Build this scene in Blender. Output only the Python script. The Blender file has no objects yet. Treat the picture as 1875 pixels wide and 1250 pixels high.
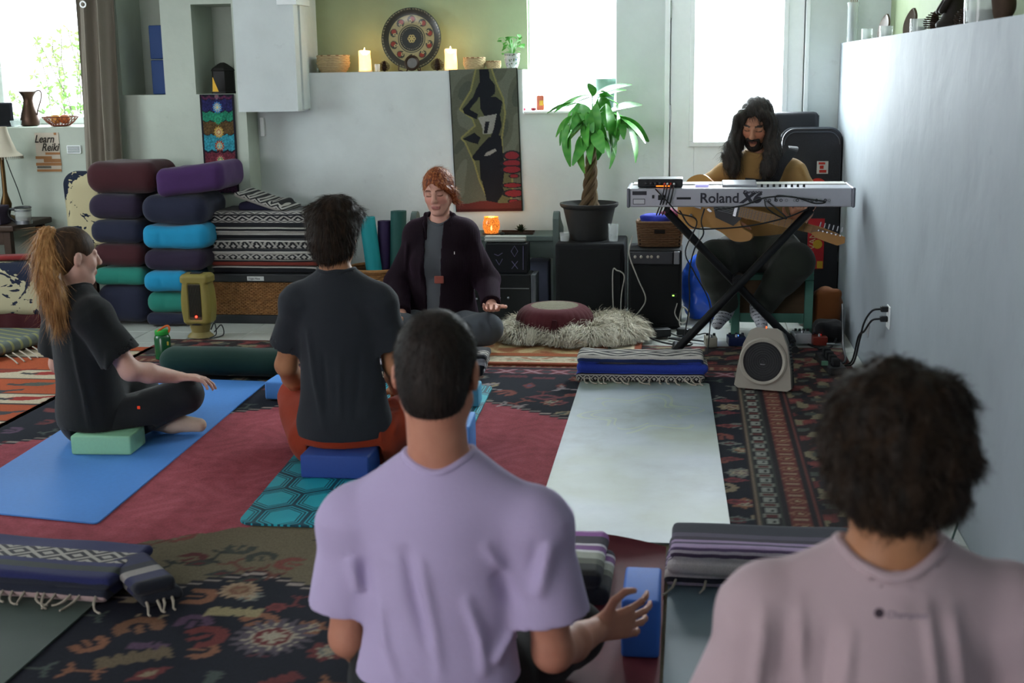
import bpy, bmesh, math, random
import numpy as np
from mathutils import Vector, Matrix
random.seed(7); np.random.seed(7)
SC = bpy.context.scene
COL = SC.collection
# ------------------------------------------------------------------ camera
F_PX, PITCH, YAW, ROLL, CAM_H = 2340.0, 12.0, 8.0, 0.9, 1.43
def _basis():
    p, y, r = np.radians([PITCH, YAW, ROLL])
    f = np.array([-np.sin(y)*np.cos(p), np.cos(y)*np.cos(p), -np.sin(p)])
    rt = np.array([np.cos(y), np.sin(y), 0.0]); up = np.cross(rt, f)
    return rt*np.cos(r)-up*np.sin(r), up*np.cos(r)+rt*np.sin(r), f
_R, _U, _F = _basis()
_C = np.array([0, 0, CAM_H])
def _ray(px, py): return _F+_R*(px-937.5)/F_PX-_U*(py-625)/F_PX
def az(px, py, z=0.0):           # where a sight line meets the level z
    d = _ray(px, py); return _C+d*((z-CAM_H)/d[2])
def ay(px, py, y):               # where it meets the upright plane Y = y
    d = _ray(px, py); return _C+d*(y/d[1])
def ax(px, py, x):
    d = _ray(px, py); return _C+d*(x/d[0])
cam_d = bpy.data.cameras.new('camera'); cam = bpy.data.objects.new('camera', cam_d); COL.objects.link(cam)
cam_d.sensor_width = 36; cam_d.lens = 36*F_PX/1875
cam_d.clip_start = 0.05; cam_d.clip_end = 200
mw = Matrix.Identity(4)
for i in range(3):
    mw[i][0], mw[i][1], mw[i][2], mw[i][3] = _R[i], _U[i], -_F[i], _C[i]
cam.matrix_world = mw
cam_d.dof.use_dof = True; cam_d.dof.focus_distance = 6.3; cam_d.dof.aperture_fstop = 4.5
SC.camera = cam
# ------------------------------------------------------------------ view, sky, daylight
vs = SC.view_settings
vs.view_transform = 'Standard'; vs.look = 'None'; vs.gamma = 1; vs.use_curve_mapping = False
vs.exposure = 0.66
W = bpy.data.worlds.new('sky'); SC.world = W; W.use_nodes = True
_bg = W.node_tree.nodes['Background']; _bg.inputs[0].default_value = (0.86, 0.95, 1.0, 1); _bg.inputs[1].default_value = 5.0
def area_light(name, loc, target, sx, sy, power, col, spread=math.pi):
    l = bpy.data.lights.new(name, 'AREA'); l.shape = 'RECTANGLE'; l.size = sx; l.size_y = sy
    l.energy = power; l.color = col; l.spread = spread
    o = bpy.data.objects.new(name, l); COL.objects.link(o); o.location = loc
    o.rotation_euler = (Vector(target)-Vector(loc)).to_track_quat('-Z', 'Y').to_euler()
    return o
DAY = (0.86, 0.95, 1.0)
area_light('daylight_window', (-0.72, 8.16, 1.645), (-0.72, 6.0, 1.645), 0.50, 0.92, 36, DAY)
area_light('daylight_door', (0.265, 7.86, 1.47), (0.265, 6.0, 1.47), 0.50, 0.92, 44, DAY)
area_light('daylight_left_window', (-4.1, 9.3, 1.9), (-3.4, 5.5, 0.6), 2.2, 1.8, 80, DAY)
area_light('daylight_side_window', (-5.06, 5.2, 1.55), (-1.0, 5.4, 0.9), 1.7, 1.0, 13, DAY)
area_light('rear_fill_light', (-3.4, -1.75, 1.55), (-0.9, 3.0, 0.8), 2.2, 1.0, 52, (1.0, 0.89, 0.94))  # unseen fill lamp, added to light the people's backs from behind the camera
# ------------------------------------------------------------------ naming
def top(o, label, cat, group=None):
    o['label'] = label; o['category'] = cat
    if group: o['group'] = group
    return o
def structure(o, label=None):
    o['kind'] = 'structure'
    if label: o['label'] = label
    return o
def empty(name, loc, label=None, cat=None, group=None, rz=0.0):
    o = bpy.data.objects.new(name, None); COL.objects.link(o)
    o.location = loc; o.rotation_euler = (0, 0, rz); o.empty_display_size = 0.05
    if label: top(o, label, cat, group)
    return o
def setparent(o, p):
    o.parent = p
    if p is not None: o.matrix_parent_inverse = _world(p).inverted()
def _world(o):
    m = o.matrix_basis
    return m if o.parent is None else _world(o.parent) @ o.matrix_parent_inverse @ m
def copy_tree(o, parent=None):
    c = o.copy(); COL.objects.link(c)
    if parent is not None: c.parent = parent
    for ch in list(o.children): copy_tree(ch, c)
    return c
# ------------------------------------------------------------------ materials from nodes
def lin(h):
    h = h.lstrip('#'); v = [int(h[i:i+2], 16)/255 for i in (0, 2, 4)]
    return tuple(x/12.92 if x <= 0.04045 else ((x+0.055)/1.055)**2.4 for x in v)
class S:                          # a socket with arithmetic
    def __init__(s, nt, k): s.nt, s.k = nt, k
    def _m(s, op, *a):
        n = s.nt.nodes.new('ShaderNodeMath'); n.operation = op
        for i, v in enumerate((s,)+a):
            if isinstance(v, S): s.nt.links.new(v.k, n.inputs[i])
            else: n.inputs[i].default_value = float(v)
        return S(s.nt, n.outputs[0])
    def __add__(s, o): return s._m('ADD', o)
    __radd__ = __add__
    def __sub__(s, o): return s._m('SUBTRACT', o)
    def __rsub__(s, o): return (s*-1)+o
    def __mul__(s, o): return s._m('MULTIPLY', o)
    __rmul__ = __mul__
    def __truediv__(s, o): return s._m('DIVIDE', o)
    def frac(s): return s._m('FRACT')
    def abs(s): return s._m('ABSOLUTE')
    def sin(s): return s._m('SINE')
    def floor(s): return s._m('FLOOR')
    def gt(s, o): return s._m('GREATER_THAN', o)
    def lt(s, o): return s._m('LESS_THAN', o)
    def mx(s, o): return s._m('MAXIMUM', o)
    def mn(s, o): return s._m('MINIMUM', o)
    def pw(s, o): return s._m('POWER', o)
    def sqrt(s): return s._m('SQRT')
    def atan2(s, o): return s._m('ARCTAN2', o)
    def band(s, a, b): return s.gt(a)*s.lt(b)
class NM:                         # one material under construction
    def __init__(s, name, rough=0.8, metal=0.0, spec=0.3):
        s.m = bpy.data.materials.new(name); s.m.use_nodes = True; s.nt = s.m.node_tree
        s.b = s.nt.nodes['Principled BSDF']
        s.b.inputs['Roughness'].default_value = rough; s.b.inputs['Metallic'].default_value = metal
        s.b.inputs['Specular IOR Level'].default_value = spec
        s._tc = None
    def tc(s, which='Object'):
        if s._tc is None: s._tc = s.nt.nodes.new('ShaderNodeTexCoord')
        return s._tc.outputs[which]
    def xyz(s, which='Object'):
        n = s.nt.nodes.new('ShaderNodeSeparateXYZ'); s.nt.links.new(s.tc(which), n.inputs[0])
        return [S(s.nt, n.outputs[i]) for i in range(3)]
    def noise(s, scale, detail=3, rough=0.55, which='Object', stretch=None, dist=0.0):
        n = s.nt.nodes.new('ShaderNodeTexNoise'); n.inputs['Scale'].default_value = scale
        n.inputs['Detail'].default_value = detail; n.inputs['Roughness'].default_value = rough; n.inputs['Distortion'].default_value = dist
        v = s.tc(which)
        if stretch:
            mp = s.nt.nodes.new('ShaderNodeMapping'); mp.inputs['Scale'].default_value = stretch
            s.nt.links.new(v, mp.inputs[0]); v = mp.outputs[0]
        s.nt.links.new(v, n.inputs['Vector']); return S(s.nt, n.outputs[0])
    def attr(s, name='Col'):
        n = s.nt.nodes.new('ShaderNodeAttribute'); n.attribute_name = name; return S(s.nt, n.outputs['Color'])
    def rgb(s, c):
        n = s.nt.nodes.new('ShaderNodeRGB'); n.outputs[0].default_value = (*(lin(c) if isinstance(c, str) else c), 1); return S(s.nt, n.outputs[0])
    def mix(s, f, a, b, mode='MIX'):
        n = s.nt.nodes.new('ShaderNodeMix'); n.data_type = 'RGBA'; n.blend_type = mode
        for key, v in ((0, f), (6, a), (7, b)):
            if isinstance(v, str): v = s.rgb(v)
            if isinstance(v, S): s.nt.links.new(v.k, n.inputs[key])
            elif isinstance(v, (tuple, list)): n.inputs[key].default_value = (*v, 1)
            else: n.inputs[key].default_value = float(v)
        return S(s.nt, n.outputs[2])
    def ramp(s, f, stops, const=False):
        n = s.nt.nodes.new('ShaderNodeValToRGB'); cr = n.color_ramp
        if const: cr.interpolation = 'CONSTANT'
        while len(cr.elements) < len(stops): cr.elements.new(0.5)
        for e, (p, c) in zip(cr.elements, stops):
            e.position = p; e.color = (*(lin(c) if isinstance(c, str) else c), 1)
        s.nt.links.new(f.k, n.inputs[0]); return S(s.nt, n.outputs[0])
    def col(s, c): s.nt.links.new(c.k, s.b.inputs['Base Color']); return s
    def rough(s, v): s.nt.links.new(v.k, s.b.inputs['Roughness']); return s
    def bump(s, h, strength=0.3, dist=0.01):
        n = s.nt.nodes.new('ShaderNodeBump'); n.inputs['Strength'].default_value = strength; n.inputs['Distance'].default_value = dist
        s.nt.links.new(h.k, n.inputs['Height']); s.nt.links.new(n.outputs[0], s.b.inputs['Normal']); return s
_mc = {}
def plain(name, c, rough=0.8, metal=0.0, var=0.12, scale=30.0, bump=0.0, bscale=None, spec=0.3, sheen=0.0, stretch=None):
    """a solid colour with a little natural variation and optional fine relief"""
    if name in _mc: return _mc[name]
    n = NM(name, rough, metal, spec); base = lin(c) if isinstance(c, str) else c
    nz = n.noise(scale, 4, stretch=stretch)
    lo = tuple(x*(1-var) for x in base); hi = tuple(min(1, x*(1+var)) for x in base)
    n.col(n.mix(nz, lo, hi))
    if bump: n.bump(n.noise(bscale or scale*6, 3, stretch=stretch), bump, 0.004)
    if sheen: n.b.inputs['Sheen Weight'].default_value = sheen
    _mc[name] = n.m; return n.m
def attr_mat(name, rough=0.9, bscale=250, bump=0.25, var=0.18, vscale=120, spec=0.2, sheen=0.0):
    if name in _mc: return _mc[name]
    n = NM(name, rough, 0, spec); a = n.attr(); nz = n.noise(vscale, 3)
    n.col(n.mix(1.0, a, n.ramp(nz, [(0.25, (1-var,)*3), (0.75, (1+var,)*3)]), 'MULTIPLY'))
    n.bump(n.noise(bscale, 2), bump, 0.004)
    if sheen: n.b.inputs['Sheen Weight'].default_value = sheen
    _mc[name] = n.m; return n.m
def glow(name, c, strength):
    n = NM(name); n.b.inputs['Emission Color'].default_value = (*lin(c), 1); n.b.inputs['Emission Strength'].default_value = strength
    n.b.inputs['Base Color'].default_value = (*lin(c), 1); return n.m
def glass(name, c='#ffffff', rough=0.02, alpha=0.12):
    n = NM(name, rough, 0, 0.5); n.b.inputs['Base Color'].default_value = (*lin(c), 1); n.b.inputs['Alpha'].default_value = alpha
    return n.m
# ------------------------------------------------------------------ mesh making
def link_mesh(name, v, f, mat, parent=None, smooth=False, colors=None):
    me = bpy.data.meshes.new(name)
    v = np.asarray(v, dtype=float)
    me.from_pydata(v.tolist() if len(v) < 5000 else v, [], f.tolist() if isinstance(f, np.ndarray) else f)
    if smooth: me.polygons.foreach_set('use_smooth', np.ones(len(me.polygons), dtype=bool))
    if colors is not None:
        a = me.color_attributes.new('Col', 'FLOAT_COLOR', 'POINT')
        c = np.ones((len(v), 4), dtype=np.float32); c[:, :3] = colors; a.data.foreach_set('color', c.ravel())
    me.materials.append(mat); me.update()
    o = bpy.data.objects.new(name, me); COL.objects.link(o)
    if parent is not None: setparent(o, parent)
    return o
class MB:
    """collects shapes (world coordinates) and links them as one mesh"""
    def __init__(s): s.v = []; s.f = []
    def add(s, v, f):
        n = len(s.v); s.v += [tuple(map(float, p)) for p in v]; s.f += [tuple(i+n for i in q) for q in f]; return s
    def box(s, c, d, rz=0.0, bev=0.0, rot=None, seg=2):
        bm = bmesh.new(); bmesh.ops.create_cube(bm, size=1.0)
        for q in bm.verts: q.co = Vector((q.co.x*d[0], q.co.y*d[1], q.co.z*d[2]))
        if bev: bmesh.ops.bevel(bm, geom=bm.edges[:], offset=bev, segments=seg, affect='EDGES', profile=0.5)
        Mx = (rot if rot is not None else Matrix.Rotation(rz, 3, 'Z')); c = Vector(c)
        s._bm(bm, lambda p: Mx @ p + c); return s
    def _bm(s, bm, fn):
        bm.verts.index_update()
        s.add([fn(q.co) for q in bm.verts], [[q.index for q in f.verts] for f in bm.faces]); bm.free()
    def lohi(s, lo, hi, bev=0.0, seg=2):
        lo = np.minimum(lo, hi) if False else np.array(lo, float); hi = np.array(hi, float)
        return s.box((lo+hi)/2, np.abs(hi-lo), bev=bev, seg=seg)
    def tube(s, path, r, n=8, cap=True, closed=False):
        P = [Vector(map(float, p)) for p in path]; m = len(P)
        rr = [r]*m if not hasattr(r, '__len__') else list(r)
        V = []; prev = None
        for i in range(m):
            if closed: t = P[(i+1) % m]-P[i-1]
            else: t = P[min(i+1, m-1)]-P[max(i-1, 0)]
            t = t.normalized() if t.length > 1e-9 else Vector((0, 0, 1))
            if prev is None:
                a = Vector((0, 0, 1)) if abs(t.z) < 0.9 else Vector((1, 0, 0)); u = t.cross(a).normalized()
            else:
                u = (prev-t*prev.dot(t)); u = u.normalized() if u.length > 1e-6 else t.orthogonal().normalized()
            prev = u; w = t.cross(u)
            for k in range(n):
                a = 2*math.pi*k/n; V.append(P[i]+(u*math.cos(a)+w*math.sin(a))*rr[i])
        Fc = []
        for i in range(m if closed else m-1):
            j = (i+1) % m
            for k in range(n):
                Fc.append((i*n+k, i*n+(k+1) % n, j*n+(k+1) % n, j*n+k))
        if cap and not closed: Fc += [tuple(range(n-1, -1, -1)), tuple((m-1)*n+k for k in range(n))]
        return s.add(V, Fc)
    def lathe(s, prof, c, n=24, rot=None, sx=1, sy=1, cap=True):
        V = []; Fc = []; c = Vector(map(float, c)); m = len(prof)
        for r, z in prof:
            for k in range(n):
                a = 2*math.pi*k/n; p = Vector((r*math.cos(a)*sx, r*math.sin(a)*sy, z)); V.append((rot @ p if rot is not None else p)+c)
        for i in range(m-1):
            for k in range(n): Fc.append((i*n+k, i*n+(k+1) % n, (i+1)*n+(k+1) % n, (i+1)*n+k))
        if cap: Fc += [tuple(range(n-1, -1, -1)), tuple((m-1)*n+k for k in range(n))]
        return s.add(V, Fc)
    def prism(s, pts, axis, a, b):
        """polygon pts in the two other axes pulled from a to b along axis"""
        def mk(p, t): q = [p[0], p[1]]; q.insert(axis, t); return q
        n = len(pts)
        return s.add([mk(p, a) for p in pts]+[mk(p, b) for p in pts],
                     [tuple(range(n-1, -1, -1)), tuple(range(n, 2*n))]+[(i, (i+1) % n, n+(i+1) % n, n+i) for i in range(n)])
    def build(s, name, mat, parent=None, smooth=False, colors=None, fix=True):
        o = link_mesh(name, s.v, s.f, mat, parent, smooth, colors)
        if fix:
            bm = bmesh.new(); bm.from_mesh(o.data); bmesh.ops.recalc_face_normals(bm, faces=bm.faces[:]); bm.to_mesh(o.data); bm.free()
        if smooth: shade_auto(o)
        return o
def shade_auto(o, ang=40):
    me = o.data
    bm = bmesh.new(); bm.from_mesh(me)
    for e in bm.edges:
        if len(e.link_faces) == 2: e.smooth = e.calc_face_angle(0) < math.radians(ang)
    bm.to_mesh(me); bm.free()
def Rz(a): return Matrix.Rotation(a, 3, 'Z')
def curve_pts(pts, n=40):
    """Catmull-Rom through the points"""
    P = [np.array(p, float) for p in pts]; P = [2*P[0]-P[1]]+P+[2*P[-1]-P[-2]]
    out = []; segs = len(P)-3; per = max(2, n//segs)
    for i in range(segs):
        a, b, c, d = P[i:i+4]
        for k in range(per):
            t = k/per
            out.append(0.5*((2*b)+(c-a)*t+(2*a-5*b+4*c-d)*t*t+(-a+3*b-3*c+d)*t**3))
    out.append(P[-2]); return out
def text_mesh(name, body, loc, size, mat, parent, rot=(math.pi/2, 0, 0), shear=0.0, depth=0.0006, align='LEFT', bold=0.0, sx=1.0):
    cu = bpy.data.curves.new(name, 'FONT'); cu.body = body; cu.size = size; cu.shear = shear; cu.extrude = depth; cu.offset = bold
    cu.align_x = align; cu.resolution_u = 3
    t = bpy.data.objects.new(name+'_tmp', cu); COL.objects.link(t)
    bpy.context.view_layer.update()
    me = bpy.data.meshes.new_from_object(t.evaluated_get(bpy.context.evaluated_depsgraph_get()))
    bpy.data.objects.remove(t); me.name = name; me.materials.clear(); me.materials.append(mat)
    o = bpy.data.objects.new(name, me); COL.objects.link(o)
    o.location = loc; o.rotation_euler = rot; o.scale = (sx, 1, 1)
    if parent is not None: setparent(o, parent)
    return o
# ------------------------------------------------------------------ smooth solids (distance field, surface nets)
class SDF:
    def __init__(s, lo, hi, h):
        s.lo = np.array(lo, float); s.h = h; s.n = np.ceil((np.array(hi)-s.lo)/h).astype(int)+1
        s.D = np.full(s.n, 1.0, np.float32)
        s.ax = [(s.lo[i]+h*np.arange(s.n[i])).astype(np.float32) for i in range(3)]
    def _sl(s, lo, hi):
        a = np.clip(np.floor((np.array(lo)-s.lo)/s.h).astype(int), 0, s.n); b = np.clip(np.ceil((np.array(hi)-s.lo)/s.h).astype(int)+1, 0, s.n)
        return tuple(slice(x, y) for x, y in zip(a, b))
    def op(s, fn, lo, hi, k=0.01, mode='add'):
        sl = s._sl(np.array(lo)-k-2*s.h, np.array(hi)+k+2*s.h)
        D = s.D[sl]
        if D.size == 0: return s
        X, Y, Z = s.ax[0][sl[0]][:, None, None], s.ax[1][sl[1]][None, :, None], s.ax[2][sl[2]][None, None, :]
        d = fn(X, Y, Z)
        if mode == 'add':
            if k > 0:
                hh = np.maximum(k-np.abs(D-d), 0)/k; s.D[sl] = np.minimum(D, d)-hh*hh*k*0.25
            else: s.D[sl] = np.minimum(D, d)
        elif mode == 'sub':
            d = -d
            if k > 0:
                hh = np.maximum(k-np.abs(D-d), 0)/k; s.D[sl] = np.maximum(D, d)+hh*hh*k*0.25
            else: s.D[sl] = np.maximum(D, d)
        return s
    def cap(s, a, b, ra, rb=None, k=0.01, mode='add', flat=None):
        """tapered rod; flat = (axis, factor) makes the section an ellipse thinner along axis"""
        a = np.array(a, float); b = np.array(b, float); rb = ra if rb is None else rb; r = max(ra, rb); ab = b-a; L2 = max(ab@ab, 1e-12)
        def fn(X, Y, Z):
            px, py, pz = X-a[0], Y-a[1], Z-a[2]
            t = np.clip((px*ab[0]+py*ab[1]+pz*ab[2])/L2, 0, 1)
            qx, qy, qz = px-t*ab[0], py-t*ab[1], pz-t*ab[2]
            rr = ra+(rb-ra)*t
            if flat is None: return np.sqrt(qx*qx+qy*qy+qz*qz)-rr
            w, fa = flat; e = qx*w[0]+qy*w[1]+qz*w[2]
            L = np.sqrt(np.maximum(qx*qx+qy*qy+qz*qz-e*e, 0)+(e/fa)**2); return (L-rr)*min(1, (1+fa)/2)
        return s.op(fn, np.minimum(a, b)-r, np.maximum(a, b)+r, k, mode)
    def ell(s, c, r, R=None, k=0.01, mode='add'):
        c = np.array(c, float); r = np.array(r, float); R = np.eye(3) if R is None else R; m = max(r)
        def fn(X, Y, Z):
            px, py, pz = X-c[0], Y-c[1], Z-c[2]
            u = px*R[0, 0]+py*R[1, 0]+pz*R[2, 0]; v = px*R[0, 1]+py*R[1, 1]+pz*R[2, 1]; w = px*R[0, 2]+py*R[1, 2]+pz*R[2, 2]
            k0 = np.sqrt((u/r[0])**2+(v/r[1])**2+(w/r[2])**2); k1 = np.sqrt((u/r[0]**2)**2+(v/r[1]**2)**2+(w/r[2]**2)**2)+1e-6
            return k0*(k0-1)/k1
        return s.op(fn, c-m, c+m, k, mode)
    def box(s, c, hs, R=None, rnd=0.01, k=0.0, mode='add'):
        c = np.array(c, float); hs = np.array(hs, float)-rnd; R = np.eye(3) if R is None else R; m = np.linalg.norm(hs)+rnd
        def fn(X, Y, Z):
            px, py, pz = X-c[0], Y-c[1], Z-c[2]
            u = np.abs(px*R[0, 0]+py*R[1, 0]+pz*R[2, 0])-hs[0]; v = np.abs(px*R[0, 1]+py*R[1, 1]+pz*R[2, 1])-hs[1]; w = np.abs(px*R[0, 2]+py*R[1, 2]+pz*R[2, 2])-hs[2]
            return np.sqrt(np.maximum(u, 0)**2+np.maximum(v, 0)**2+np.maximum(w, 0)**2)+np.minimum(np.maximum(u, np.maximum(v, w)), 0)-rnd
        return s.op(fn, c-m, c+m, k, mode)
    def cone(s, a, b, ra, rb, k=0.006, mode='add', flat=None):
        """tapered rod with flat ends"""
        a = np.array(a, float); b = np.array(b, float); ab = b-a; L = np.linalg.norm(ab); ab /= L; r = max(ra, rb)
        def fn(X, Y, Z):
            px, py, pz = X-a[0], Y-a[1], Z-a[2]
            t = px*ab[0]+py*ab[1]+pz*ab[2]
            qx, qy, qz = px-t*ab[0], py-t*ab[1], pz-t*ab[2]
            q2 = qx*qx+qy*qy+qz*qz
            if flat is not None:
                w, fa = flat; e = qx*w[0]+qy*w[1]+qz*w[2]; q2 = np.maximum(q2-e*e, 0)+(e/fa)**2
            rr = ra+(rb-ra)*np.clip(t/L, 0, 1)
            return np.maximum(np.sqrt(q2)-rr, np.abs(t-L/2)-L/2)
        return s.op(fn, np.minimum(a, a+ab*L)-r, np.maximum(a, a+ab*L)+r, k, mode)
    def plane(s, p, n, k=0.004):
        """keep the side the normal points away from"""
        p = np.array(p, float); n = np.array(n, float)/np.linalg.norm(n)
        X, Y, Z = s.ax[0][:, None, None], s.ax[1][None, :, None], s.ax[2][None, None, :]
        s.D = np.maximum(s.D, (X-p[0])*n[0]+(Y-p[1])*n[1]+(Z-p[2])*n[2]).astype(np.float32); return s
    def warp(s, fn, amp):
        m = np.abs(s.D) < 3*s.h+amp
        I = np.nonzero(m); P = [s.ax[i][I[i]] for i in range(3)]
        s.D[I] += fn(*P); return s
    def mesh(s):
        D, h = s.D, s.h
        for i in range(3):        # close at the border
            idx = [slice(None)]*3
            for e in (0, -1): idx[i] = e; D[tuple(idx)] = np.maximum(D[tuple(idx)], h*0.5)
        sg = D < 0
        cnt = np.zeros(np.array(D.shape)-1, np.int8)
        for i in (0, 1):
            for j in (0, 1):
                for l in (0, 1): cnt += sg[i:D.shape[0]-1+i, j:D.shape[1]-1+j, l:D.shape[2]-1+l]
        cells = np.argwhere((cnt > 0) & (cnt < 8)); ids = np.full(cnt.shape, -1, np.int32); ids[tuple(cells.T)] = np.arange(len(cells))
        acc = np.zeros((len(cells), 3)); num = np.zeros(len(cells))
        cor = [(i, j, l) for i in (0, 1) for j in (0, 1) for l in (0, 1)]
        vals = {c: D[cells[:, 0]+c[0], cells[:, 1]+c[1], cells[:, 2]+c[2]] for c in cor}
        for c in cor:
            for a in range(3):
                if c[a] == 0:
                    e = list(c); e[a] = 1; v0, v1 = vals[c], vals[tuple(e)]; m = (v0 < 0) != (v1 < 0)
                    t = v0[m]/(v0[m]-v1[m]); q = np.tile(np.array(c, float), (m.sum(), 1)); q[:, a] += t
                    acc[m] += q; num[m] += 1
        V = s.lo+h*(cells+acc/num[:, None])
        Q = []
        for a in range(3):
            b, c = (a+1) % 3, (a+2) % 3
            A = np.moveaxis(sg, (a, b, c), (0, 1, 2)); e = np.argwhere(A[:-1, 1:-1, 1:-1] != A[1:, 1:-1, 1:-1])
            fl = A[:-1, 1:-1, 1:-1][tuple(e.T)]
            I = np.moveaxis(ids, (a, b, c), (0, 1, 2)); i, j, l = e[:, 0], e[:, 1]+1, e[:, 2]+1
            q = np.stack([I[i, j-1, l-1], I[i, j, l-1], I[i, j, l], I[i, j-1, l]], 1)
            q[~fl] = q[~fl][:, ::-1]; Q.append(q)
        return V, np.concatenate(Q)
    def build(s, name, mat, parent=None, colorfn=None):
        V, Q = s.mesh()
        return link_mesh(name, V, Q, mat, parent, True, None if colorfn is None else colorfn(V))
def wob(P, f, ph=0.0):
    x, y, z = P
    return (np.sin(f*x+1.3*np.sin(f*0.7*y+ph)+ph)+np.sin(f*1.1*y+1.7*np.sin(f*0.8*z+2*ph)+1.1)+np.sin(f*0.9*z+1.5*np.sin(f*0.6*x+ph)+2.3))/3
def pattern_grid(name, x0, x1, y0, y1, z, cell, fn, mat, parent=None, zfn=None, thick=0.006):
    """a flat textile: fine grid, colour of each knot from fn(x, y), with a real edge thickness"""
    nx, ny = int(round((x1-x0)/cell))+1, int(round((y1-y0)/cell))+1
    xs, ys = np.linspace(x0, x1, nx), np.linspace(y0, y1, ny); X, Y = np.meshgrid(xs, ys, indexing='ij')
    C = fn(X, Y); Z = np.full_like(X, z) if zfn is None else zfn(X, Y)+z
    V = np.stack([X, Y, Z], -1).reshape(-1, 3); i = np.arange(nx*ny).reshape(nx, ny)
    Q = np.stack([i[:-1, :-1], i[1:, :-1], i[1:, 1:], i[:-1, 1:]], -1).reshape(-1, 4)
    ring = np.concatenate([i[:-1, 0], i[-1, :-1], i[:0:-1, -1], i[0, :0:-1]]); n0 = len(V)
    B = V[ring].copy(); B[:, 2] -= thick
    r2 = n0+np.arange(len(ring)); nx_ = np.roll(np.arange(len(ring)), -1)
    Q2 = np.stack([ring, r2, r2[nx_], ring[nx_]], -1)
    V = np.concatenate([V, B]); Cc = np.concatenate([C.reshape(-1, 3), C.reshape(-1, 3)[ring]])
    return link_mesh(name, V, np.concatenate([Q, Q2]), mat, parent, True, Cc)
# ================================================================== people: shared anatomy
def vec(*a): return np.array(a, float)
def unit(v): v = np.array(v, float); return v/np.linalg.norm(v)
def frame(fwd_deg, pitch=0.0, roll=0.0):
    """columns: right, forward, up; fwd_deg is measured from +X towards +Y"""
    m = Matrix.Rotation(math.radians(fwd_deg-90), 3, 'Z') @ Matrix.Rotation(math.radians(pitch), 3, 'X') @ Matrix.Rotation(math.radians(roll), 3, 'Y')
    return np.array(m)
def head_sdf(g, c, R, s=1.0, face=True):
    L = lambda *p: vec(*c)+R@(vec(*p)*s)
    E = lambda p, r, k=.012, mode='add': g.ell(L(*p), vec(*r)*s, R, k*s, mode)
    K = lambda a, b, ra, rb=None, k=.01, mode='add': g.cap(L(*a), L(*b), ra*s, (rb or ra)*s, k*s, mode)
    E((0, -.014, .035), (.0745, .095, .085), .02); E((0, .028, -.028), (.061, .068, .085), .03)
    for x in (-1, 1):
        K((x*.052, .0, -.052), (x*.016, .066, -.098), .019, .014, .03); E((x*.037, .058, -.026), (.024, .024, .026), .02)
    E((0, .07, -.1), (.022, .017, .016), .02)
    if face:
        for x in (-1, 1):
            K((x*.012, .090, .020), (x*.044, .076, .019), .009, .008, .012)
            E((x*.031, .1, .003), (.017, .014, .010), .012, 'sub'); E((x*.031, .0775, .003), (.0145, .0125, .0115), .005)
            E((x*.0105, .105, -.032), (.0085, .010, .007), .006)
        K((0, .094, .014), (0, .115, -.026), .0075, .0115, .012)
        K((-.019, .090, -.060), (.019, .090, -.060), .0065, .0065, .006); K((-.016, .090, -.071), (.016, .090, -.071), .0068, .0068, .006)
        K((-.021, .101, -.0655), (.021, .101, -.0655), .0022, .0022, .004, 'sub')
    for x in (-1, 1):
        Rt = R @ np.array(Matrix.Rotation(x*.25, 3, 'Z') @ Matrix.Rotation(-.15, 3, 'X'))
        g.ell(L(x*.079, -.010, -.004), vec(.0095, .018, .032)*s, Rt, .006*s); g.ell(L(x*.089, -.004, 0), vec(.007, .010, .019)*s, Rt, .004*s, 'sub')
def hand_sdf(g, w, f, n, side, s=1.0, curl=(.5, .6, .4), spread=.10, thumb=(.7, .3), k=.007):
    """w wrist, f towards the fingers, n the way the palm faces, side the thumb's side"""
    f = unit(f); n = unit(np.array(n)-f*np.dot(n, f)); t = np.cross(f, n); t = t*np.sign(np.dot(t, side)); w = np.array(w, float)
    base = [(.030, .086), (.010, .092), (-.010, .088), (-.029, .080)]; ln = [(.042, .026, .020), (.047, .030, .021), (.043, .027, .021), (.033, .021, .018)]
    for i, (o, d) in enumerate(base):
        a = w+(t*o*.55)*s; b = w+(f*d+t*o)*s; g.cap(a, b, .0145*s, .0105*s, .012)
        dirv = unit(f+t*spread*(1.3-i)*.7); p = b; ang = 0
        for j in range(3):
            ang += curl[j]*(1+.12*i); q = p+(dirv*math.cos(ang)+n*math.sin(ang))*ln[i][j]*s
            g.cap(p, q, (.0092-.0010*j)*s, (.0086-.0010*j)*s, .004); p = q
    p = w+(f*.022+t*.022)*s; q = p+unit(f*.6+t*thumb[0]+n*thumb[1])*.046*s; g.cap(w+(f*.012+t*.01)*s, p, .016*s, .015*s, .012); g.cap(p, q, .0145*s, .0105*s, .01)
    r = q+unit(f*.9+t*thumb[0]*.5+n*thumb[1]*.8)*.034*s; g.cap(q, r, .0102*s, .0092*s, .005); r2 = r+unit(f+n*thumb[1]*.8)*.024*s; g.cap(r, r2, .0092*s, .0075*s, .004)
def torso_frame(P):
    up = unit(P['neck']-P['pelvis']); r = unit(P['shR']-P['shL']); r = unit(r-up*np.dot(r, up)); fw = np.cross(up, r); return np.stack([r, fw, up], 1)
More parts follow.
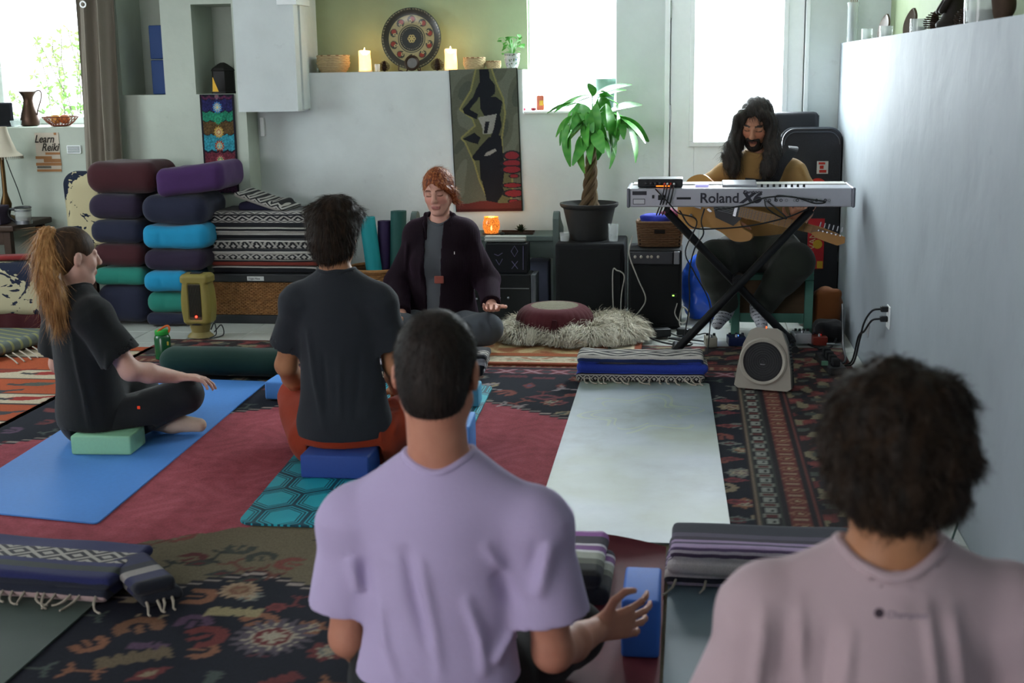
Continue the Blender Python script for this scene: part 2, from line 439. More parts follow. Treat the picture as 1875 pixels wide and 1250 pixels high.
def torso_sdf(g, P, inf=0.0, s=1.0, k=.03, fem=0.0):
    R = torso_frame(P); sp = P['neck']-P['pelvis']; at = lambda t, f=0.0: P['pelvis']+sp*t+R[:, 1]*f
    g.ell(at(.70, .004), vec(.148*s+inf, .104*s+inf, .19*s+inf*.5), R, k); g.ell(at(.36, .006), vec(.132*s-.012*fem+inf, .098*s+inf, .17*s), R, k+.02); g.ell(at(.03), vec(.162*s+.01*fem+inf, .122*s+inf, .13*s+inf*.4), R, k+.02)
    g.cap(P['shL']*.94+P['neck']*.06, P['shR']*.94+P['neck']*.06, .052*s+inf, None, .05)
    for sh in ('shL', 'shR'):
        g.cap(P['neck']+sp*.035, P[sh]*.82+P['neck']*.18+unit(sp)*.006, .042*s+inf*.7, .046*s+inf*.8, .05); g.ell(P[sh], vec(.058, .056, .056)*s+inf, R, .03)
    if fem: 
        for x in (-1, 1): g.ell(at(.62, .075)+R[:, 0]*x*.065, vec(.062, .05, .06)*s+inf, R, .04)
    return R, at
def arm_sdf(g, P, sd, s=1.0, inf=0.0, k=.015):
    sh, el, wr = P['sh'+sd], P['el'+sd], P['wr'+sd]
    g.cap(sh, el, .050*s+inf, .040*s+inf, .03); g.cap(el, el*.6+wr*.4, .041*s+inf, .041*s+inf, .02); g.cap(el*.6+wr*.4, wr, .041*s+inf, .027*s+inf, .015)
def leg_sdf(g, P, sd, s=1.0, inf=0.0, k=.03):
    h, kn, an = P['hip'+sd], P['kn'+sd], P['an'+sd]
    g.cap(h, kn, .088*s+inf, .060*s+inf, .02); g.cap(kn, kn*.6+an*.4, .058*s+inf, .056*s+inf, .015); g.cap(kn*.6+an*.4, an, .056*s+inf, .036*s+inf*.5, .015)
def foot_sdf(g, P, sd, s=1.0, inf=0.0):
    an, toe = P['an'+sd], P['toe'+sd]; d = unit(toe-an); g.cap(an-d*.035*s, an+d*.05*s, .036*s+inf, .036*s+inf, .02); g.cap(an+d*.04*s, toe-d*.02*s, .037*s+inf, .025*s+inf, .02)
def bounds(P, pad=.16):
    q = np.array([v for v in P.values() if isinstance(v, np.ndarray) and v.shape == (3,)]); return q.min(0)-pad, q.max(0)+pad
def body(name, P, HR, mat, s=1.0, h=.006, hands=None, face=True, feet='LR', fem=0.0, leg_inf=-.016, colorfn=None, floor_z=.0135, cuts=()):
    lo, hi = bounds(P, .13); hi = hi+vec(.03, .03, .04); g = SDF(lo, hi, h)
    torso_sdf(g, P, -.013, s, .03, fem)
    for sd in 'LR':
        arm_sdf(g, P, sd, s); leg_sdf(g, P, sd, s, leg_inf)
        if sd in feet: foot_sdf(g, P, sd, s)
        if hands and sd in hands: hand_sdf(g, P['wr'+sd], s=s*.98, **hands[sd])
    nb = P['neck']; hc = P['head']; nt = hc+HR@vec(0, -.022, -.055)*s
    g.cap(nb-unit(nt-nb)*.02, nt, P.get('neckr', .058)*s, P.get('neckr', .058)*s*.95, .025)
    head_sdf(g, hc, HR, s, face)
    if floor_z is not None: g.plane((0, 0, floor_z), (0, 0, -1))
    cutboxes(g, cuts)
    return g.build(name, mat, None, colorfn)
def ribbons(V, N, n, length, flow, curl=0.0, width=.0016, seg=4, lift=.35, rng=None, freq=18, keep=None, taper=True, droop=0.0):
    """many short strands standing on a surface"""
    rng = rng or np.random.default_rng(3); idx = np.arange(len(V)) if keep is None else np.nonzero(keep)[0]
    idx = rng.choice(idx, n); P = V[idx]+rng.normal(0, .002, (n, 3)); nn = N[idx]; fl = flow(P, nn); fl = fl-nn*(fl*nn).sum(1, keepdims=True); fl /= np.linalg.norm(fl, axis=1, keepdims=True)+1e-6
    sidev = np.cross(nn, fl); L = length*rng.uniform(.55, 1.3, (n, 1)); ph = rng.uniform(0, 6.28, (n, 1)); jit = rng.normal(0, .22, (n, 3))
    pts = []; p = P-nn*.004
    for j in range(seg+1):
        t = j/seg; pts.append(p.copy()); d = fl+nn*(lift*(1-t))+jit*t
        if curl: d = d+curl*(sidev*np.sin(freq*t+ph)+nn*np.cos(freq*t+ph))
        d[:, 2] -= droop*t; d /= np.linalg.norm(d, axis=1, keepdims=True); p = p+d*L/seg
    w = sidev+rng.normal(0, .5, (n, 3)); w /= np.linalg.norm(w, axis=1, keepdims=True)
    rows = []
    for j in range(seg+1):
        ww = width*(1-(.85*j/seg if taper else 0)); rows += [pts[j]-w*ww, pts[j]+w*ww]
    VV = np.stack(rows, 1).reshape(-1, 3); k = 2*(seg+1); b = (np.arange(n)*k)[:, None]
    Q = np.concatenate([np.concatenate([b+2*j, b+2*j+1, b+2*j+3, b+2*j+2], 1) for j in range(seg)])
    return VV, Q
def vnormals(V, Q):
    a = V[Q[:, 1]]-V[Q[:, 3]]; b = V[Q[:, 2]]-V[Q[:, 0]]; f = np.cross(b, a)*-1; N = np.zeros_like(V)
    for i in range(4): np.add.at(N, Q[:, i], f)
    N /= np.linalg.norm(N, axis=1, keepdims=True)+1e-9; return N
def hair_mesh(name, g, mat, parent, strands=(), seed=3):
    V, Q = g.mesh(); N = vnormals(V, Q); VV, QQ = [V], [Q]; off = len(V); rng = np.random.default_rng(seed)
    for kw in strands:
        kp = kw.pop('where', None); v, q = ribbons(V, N, rng=rng, keep=None if kp is None else kp(V), **kw); VV.append(v); QQ.append(q+off); off += len(v)
    return link_mesh(name, np.concatenate(VV), np.concatenate(QQ), mat, parent, True)
def skin_mat(name, c, c2):
    n = NM(name, .55, 0, .35); a = n.noise(16, 4); b = n.noise(90, 3)
    n.col(n.mix(n.ramp(a, [(.35, (0, 0, 0)), (.7, (1, 1, 1))]), c, c2)); n.bump(b, .12, .002)
    n.b.inputs['Subsurface Weight'].default_value = .08; n.b.inputs['Subsurface Radius'].default_value = (.02, .008, .005); return n.m
def cloth_mat(name, c, var=.10, rough=.9, weave=380, bump=.25, scale=9, sheen=.1):
    n = NM(name, rough, 0, .15); b = lin(c) if isinstance(c, str) else c; a = n.noise(scale, 5, .6)
    n.col(n.mix(a, tuple(x*(1-var) for x in b), tuple(min(1, x*(1+var)) for x in b)))
    n.bump(n.noise(weave, 2)*.4+n.noise(scale*3, 4), bump, .006); n.b.inputs['Sheen Weight'].default_value = sheen; return n.m
def hair_mat(name, c, c2, rough=.6):
    n = NM(name, rough, 0, .18); a = n.noise(60, 3, stretch=(1, 1, .25)); n.col(n.mix(n.ramp(a, [(.3, (0, 0, 0)), (.75, (1, 1, 1))]), c, c2)); n.bump(n.noise(140, 2, stretch=(1, 1, .2)), .5, .004); return n.m
def pile_folds(g, folds, k=.012):
    """soft ridges (+) and creases (-) of cloth along a line: (points, width, sign)"""
    for pts, r, sg in folds:
        pts = [np.array(p, float) for p in pts]; lo, hi = np.min(pts, 0)-r*4-vec(.03, .12, .03), np.max(pts, 0)+r*4+vec(.03, .12, .03); sl = g._sl(lo, hi); D = g.D[sl]
        if D.size == 0: continue
        X, Y, Z = g.ax[0][sl[0]][:, None, None], g.ax[1][sl[1]][None, :, None], g.ax[2][sl[2]][None, None, :]
        n = len(pts)-1; best = np.full(D.shape, 9.0, np.float32); tt = np.zeros(D.shape, np.float32)
        for i in range(n):
            a, ab = pts[i], pts[i+1]-pts[i]; t = np.clip(((X-a[0])*ab[0]+(Z-a[2])*ab[2])/(ab[0]**2+ab[2]**2+1e-9), 0, 1)
            d = np.sqrt((X-a[0]-t*ab[0])**2+(.25*(Y-a[1]-t*ab[1]))**2+(Z-a[2]-t*ab[2])**2); m = d < best; best = np.where(m, d, best); tt = np.where(m, (i+t)/n, tt)
        g.D[sl] = D-sg*r*1.25*np.sqrt(np.maximum(np.sin(np.pi*np.clip(tt, .0, 1)), 0))*np.exp(-(best/(r*1.15))**2)
def cutboxes(g, cuts):
    for lo, hi in cuts: g.box((np.array(lo)+np.array(hi))/2, (np.array(hi)-np.array(lo))/2, None, .002, .0, 'sub')
def tee(name, P, mat, parent, s=1.0, inf=.014, h=.007, slv=.62, sr=(.078, .082), hem=-.12, neck_r=.068, folds=(), fem=0.0, wr=.004, wf=23, neck_drop=0.0, wst=(.170, .120), cuts=(), z0=None, shr=.066, rib=True):
    lo, hi = bounds({k: P[k] for k in ('neck', 'pelvis', 'shL', 'shR', 'elL', 'elR')}, .2); g = SDF(lo, hi, h)
    R, at = torso_sdf(g, P, inf, s, .04, fem)
    sp = P['neck']-P['pelvis']; up = unit(sp)
    g.cone(at(-.02)+up*min(hem, 0)*.4, at(.60), wst[0]*s+inf, wst[1]*s+inf, .05, flat=(R[:, 1], .72))
    ends = []
    for sd in 'LR':
        a, b = P['sh'+sd], P['el'+sd]; d = unit(b-a); e = a+(b-a)*slv; ends.append((a, d, e)); g.cone(a-d*.0, e, sr[0]*s, sr[1]*s, .035)
        g.ell(a, vec(shr, shr, shr)*s+inf*.4, None, .03)
    pile_folds(g, folds)
    g.warp(lambda x, y, z: wr*wob((x*1.2, y*1.2, z*.45), wf, s*3), wr)
    for sd, (a, d, e) in zip('LR', ends):
        g.cone(e-d*.03, e+d*.12, sr[1]*s*.86, sr[1]*s*.9, .004, 'sub')
    hc = P['head']; nb = P['neck']; ax_ = unit(hc-nb); e1 = unit(np.cross(ax_, vec(1, 0, 0))); e2 = np.cross(ax_, e1); ringp = []
    for a in np.linspace(0, 2*math.pi, 49)[:-1]:
        for t in np.linspace(.14, -.10, 61):
            p = nb+ax_*t+(e1*math.cos(a)+e2*math.sin(a))*(neck_r*s+.004); ii = np.clip(np.round((p-g.lo)/g.h).astype(int), 0, g.n-1)
            if g.D[tuple(ii)] < -.003: break
        ringp.append(p)
    ringp = np.array(ringp)
    for _ in range(4): ringp = (np.roll(ringp, 1, 0)+ringp*2+np.roll(ringp, -1, 0))/4
    g.cone(nb-ax_*(.03+neck_drop), nb+ax_*.2, neck_r*s, neck_r*s*1.12, .004, 'sub'); g.plane(at(0)+up*hem, -up); cutboxes(g, cuts)
    if z0 is not None: g.plane((0, 0, z0), (0, 0, -1))
    o = g.build(name, mat, parent)
    if rib: MB().tube(list(ringp), .0085*s, 8, closed=True).build('collar', mat, o, True)
    return o
def trousers(name, P, mat, parent, s=1.0, inf=.016, h=.008, upto=.96, cut=None, folds=(), z0=None, waist=.14, wr=.005, cuts=(), pel=.170):
    keys = [k for k in ('pelvis', 'hipL', 'hipR', 'knL', 'knR', 'anL', 'anR')]; lo, hi = bounds({k: P[k] for k in keys}, .2); g = SDF(lo, hi, h)
    R = torso_frame(P); g.ell(P['pelvis'], vec(pel*s+inf, pel*.75*s+inf, .13*s), R, .04)
    for sd in 'LR':
        hp, kn, an = P['hip'+sd], P['kn'+sd], P['an'+sd]; g.cap(hp, kn, .094*s+inf, .064*s+inf, .05)
        if cut is None or cut > 1:
            e = kn+(an-kn)*upto; g.cone(kn, e, .062*s+inf, .045*s+inf, .03); g.cap(kn, kn*.6+e*.4, .062*s+inf, .06*s+inf, .03)
    pile_folds(g, folds)
    g.warp(lambda x, y, z: wr*wob((x, y, z), 26, 1.0), wr); g.cone(P['pelvis']+R[:, 2]*waist, P['pelvis']+R[:, 2]*(waist+.4), .21, .21, .003, 'sub', flat=(R[:, 1], .85)); cutboxes(g, cuts)
    if cut is not None and cut <= 1:
        for sd in 'LR':
            hp, kn = P['hip'+sd], P['kn'+sd]; d = unit(kn-hp); e = hp+(kn-hp)*cut; g.cone(e, e+d*.25, .2, .2, .003, 'sub')
    if z0 is not None: g.plane((0, 0, z0), (0, 0, -1))
    return g.build(name, mat, parent)
# ================================================================== the room
YB, YL, XR = 7.75, 7.55, 0.85
def wall_mat(name, c, stain='#8f9799', bscale=9, bstr=0.35):
    n = NM(name, 0.7, 0, 0.25)
    a = n.noise(2.2, 5, 0.6); b = n.noise(14, 4)
    base = n.mix(n.ramp(a, [(0.35, (0, 0, 0)), (0.7, (1, 1, 1))]), c, tuple(x*0.86 for x in lin(c)))
    n.col(n.mix(n.ramp(b, [(0.66, (0, 0, 0)), (0.8, (0.35, 0.35, 0.35))]), base, stain))
    n.bump(n.noise(bscale, 4, 0.45, dist=0.3), bstr, 0.03); return n.m
m_white = wall_mat('white_plaster', '#d6dedd', '#b0b6b4', 14, 0.12)
m_left = wall_mat('shade_toned_green_plaster', '#bcc5b8', '#a3aca0', 14, 0.12)  # white plaster tinted green and darkened to hold this section's shade
m_right = wall_mat('rough_plaster', '#9ba4aa', '#7d858a', 3.2, 0.3)
m_green = wall_mat('pale_green_paint', '#98a683', '#8a9876', 14, 0.1)
m_trim = plain('white_gloss_paint', '#eef3f3', 0.35, var=0.04)
m_grey = plain('ceiling_paint', '#d4d4d0', 0.9, var=0.05)
def wallbox(name, boxes, mat):
    mb = MB()
    for lo, hi in boxes: mb.lohi(lo, hi)
    return structure(mb.build(name, mat))
# floor and tiles
m_grout = plain('grey_grout', '#77746c', 0.9)
m_tile = plain('glazed_white_tile', '#b9bdb6', 0.25, var=0.08, scale=6)
floor = structure(MB().lohi((-5.0, -1.6, -0.06), (1.2, 8.3, -0.006)).build('floor', m_grout))
tile0 = None
def tile(x, y):
    global tile0
    if tile0 is None:
        tile0 = MB().box((0, 0, -0.004), (0.296, 0.296, 0.008), bev=0.002, seg=1).build('tile', m_tile); o = tile0
    else:
        o = tile0.copy(); COL.objects.link(o)
    o.location = (x, y, 0); setparent(o, floor)
for i in range(-15, 3):
    for j in range(21, 26): tile(i*0.3+0.1, j*0.3+0.05)
for j in range(6, 21): tile(0.7, j*0.3+0.05)
# back wall (lower part with ledge), window and door openings
WX0, WX1, WS = -1.0, -0.44, 1.17
DX0, DX1 = -0.12, 0.645
wallbox('wall_back', [((-2.66, YB, 0), (WX0, 8.2, 1.43)), ((WX0, YB, 0), (WX1, 8.2, WS)), ((WX1, YB, 0), (DX0-0.035, 8.2, 2.4)),
        ((DX1+0.03, YB, 0), (1.3, 8.2, 2.4)), ((WX0, YB, 2.12), (WX1, 8.2, 2.4)), ((DX0-0.035, YB, 2.05), (DX1+0.03, 8.2, 2.4))], m_white)
wallbox('wall_back_upper', [((-2.9, 8.0, 1.43), (WX0, 8.2, 2.4))], m_green)
# soffit box above, left of the ledge
sx0 = ay(420, 60, YL)[0]; sx1 = ay(541, 100, YL-0.02)[0]
wallbox('wall_soffit', [((-2.70, YL-0.02, 1.205), (sx1, 8.0, 2.4))], m_white)
wallbox('trim_1', [((sx1-0.004, YB-0.13, 1.215), (sx1+0.012, YB-0.0, 2.4))], m_white)
wallbox('trim_2', [((-2.42, YL-0.05, 1.825), (sx1+0.03, YB+0.02, 1.86))], m_trim)
# left section of the back wall with window and two niches
n1 = (ay(216, 60, YL)[0], ay(298, 100, YL)[0]); n2 = (ay(352, 60, YL)[0], ay(428, 100, YL)[0])
NB = ay(330, 173, YL)[2]
LW = (-4.52, ay(150, 100, YL)[0]-0.0, 1.125)

T = 8.15
wallbox('wall_left_back', [((-5.0, YL, 0), (LW[0], T, 2.4)), ((LW[0], YL, 0), (LW[1], T, LW[2])), ((LW[0], YL, 2.0), (LW[1], T, 2.4)),
        ((LW[1], YL, 0), (n1[0], T, 2.4)), ((n1[0], YL, 0), (n2[1], T, NB)), ((n1[1], YL, NB), (n2[0], T, 2.4)), ((n2[1], YL, 0), (-2.66, T, 2.4)),
        ((n1[0], YL+0.34, NB), (n2[1], T, 2.4)), ((n2[0], YL, 1.84), (n2[1], T, 2.4))], m_left)
# right wall with a ledge, green wall above it
wallbox('wall_right', [((XR, -1.6, -0.05), (1.3, 8.2, 1.55))], m_right)
wallbox('wall_right_upper', [((1.12, -1.6, 1.55), (1.3, 7.72, 2.4))], m_green)
wallbox('wall_left', [((-5.1, -1.6, -0.05), (-5.0, 4.3, 2.4)), ((-5.1, 6.1, -0.05), (-5.0, 8.2, 2.4)), ((-5.1, 4.3, -0.05), (-5.0, 6.1, 1.0)), ((-5.1, 4.3, 2.1), (-5.0, 6.1, 2.4))], m_white)
wallbox('ceiling', [((-5.1, -1.6, 2.4), (1.3, 8.2, 2.5))], m_grey)
wallbox('wall_front', [((-5.1, -1.7, 0), (-4.6, -1.6, 2.4)), ((-2.2, -1.7, 0), (1.3, -1.6, 2.4)), ((-4.6, -1.7, 0), (-2.2, -1.6, 1.0)), ((-4.6, -1.7, 2.1), (-2.2, -1.6, 2.4))], m_white)
# windows
m_pane = glass('window_glass', '#f4fbff', 0.02, 0.06)
m_pane.node_tree.nodes['Principled BSDF'].inputs['Specular IOR Level'].default_value = 0.15
def window(name, x0, x1, z0, z1, y, bars=(), sill=True):
    w = structure(empty(name, ((x0+x1)/2, y, z0)))
    t = 0.045
    for nm, lo, hi in (('frame_side', (x0, y-0.03, z0), (x0+t, y+0.03, z1)), ('frame_side', (x1-t, y-0.03, z0), (x1, y+0.03, z1)),
                       ('frame_bottom', (x0+t, y-0.03, z0), (x1-t, y+0.03, z0+t)), ('frame_top', (x0+t, y-0.03, z1-t), (x1-t, y+0.03, z1))):
        MB().lohi(lo, hi, bev=0.006).build(nm, m_trim, w)
    MB().lohi((x0+t, y-0.004, z0+t), (x1-t, y+0.004, z1-t)).build('pane', m_pane, w)
    for bx_ in bars: MB().lohi((bx_-0.012, y-0.02, z0+t), (bx_+0.012, y+0.02, z1-t)).build('mullion', m_trim, w)
    return w
window('window_1', LW[0], LW[1], LW[2]+0.0, 2.0, 8.05)
w2 = window('window_2', WX0, WX1, WS, 2.12, 8.1, bars=(WX0+0.09,))
MB().lohi((WX0+0.005, YB-0.02, WS), (WX1-0.005, 8.07, WS+0.015), bev=0.004).build('window_sill', m_trim, w2)
w4 = structure(empty('window_4', (-5.05, 5.2, 1.0)))
for nm, lo, hi in (('frame_side', (-5.08, 4.3, 1.0), (-5.02, 4.345, 2.1)), ('frame_side', (-5.08, 6.055, 1.0), (-5.02, 6.1, 2.1)), ('frame_bottom', (-5.08, 4.345, 1.0), (-5.02, 6.055, 1.045)), ('frame_top', (-5.08, 4.345, 2.055), (-5.02, 6.055, 2.1)), ('mullion', (-5.07, 5.18, 1.045), (-5.03, 5.22, 2.055))):
    MB().lohi(lo, hi, bev=0.006).build(nm, m_trim, w4)
wf = window('added_rear_window', -4.6, -2.2, 1.0, 2.1, -1.65)  # added unseen window, gives the rear fill lamp an opening
# door with a tall glazed panel
d1 = structure(empty('door_1', ((DX0+DX1)/2, YB+0.05, 0)))
yd = YB+0.02
gx0, gx1, gz = ay(1272, 150, yd)[0], ay(1432, 150, yd)[0], ay(1300, 259, yd)[2]
def dbox(nm, lo, hi, mat=m_trim, bev=0.004): return MB().lohi(lo, hi, bev=bev).build(nm, mat, d1)
dbox('stile', (DX0, yd, 0.01), (gx0, yd+0.04, 2.04)); dbox('stile', (gx1, yd, 0.01), (DX1, yd+0.04, 2.04))
dbox('rail', (gx0, yd, 0.70), (gx1, yd+0.04, gz)); dbox('rail', (gx0, yd, 0.01), (gx1, yd+0.04, 0.12)); dbox('rail', (gx0, yd, 1.95), (gx1, yd+0.04, 2.04))
dbox('panel', (gx0, yd+0.014, 0.12), (gx1, yd+0.03, 0.70)); dbox('glazing_bead', (gx0-0.03, yd-0.012, gz-0.03), (gx1+0.03, yd+0.0, gz), bev=0.004)
dbox('glazing_bead', (gx0-0.03, yd-0.012, gz), (gx0, yd, 1.95)); dbox('glazing_bead', (gx1, yd-0.012, gz), (gx1+0.03, yd, 1.95))
dbox('panel_moulding', (gx0+0.04, yd+0.004, 0.16), (gx1-0.04, yd+0.014, 0.66), bev=0.005)
dbox('pane', (gx0, yd+0.015, gz), (gx1, yd+0.022, 1.95), m_pane, 0)
for z in (1.16, 1.76, 0.3): MB().tube([(DX0-0.004, yd-0.006, z-0.05), (DX0-0.004, yd-0.006, z+0.05)], 0.008, 8).build('hinge', plain('steel', '#b9bdc0', 0.35, 0.9, 0.05), d1)
dbox('light_leak_strip', (DX0-0.05, yd+0.041, 0.0), (DX0+0.03, yd+0.06, 2.1)); dbox('light_leak_strip', (DX1-0.03, yd+0.041, 0.0), (DX1+0.05, yd+0.06, 2.1)); dbox('threshold', (DX0-0.05, YB-0.01, 0.0), (DX1+0.05, yd+0.08, 0.012)); dbox('light_leak_strip', (DX0-0.05, yd+0.041, 2.0), (DX1+0.05, yd+0.06, 2.1))  # strips and threshold added to block daylight leaking through the door gaps
tr = structure(empty('trim_3', (DX0-0.03, YB, 0)))
MB().lohi((DX0-0.035, YB-0.015, 0), (DX0-0.006, YB+0.06, 2.07), bev=0.004).build('casing', m_trim, tr)
MB().lohi((DX1+0.006, YB-0.012, 0), (DX1+0.03, YB+0.06, 2.07), bev=0.004).build('casing', m_trim, tr)
# ================================================================== rugs
def C3(h): return np.array(lin(h))
class Paint:
    """colours a rug by laying shapes over one another"""
    def __init__(s, X, Y, base): s.X, s.Y = X, Y; s.C = np.empty(X.shape+(3,)); s.C[:] = C3(base)
    def put(s, m, c): s.C[m] = C3(c); return s
    def loc(s, cx, cy, a=0.0):
        dx, dy = s.X-cx, s.Y-cy; c, n = math.cos(a), math.sin(a); return dx*c+dy*n, -dx*n+dy*c
    def flower(s, cx, cy, r, c1, c2, c3, n=12, a=0.0):
        u, v = s.loc(cx, cy, a); q = np.hypot(u, v); th = np.arctan2(v, u); pet = r*(0.86+0.14*np.cos(n*th))
        s.put(q < pet, c1); s.put((q < pet) & (np.cos(n*th) < -0.75) & (q > r*0.5), c3); s.put(q < r*0.5, c3); s.put(q < r*0.44, c2)
        s.put((q < r*0.34) & ((np.abs(u) < r*0.07) | (np.abs(v) < r*0.07) | (np.abs(np.abs(u)-np.abs(v)) < r*0.06)), c3)
    def hook(s, cx, cy, r, c, a=0.0, w=0.3):
        u, v = s.loc(cx, cy, a); q = np.hypot(u, v); th = np.arctan2(v, u)
        s.put((np.abs(q-r*0.8) < r*w) & (np.abs(th) < 2.2), c); s.put((np.abs(u+r*0.2) < r*0.5) & (np.abs(v) < r*0.16), c)
    def lozenge(s, cx, cy, r, c1, c2, a=0.0):
        u, v = s.loc(cx, cy, a); q = np.abs(u)/r+np.abs(v)/(0.55*r); s.put(q < 1, c1); s.put(q < 0.5, c2)
    def saw(s, cx, cy, r, c, a=0.0):
        u, v = s.loc(cx, cy, a); t = np.abs(((u/r*2.5) % 1)-0.5)*0.5*r; s.put((np.abs(u) < r) & (v < 0.2*r+t) & (v > -0.45*r+t*0.6), c)
    def figure(s, cx, cy, r, c, a=0.0):
        u, v = s.loc(cx, cy, a)
        s.put((np.abs(u) < 0.12*r) & (np.abs(v) < r), c); s.put((np.abs(np.abs(v)-0.55*r-0.5*np.abs(u)) < 0.13*r) & (np.abs(u) < 0.75*r), c)
def stepped(u, st): return np.floor(u/st)*st
def persian(X, Y):
    P = Paint(X, Y, '#191c29'); rng = random.Random(4)
    pal = ['#6e2a2a', '#7f3b30', '#8c7a5c', '#6b6d66', '#553a55', '#8a5636', '#5d2530', '#47534d']
    # scattered figures of the dark field
    k = 0
    for i in range(22):
        for j in range(27):
            cx, cy = -2.75+i*0.155+(0.077 if j % 2 else 0)+rng.uniform(-.02, .02), 2.25+j*0.155+rng.uniform(-.02, .02); c = rng.choice(pal); a = rng.choice((0, 0.8, 1.57, -0.7)); r = rng.uniform(.038, .06)
            t = rng.randrange(5)
            if t == 0: P.flower(cx, cy, r, c, rng.choice(pal), '#9c8f74', 8)
            elif t == 1: P.hook(cx, cy, r*0.9, c, a)
            elif t == 2: P.lozenge(cx, cy, r*1.1, c, rng.choice(pal), a)
            elif t == 3: P.saw(cx, cy, r*1.1, c, a)
            else: P.figure(cx, cy, r, c, a)
    # the red medallion with beige corner bands and stepped outline
    def medal(off):
        st = 0.045
        up = 5.58-0.70*np.abs(stepped(X+1.2, st)+st/2)+off
        dn = np.where(X < -1.25, 3.26+0.62*(stepped(X+1.45, st)), 3.38-0.5*np.abs(stepped(X+1.25, st)))-off
        dn = np.where(X < -2.0, 3.25-off, dn)
        return (Y < up) & (Y > dn) & (X < .03)
    P.put(medal(0.045), '#22202a'); P.put(medal(0.03), '#9a8a80'); P.put(medal(0.018), '#22202a'); P.put(medal(0.0), '#6e6247')
    # the beige band is only seen at the near side; the far side goes straight to red
    m0 = medal(0.0)
    for i in range(26):
        cx, cy = -2.4+i*0.11+rng.uniform(-.02, .02), 3.2+rng.uniform(0.12, 0.48)+0.3*max(0, min(1, (i-6)/10))*0.3
        P.figure(cx, cy, 0.05, rng.choice(['#5e2626', '#30342f', '#6b3a2c']), rng.uniform(-1, 1)); P.hook(cx+0.05, cy+0.07, 0.045, rng.choice(['#5e2626', '#3c4038', '#7d3b30']), rng.uniform(0, 6)); P.lozenge(cx-.03, cy-.06, .05, '#3a3d37', '#5e2626', .4)
    red = m0 & (Y > 3.52+np.clip((X+1.74)*0.62, -0.08, 0.3)+0.008*np.sin(60*X)) | (m0 & (Y > 4.6))
    n = np.sin(X*43+3*np.sin(Y*17))*np.sin(Y*39+2*np.sin(X*23))
    P.put(red, '#8d303d'); P.put(red & (n > 0.55), '#842c39'); P.put(red & (n < -0.55), '#943745')
    for i in range(9):
        P.lozenge(-1.9+0.17*i+.05, 4.9-0.05*i, 0.0, '#20222c', '#20222c')
    # named figures seen near the front
    P.flower(-1.05, 2.95, 0.115, '#554a55', '#6e2226', '#a3977f', 18, .2); P.flower(-1.24, 3.235, 0.062, '#9c8060', '#7b5038', '#8a6a48', 14); P.saw(-1.2, 3.09, 0.075, '#948659')
    P.flower(-1.1, 3.13, 0.03, '#7d2e2c', '#5e2424', '#6e2a2a', 6); P.hook(-1.23, 2.93, 0.06, '#732c29', 0.6); P.hook(-1.42, 2.97, 0.06, '#7a5134', 2.0); P.saw(-1.36, 2.8, 0.09, '#6a5a40', .5)
    P.figure(-0.9, 5.62, .07, '#8a7c80', .2); P.lozenge(-0.62, 5.45, .09, '#74303a', '#23222c'); P.figure(-0.75, 5.3, .06, '#8d7f80', 1.2); P.lozenge(-.55, 5.35, .05, '#74303a', '#22222c', .5); P.figure(-.52, 5.6, .07, '#8a7c80', 1.3)
    for yy, c in ((5.45, '#7d2a36'), (5.25, '#7d2a36'), (5.05, '#8a3a36'), (4.8, '#6b6d66'), (4.6, '#75302f'), (4.35, '#7d2a36'), (4.12, '#8d3138'), (3.95, '#5d6660'), (3.75, '#9a7a5e')): P.lozenge(.165, yy, .055, c, '#59272d')
    # borders
    def border(e, al, sgn):
        P.put(e > 0, '#2a2226'); P.put((e > .012) & (e < .02), '#7a6650')
        m = (e > .02) & (e < .098); P.put(m, '#77776a'); q = (al/0.105) % 1; f = e-.059
        P.put(m & (np.abs(f) > .030), '#3a3c38'); P.put(m & (np.abs(q-.5) < .34) & (np.abs(f) < .026), '#2c2b2d'); P.put(m & (np.abs(q-.5) < .24) & (np.abs(f) < .018), '#8a8c82'); P.put(m & (np.abs(q-.5) < .1) & (np.abs(f) < .012) & (f > -.006), '#2c2b2d')
        P.put(m & (((q < .12) | (q > .88)) & (np.abs(f) < .02)), '#5c2a28')
        P.put((e > .098) & (e < .112), '#2a2428')
        m = (e > .112) & (e < .185); P.put(m, '#6f2f27'); q = (al/0.12) % 1; rr = np.hypot((q-.5)*.12, e-.148)
        P.put(m & (rr < .03), '#8a5a40'); P.put(m & (rr < .02), '#6f2f27'); P.put(m & (rr < .01), '#a08a60'); P.put(m & ((q < .08) | (q > .92)) & (np.abs(e-.148) < .022), '#93765a')
        P.put((e > .185) & (e < .195), '#2a2428'); P.put((e > .195) & (e < .208), '#6e332c'); P.put((e > .208) & (e < .218), '#2a2428')
        m = e > .218; P.put(m, '#2b2426')
        q = al/0.3; tri = lambda v_: np.arcsin(np.sin(v_))/1.571; w1 = tri(al*21+e*26)+tri(al*34-e*40+1.0)+.35*tri(al*75+e*20); w2 = tri(al*27-e*30+2)+tri(al*15+e*55)+.35*tri(al*60-e*70)
        P.put(m & (w1 > .45), '#6b2a2b'); P.put(m & (w2 > .75), '#7c7052'); P.put(m & (w1 < -1.15), '#4b5049'); P.put(m & (w2 < -1.4), '#1b1e2a'); P.put(m & (w1 > 1.35), '#81332f')
        P.put(e > .535, '#5b2a26')
    eR = X-.22; eT = Y-5.87; eL = -2.62-X
    border(np.where(eR > 0, eR, -1), Y, 1)
    m = np.where((eT > 0) & (eT > eR), eT*0.8, -1); border(m, X, 1)
    t = (eT > 0.0) & (eT < .13) & (eR < .0); P.put(t, '#6b2832'); q = ((X+.02)/0.13) % 1; f = eT-.065
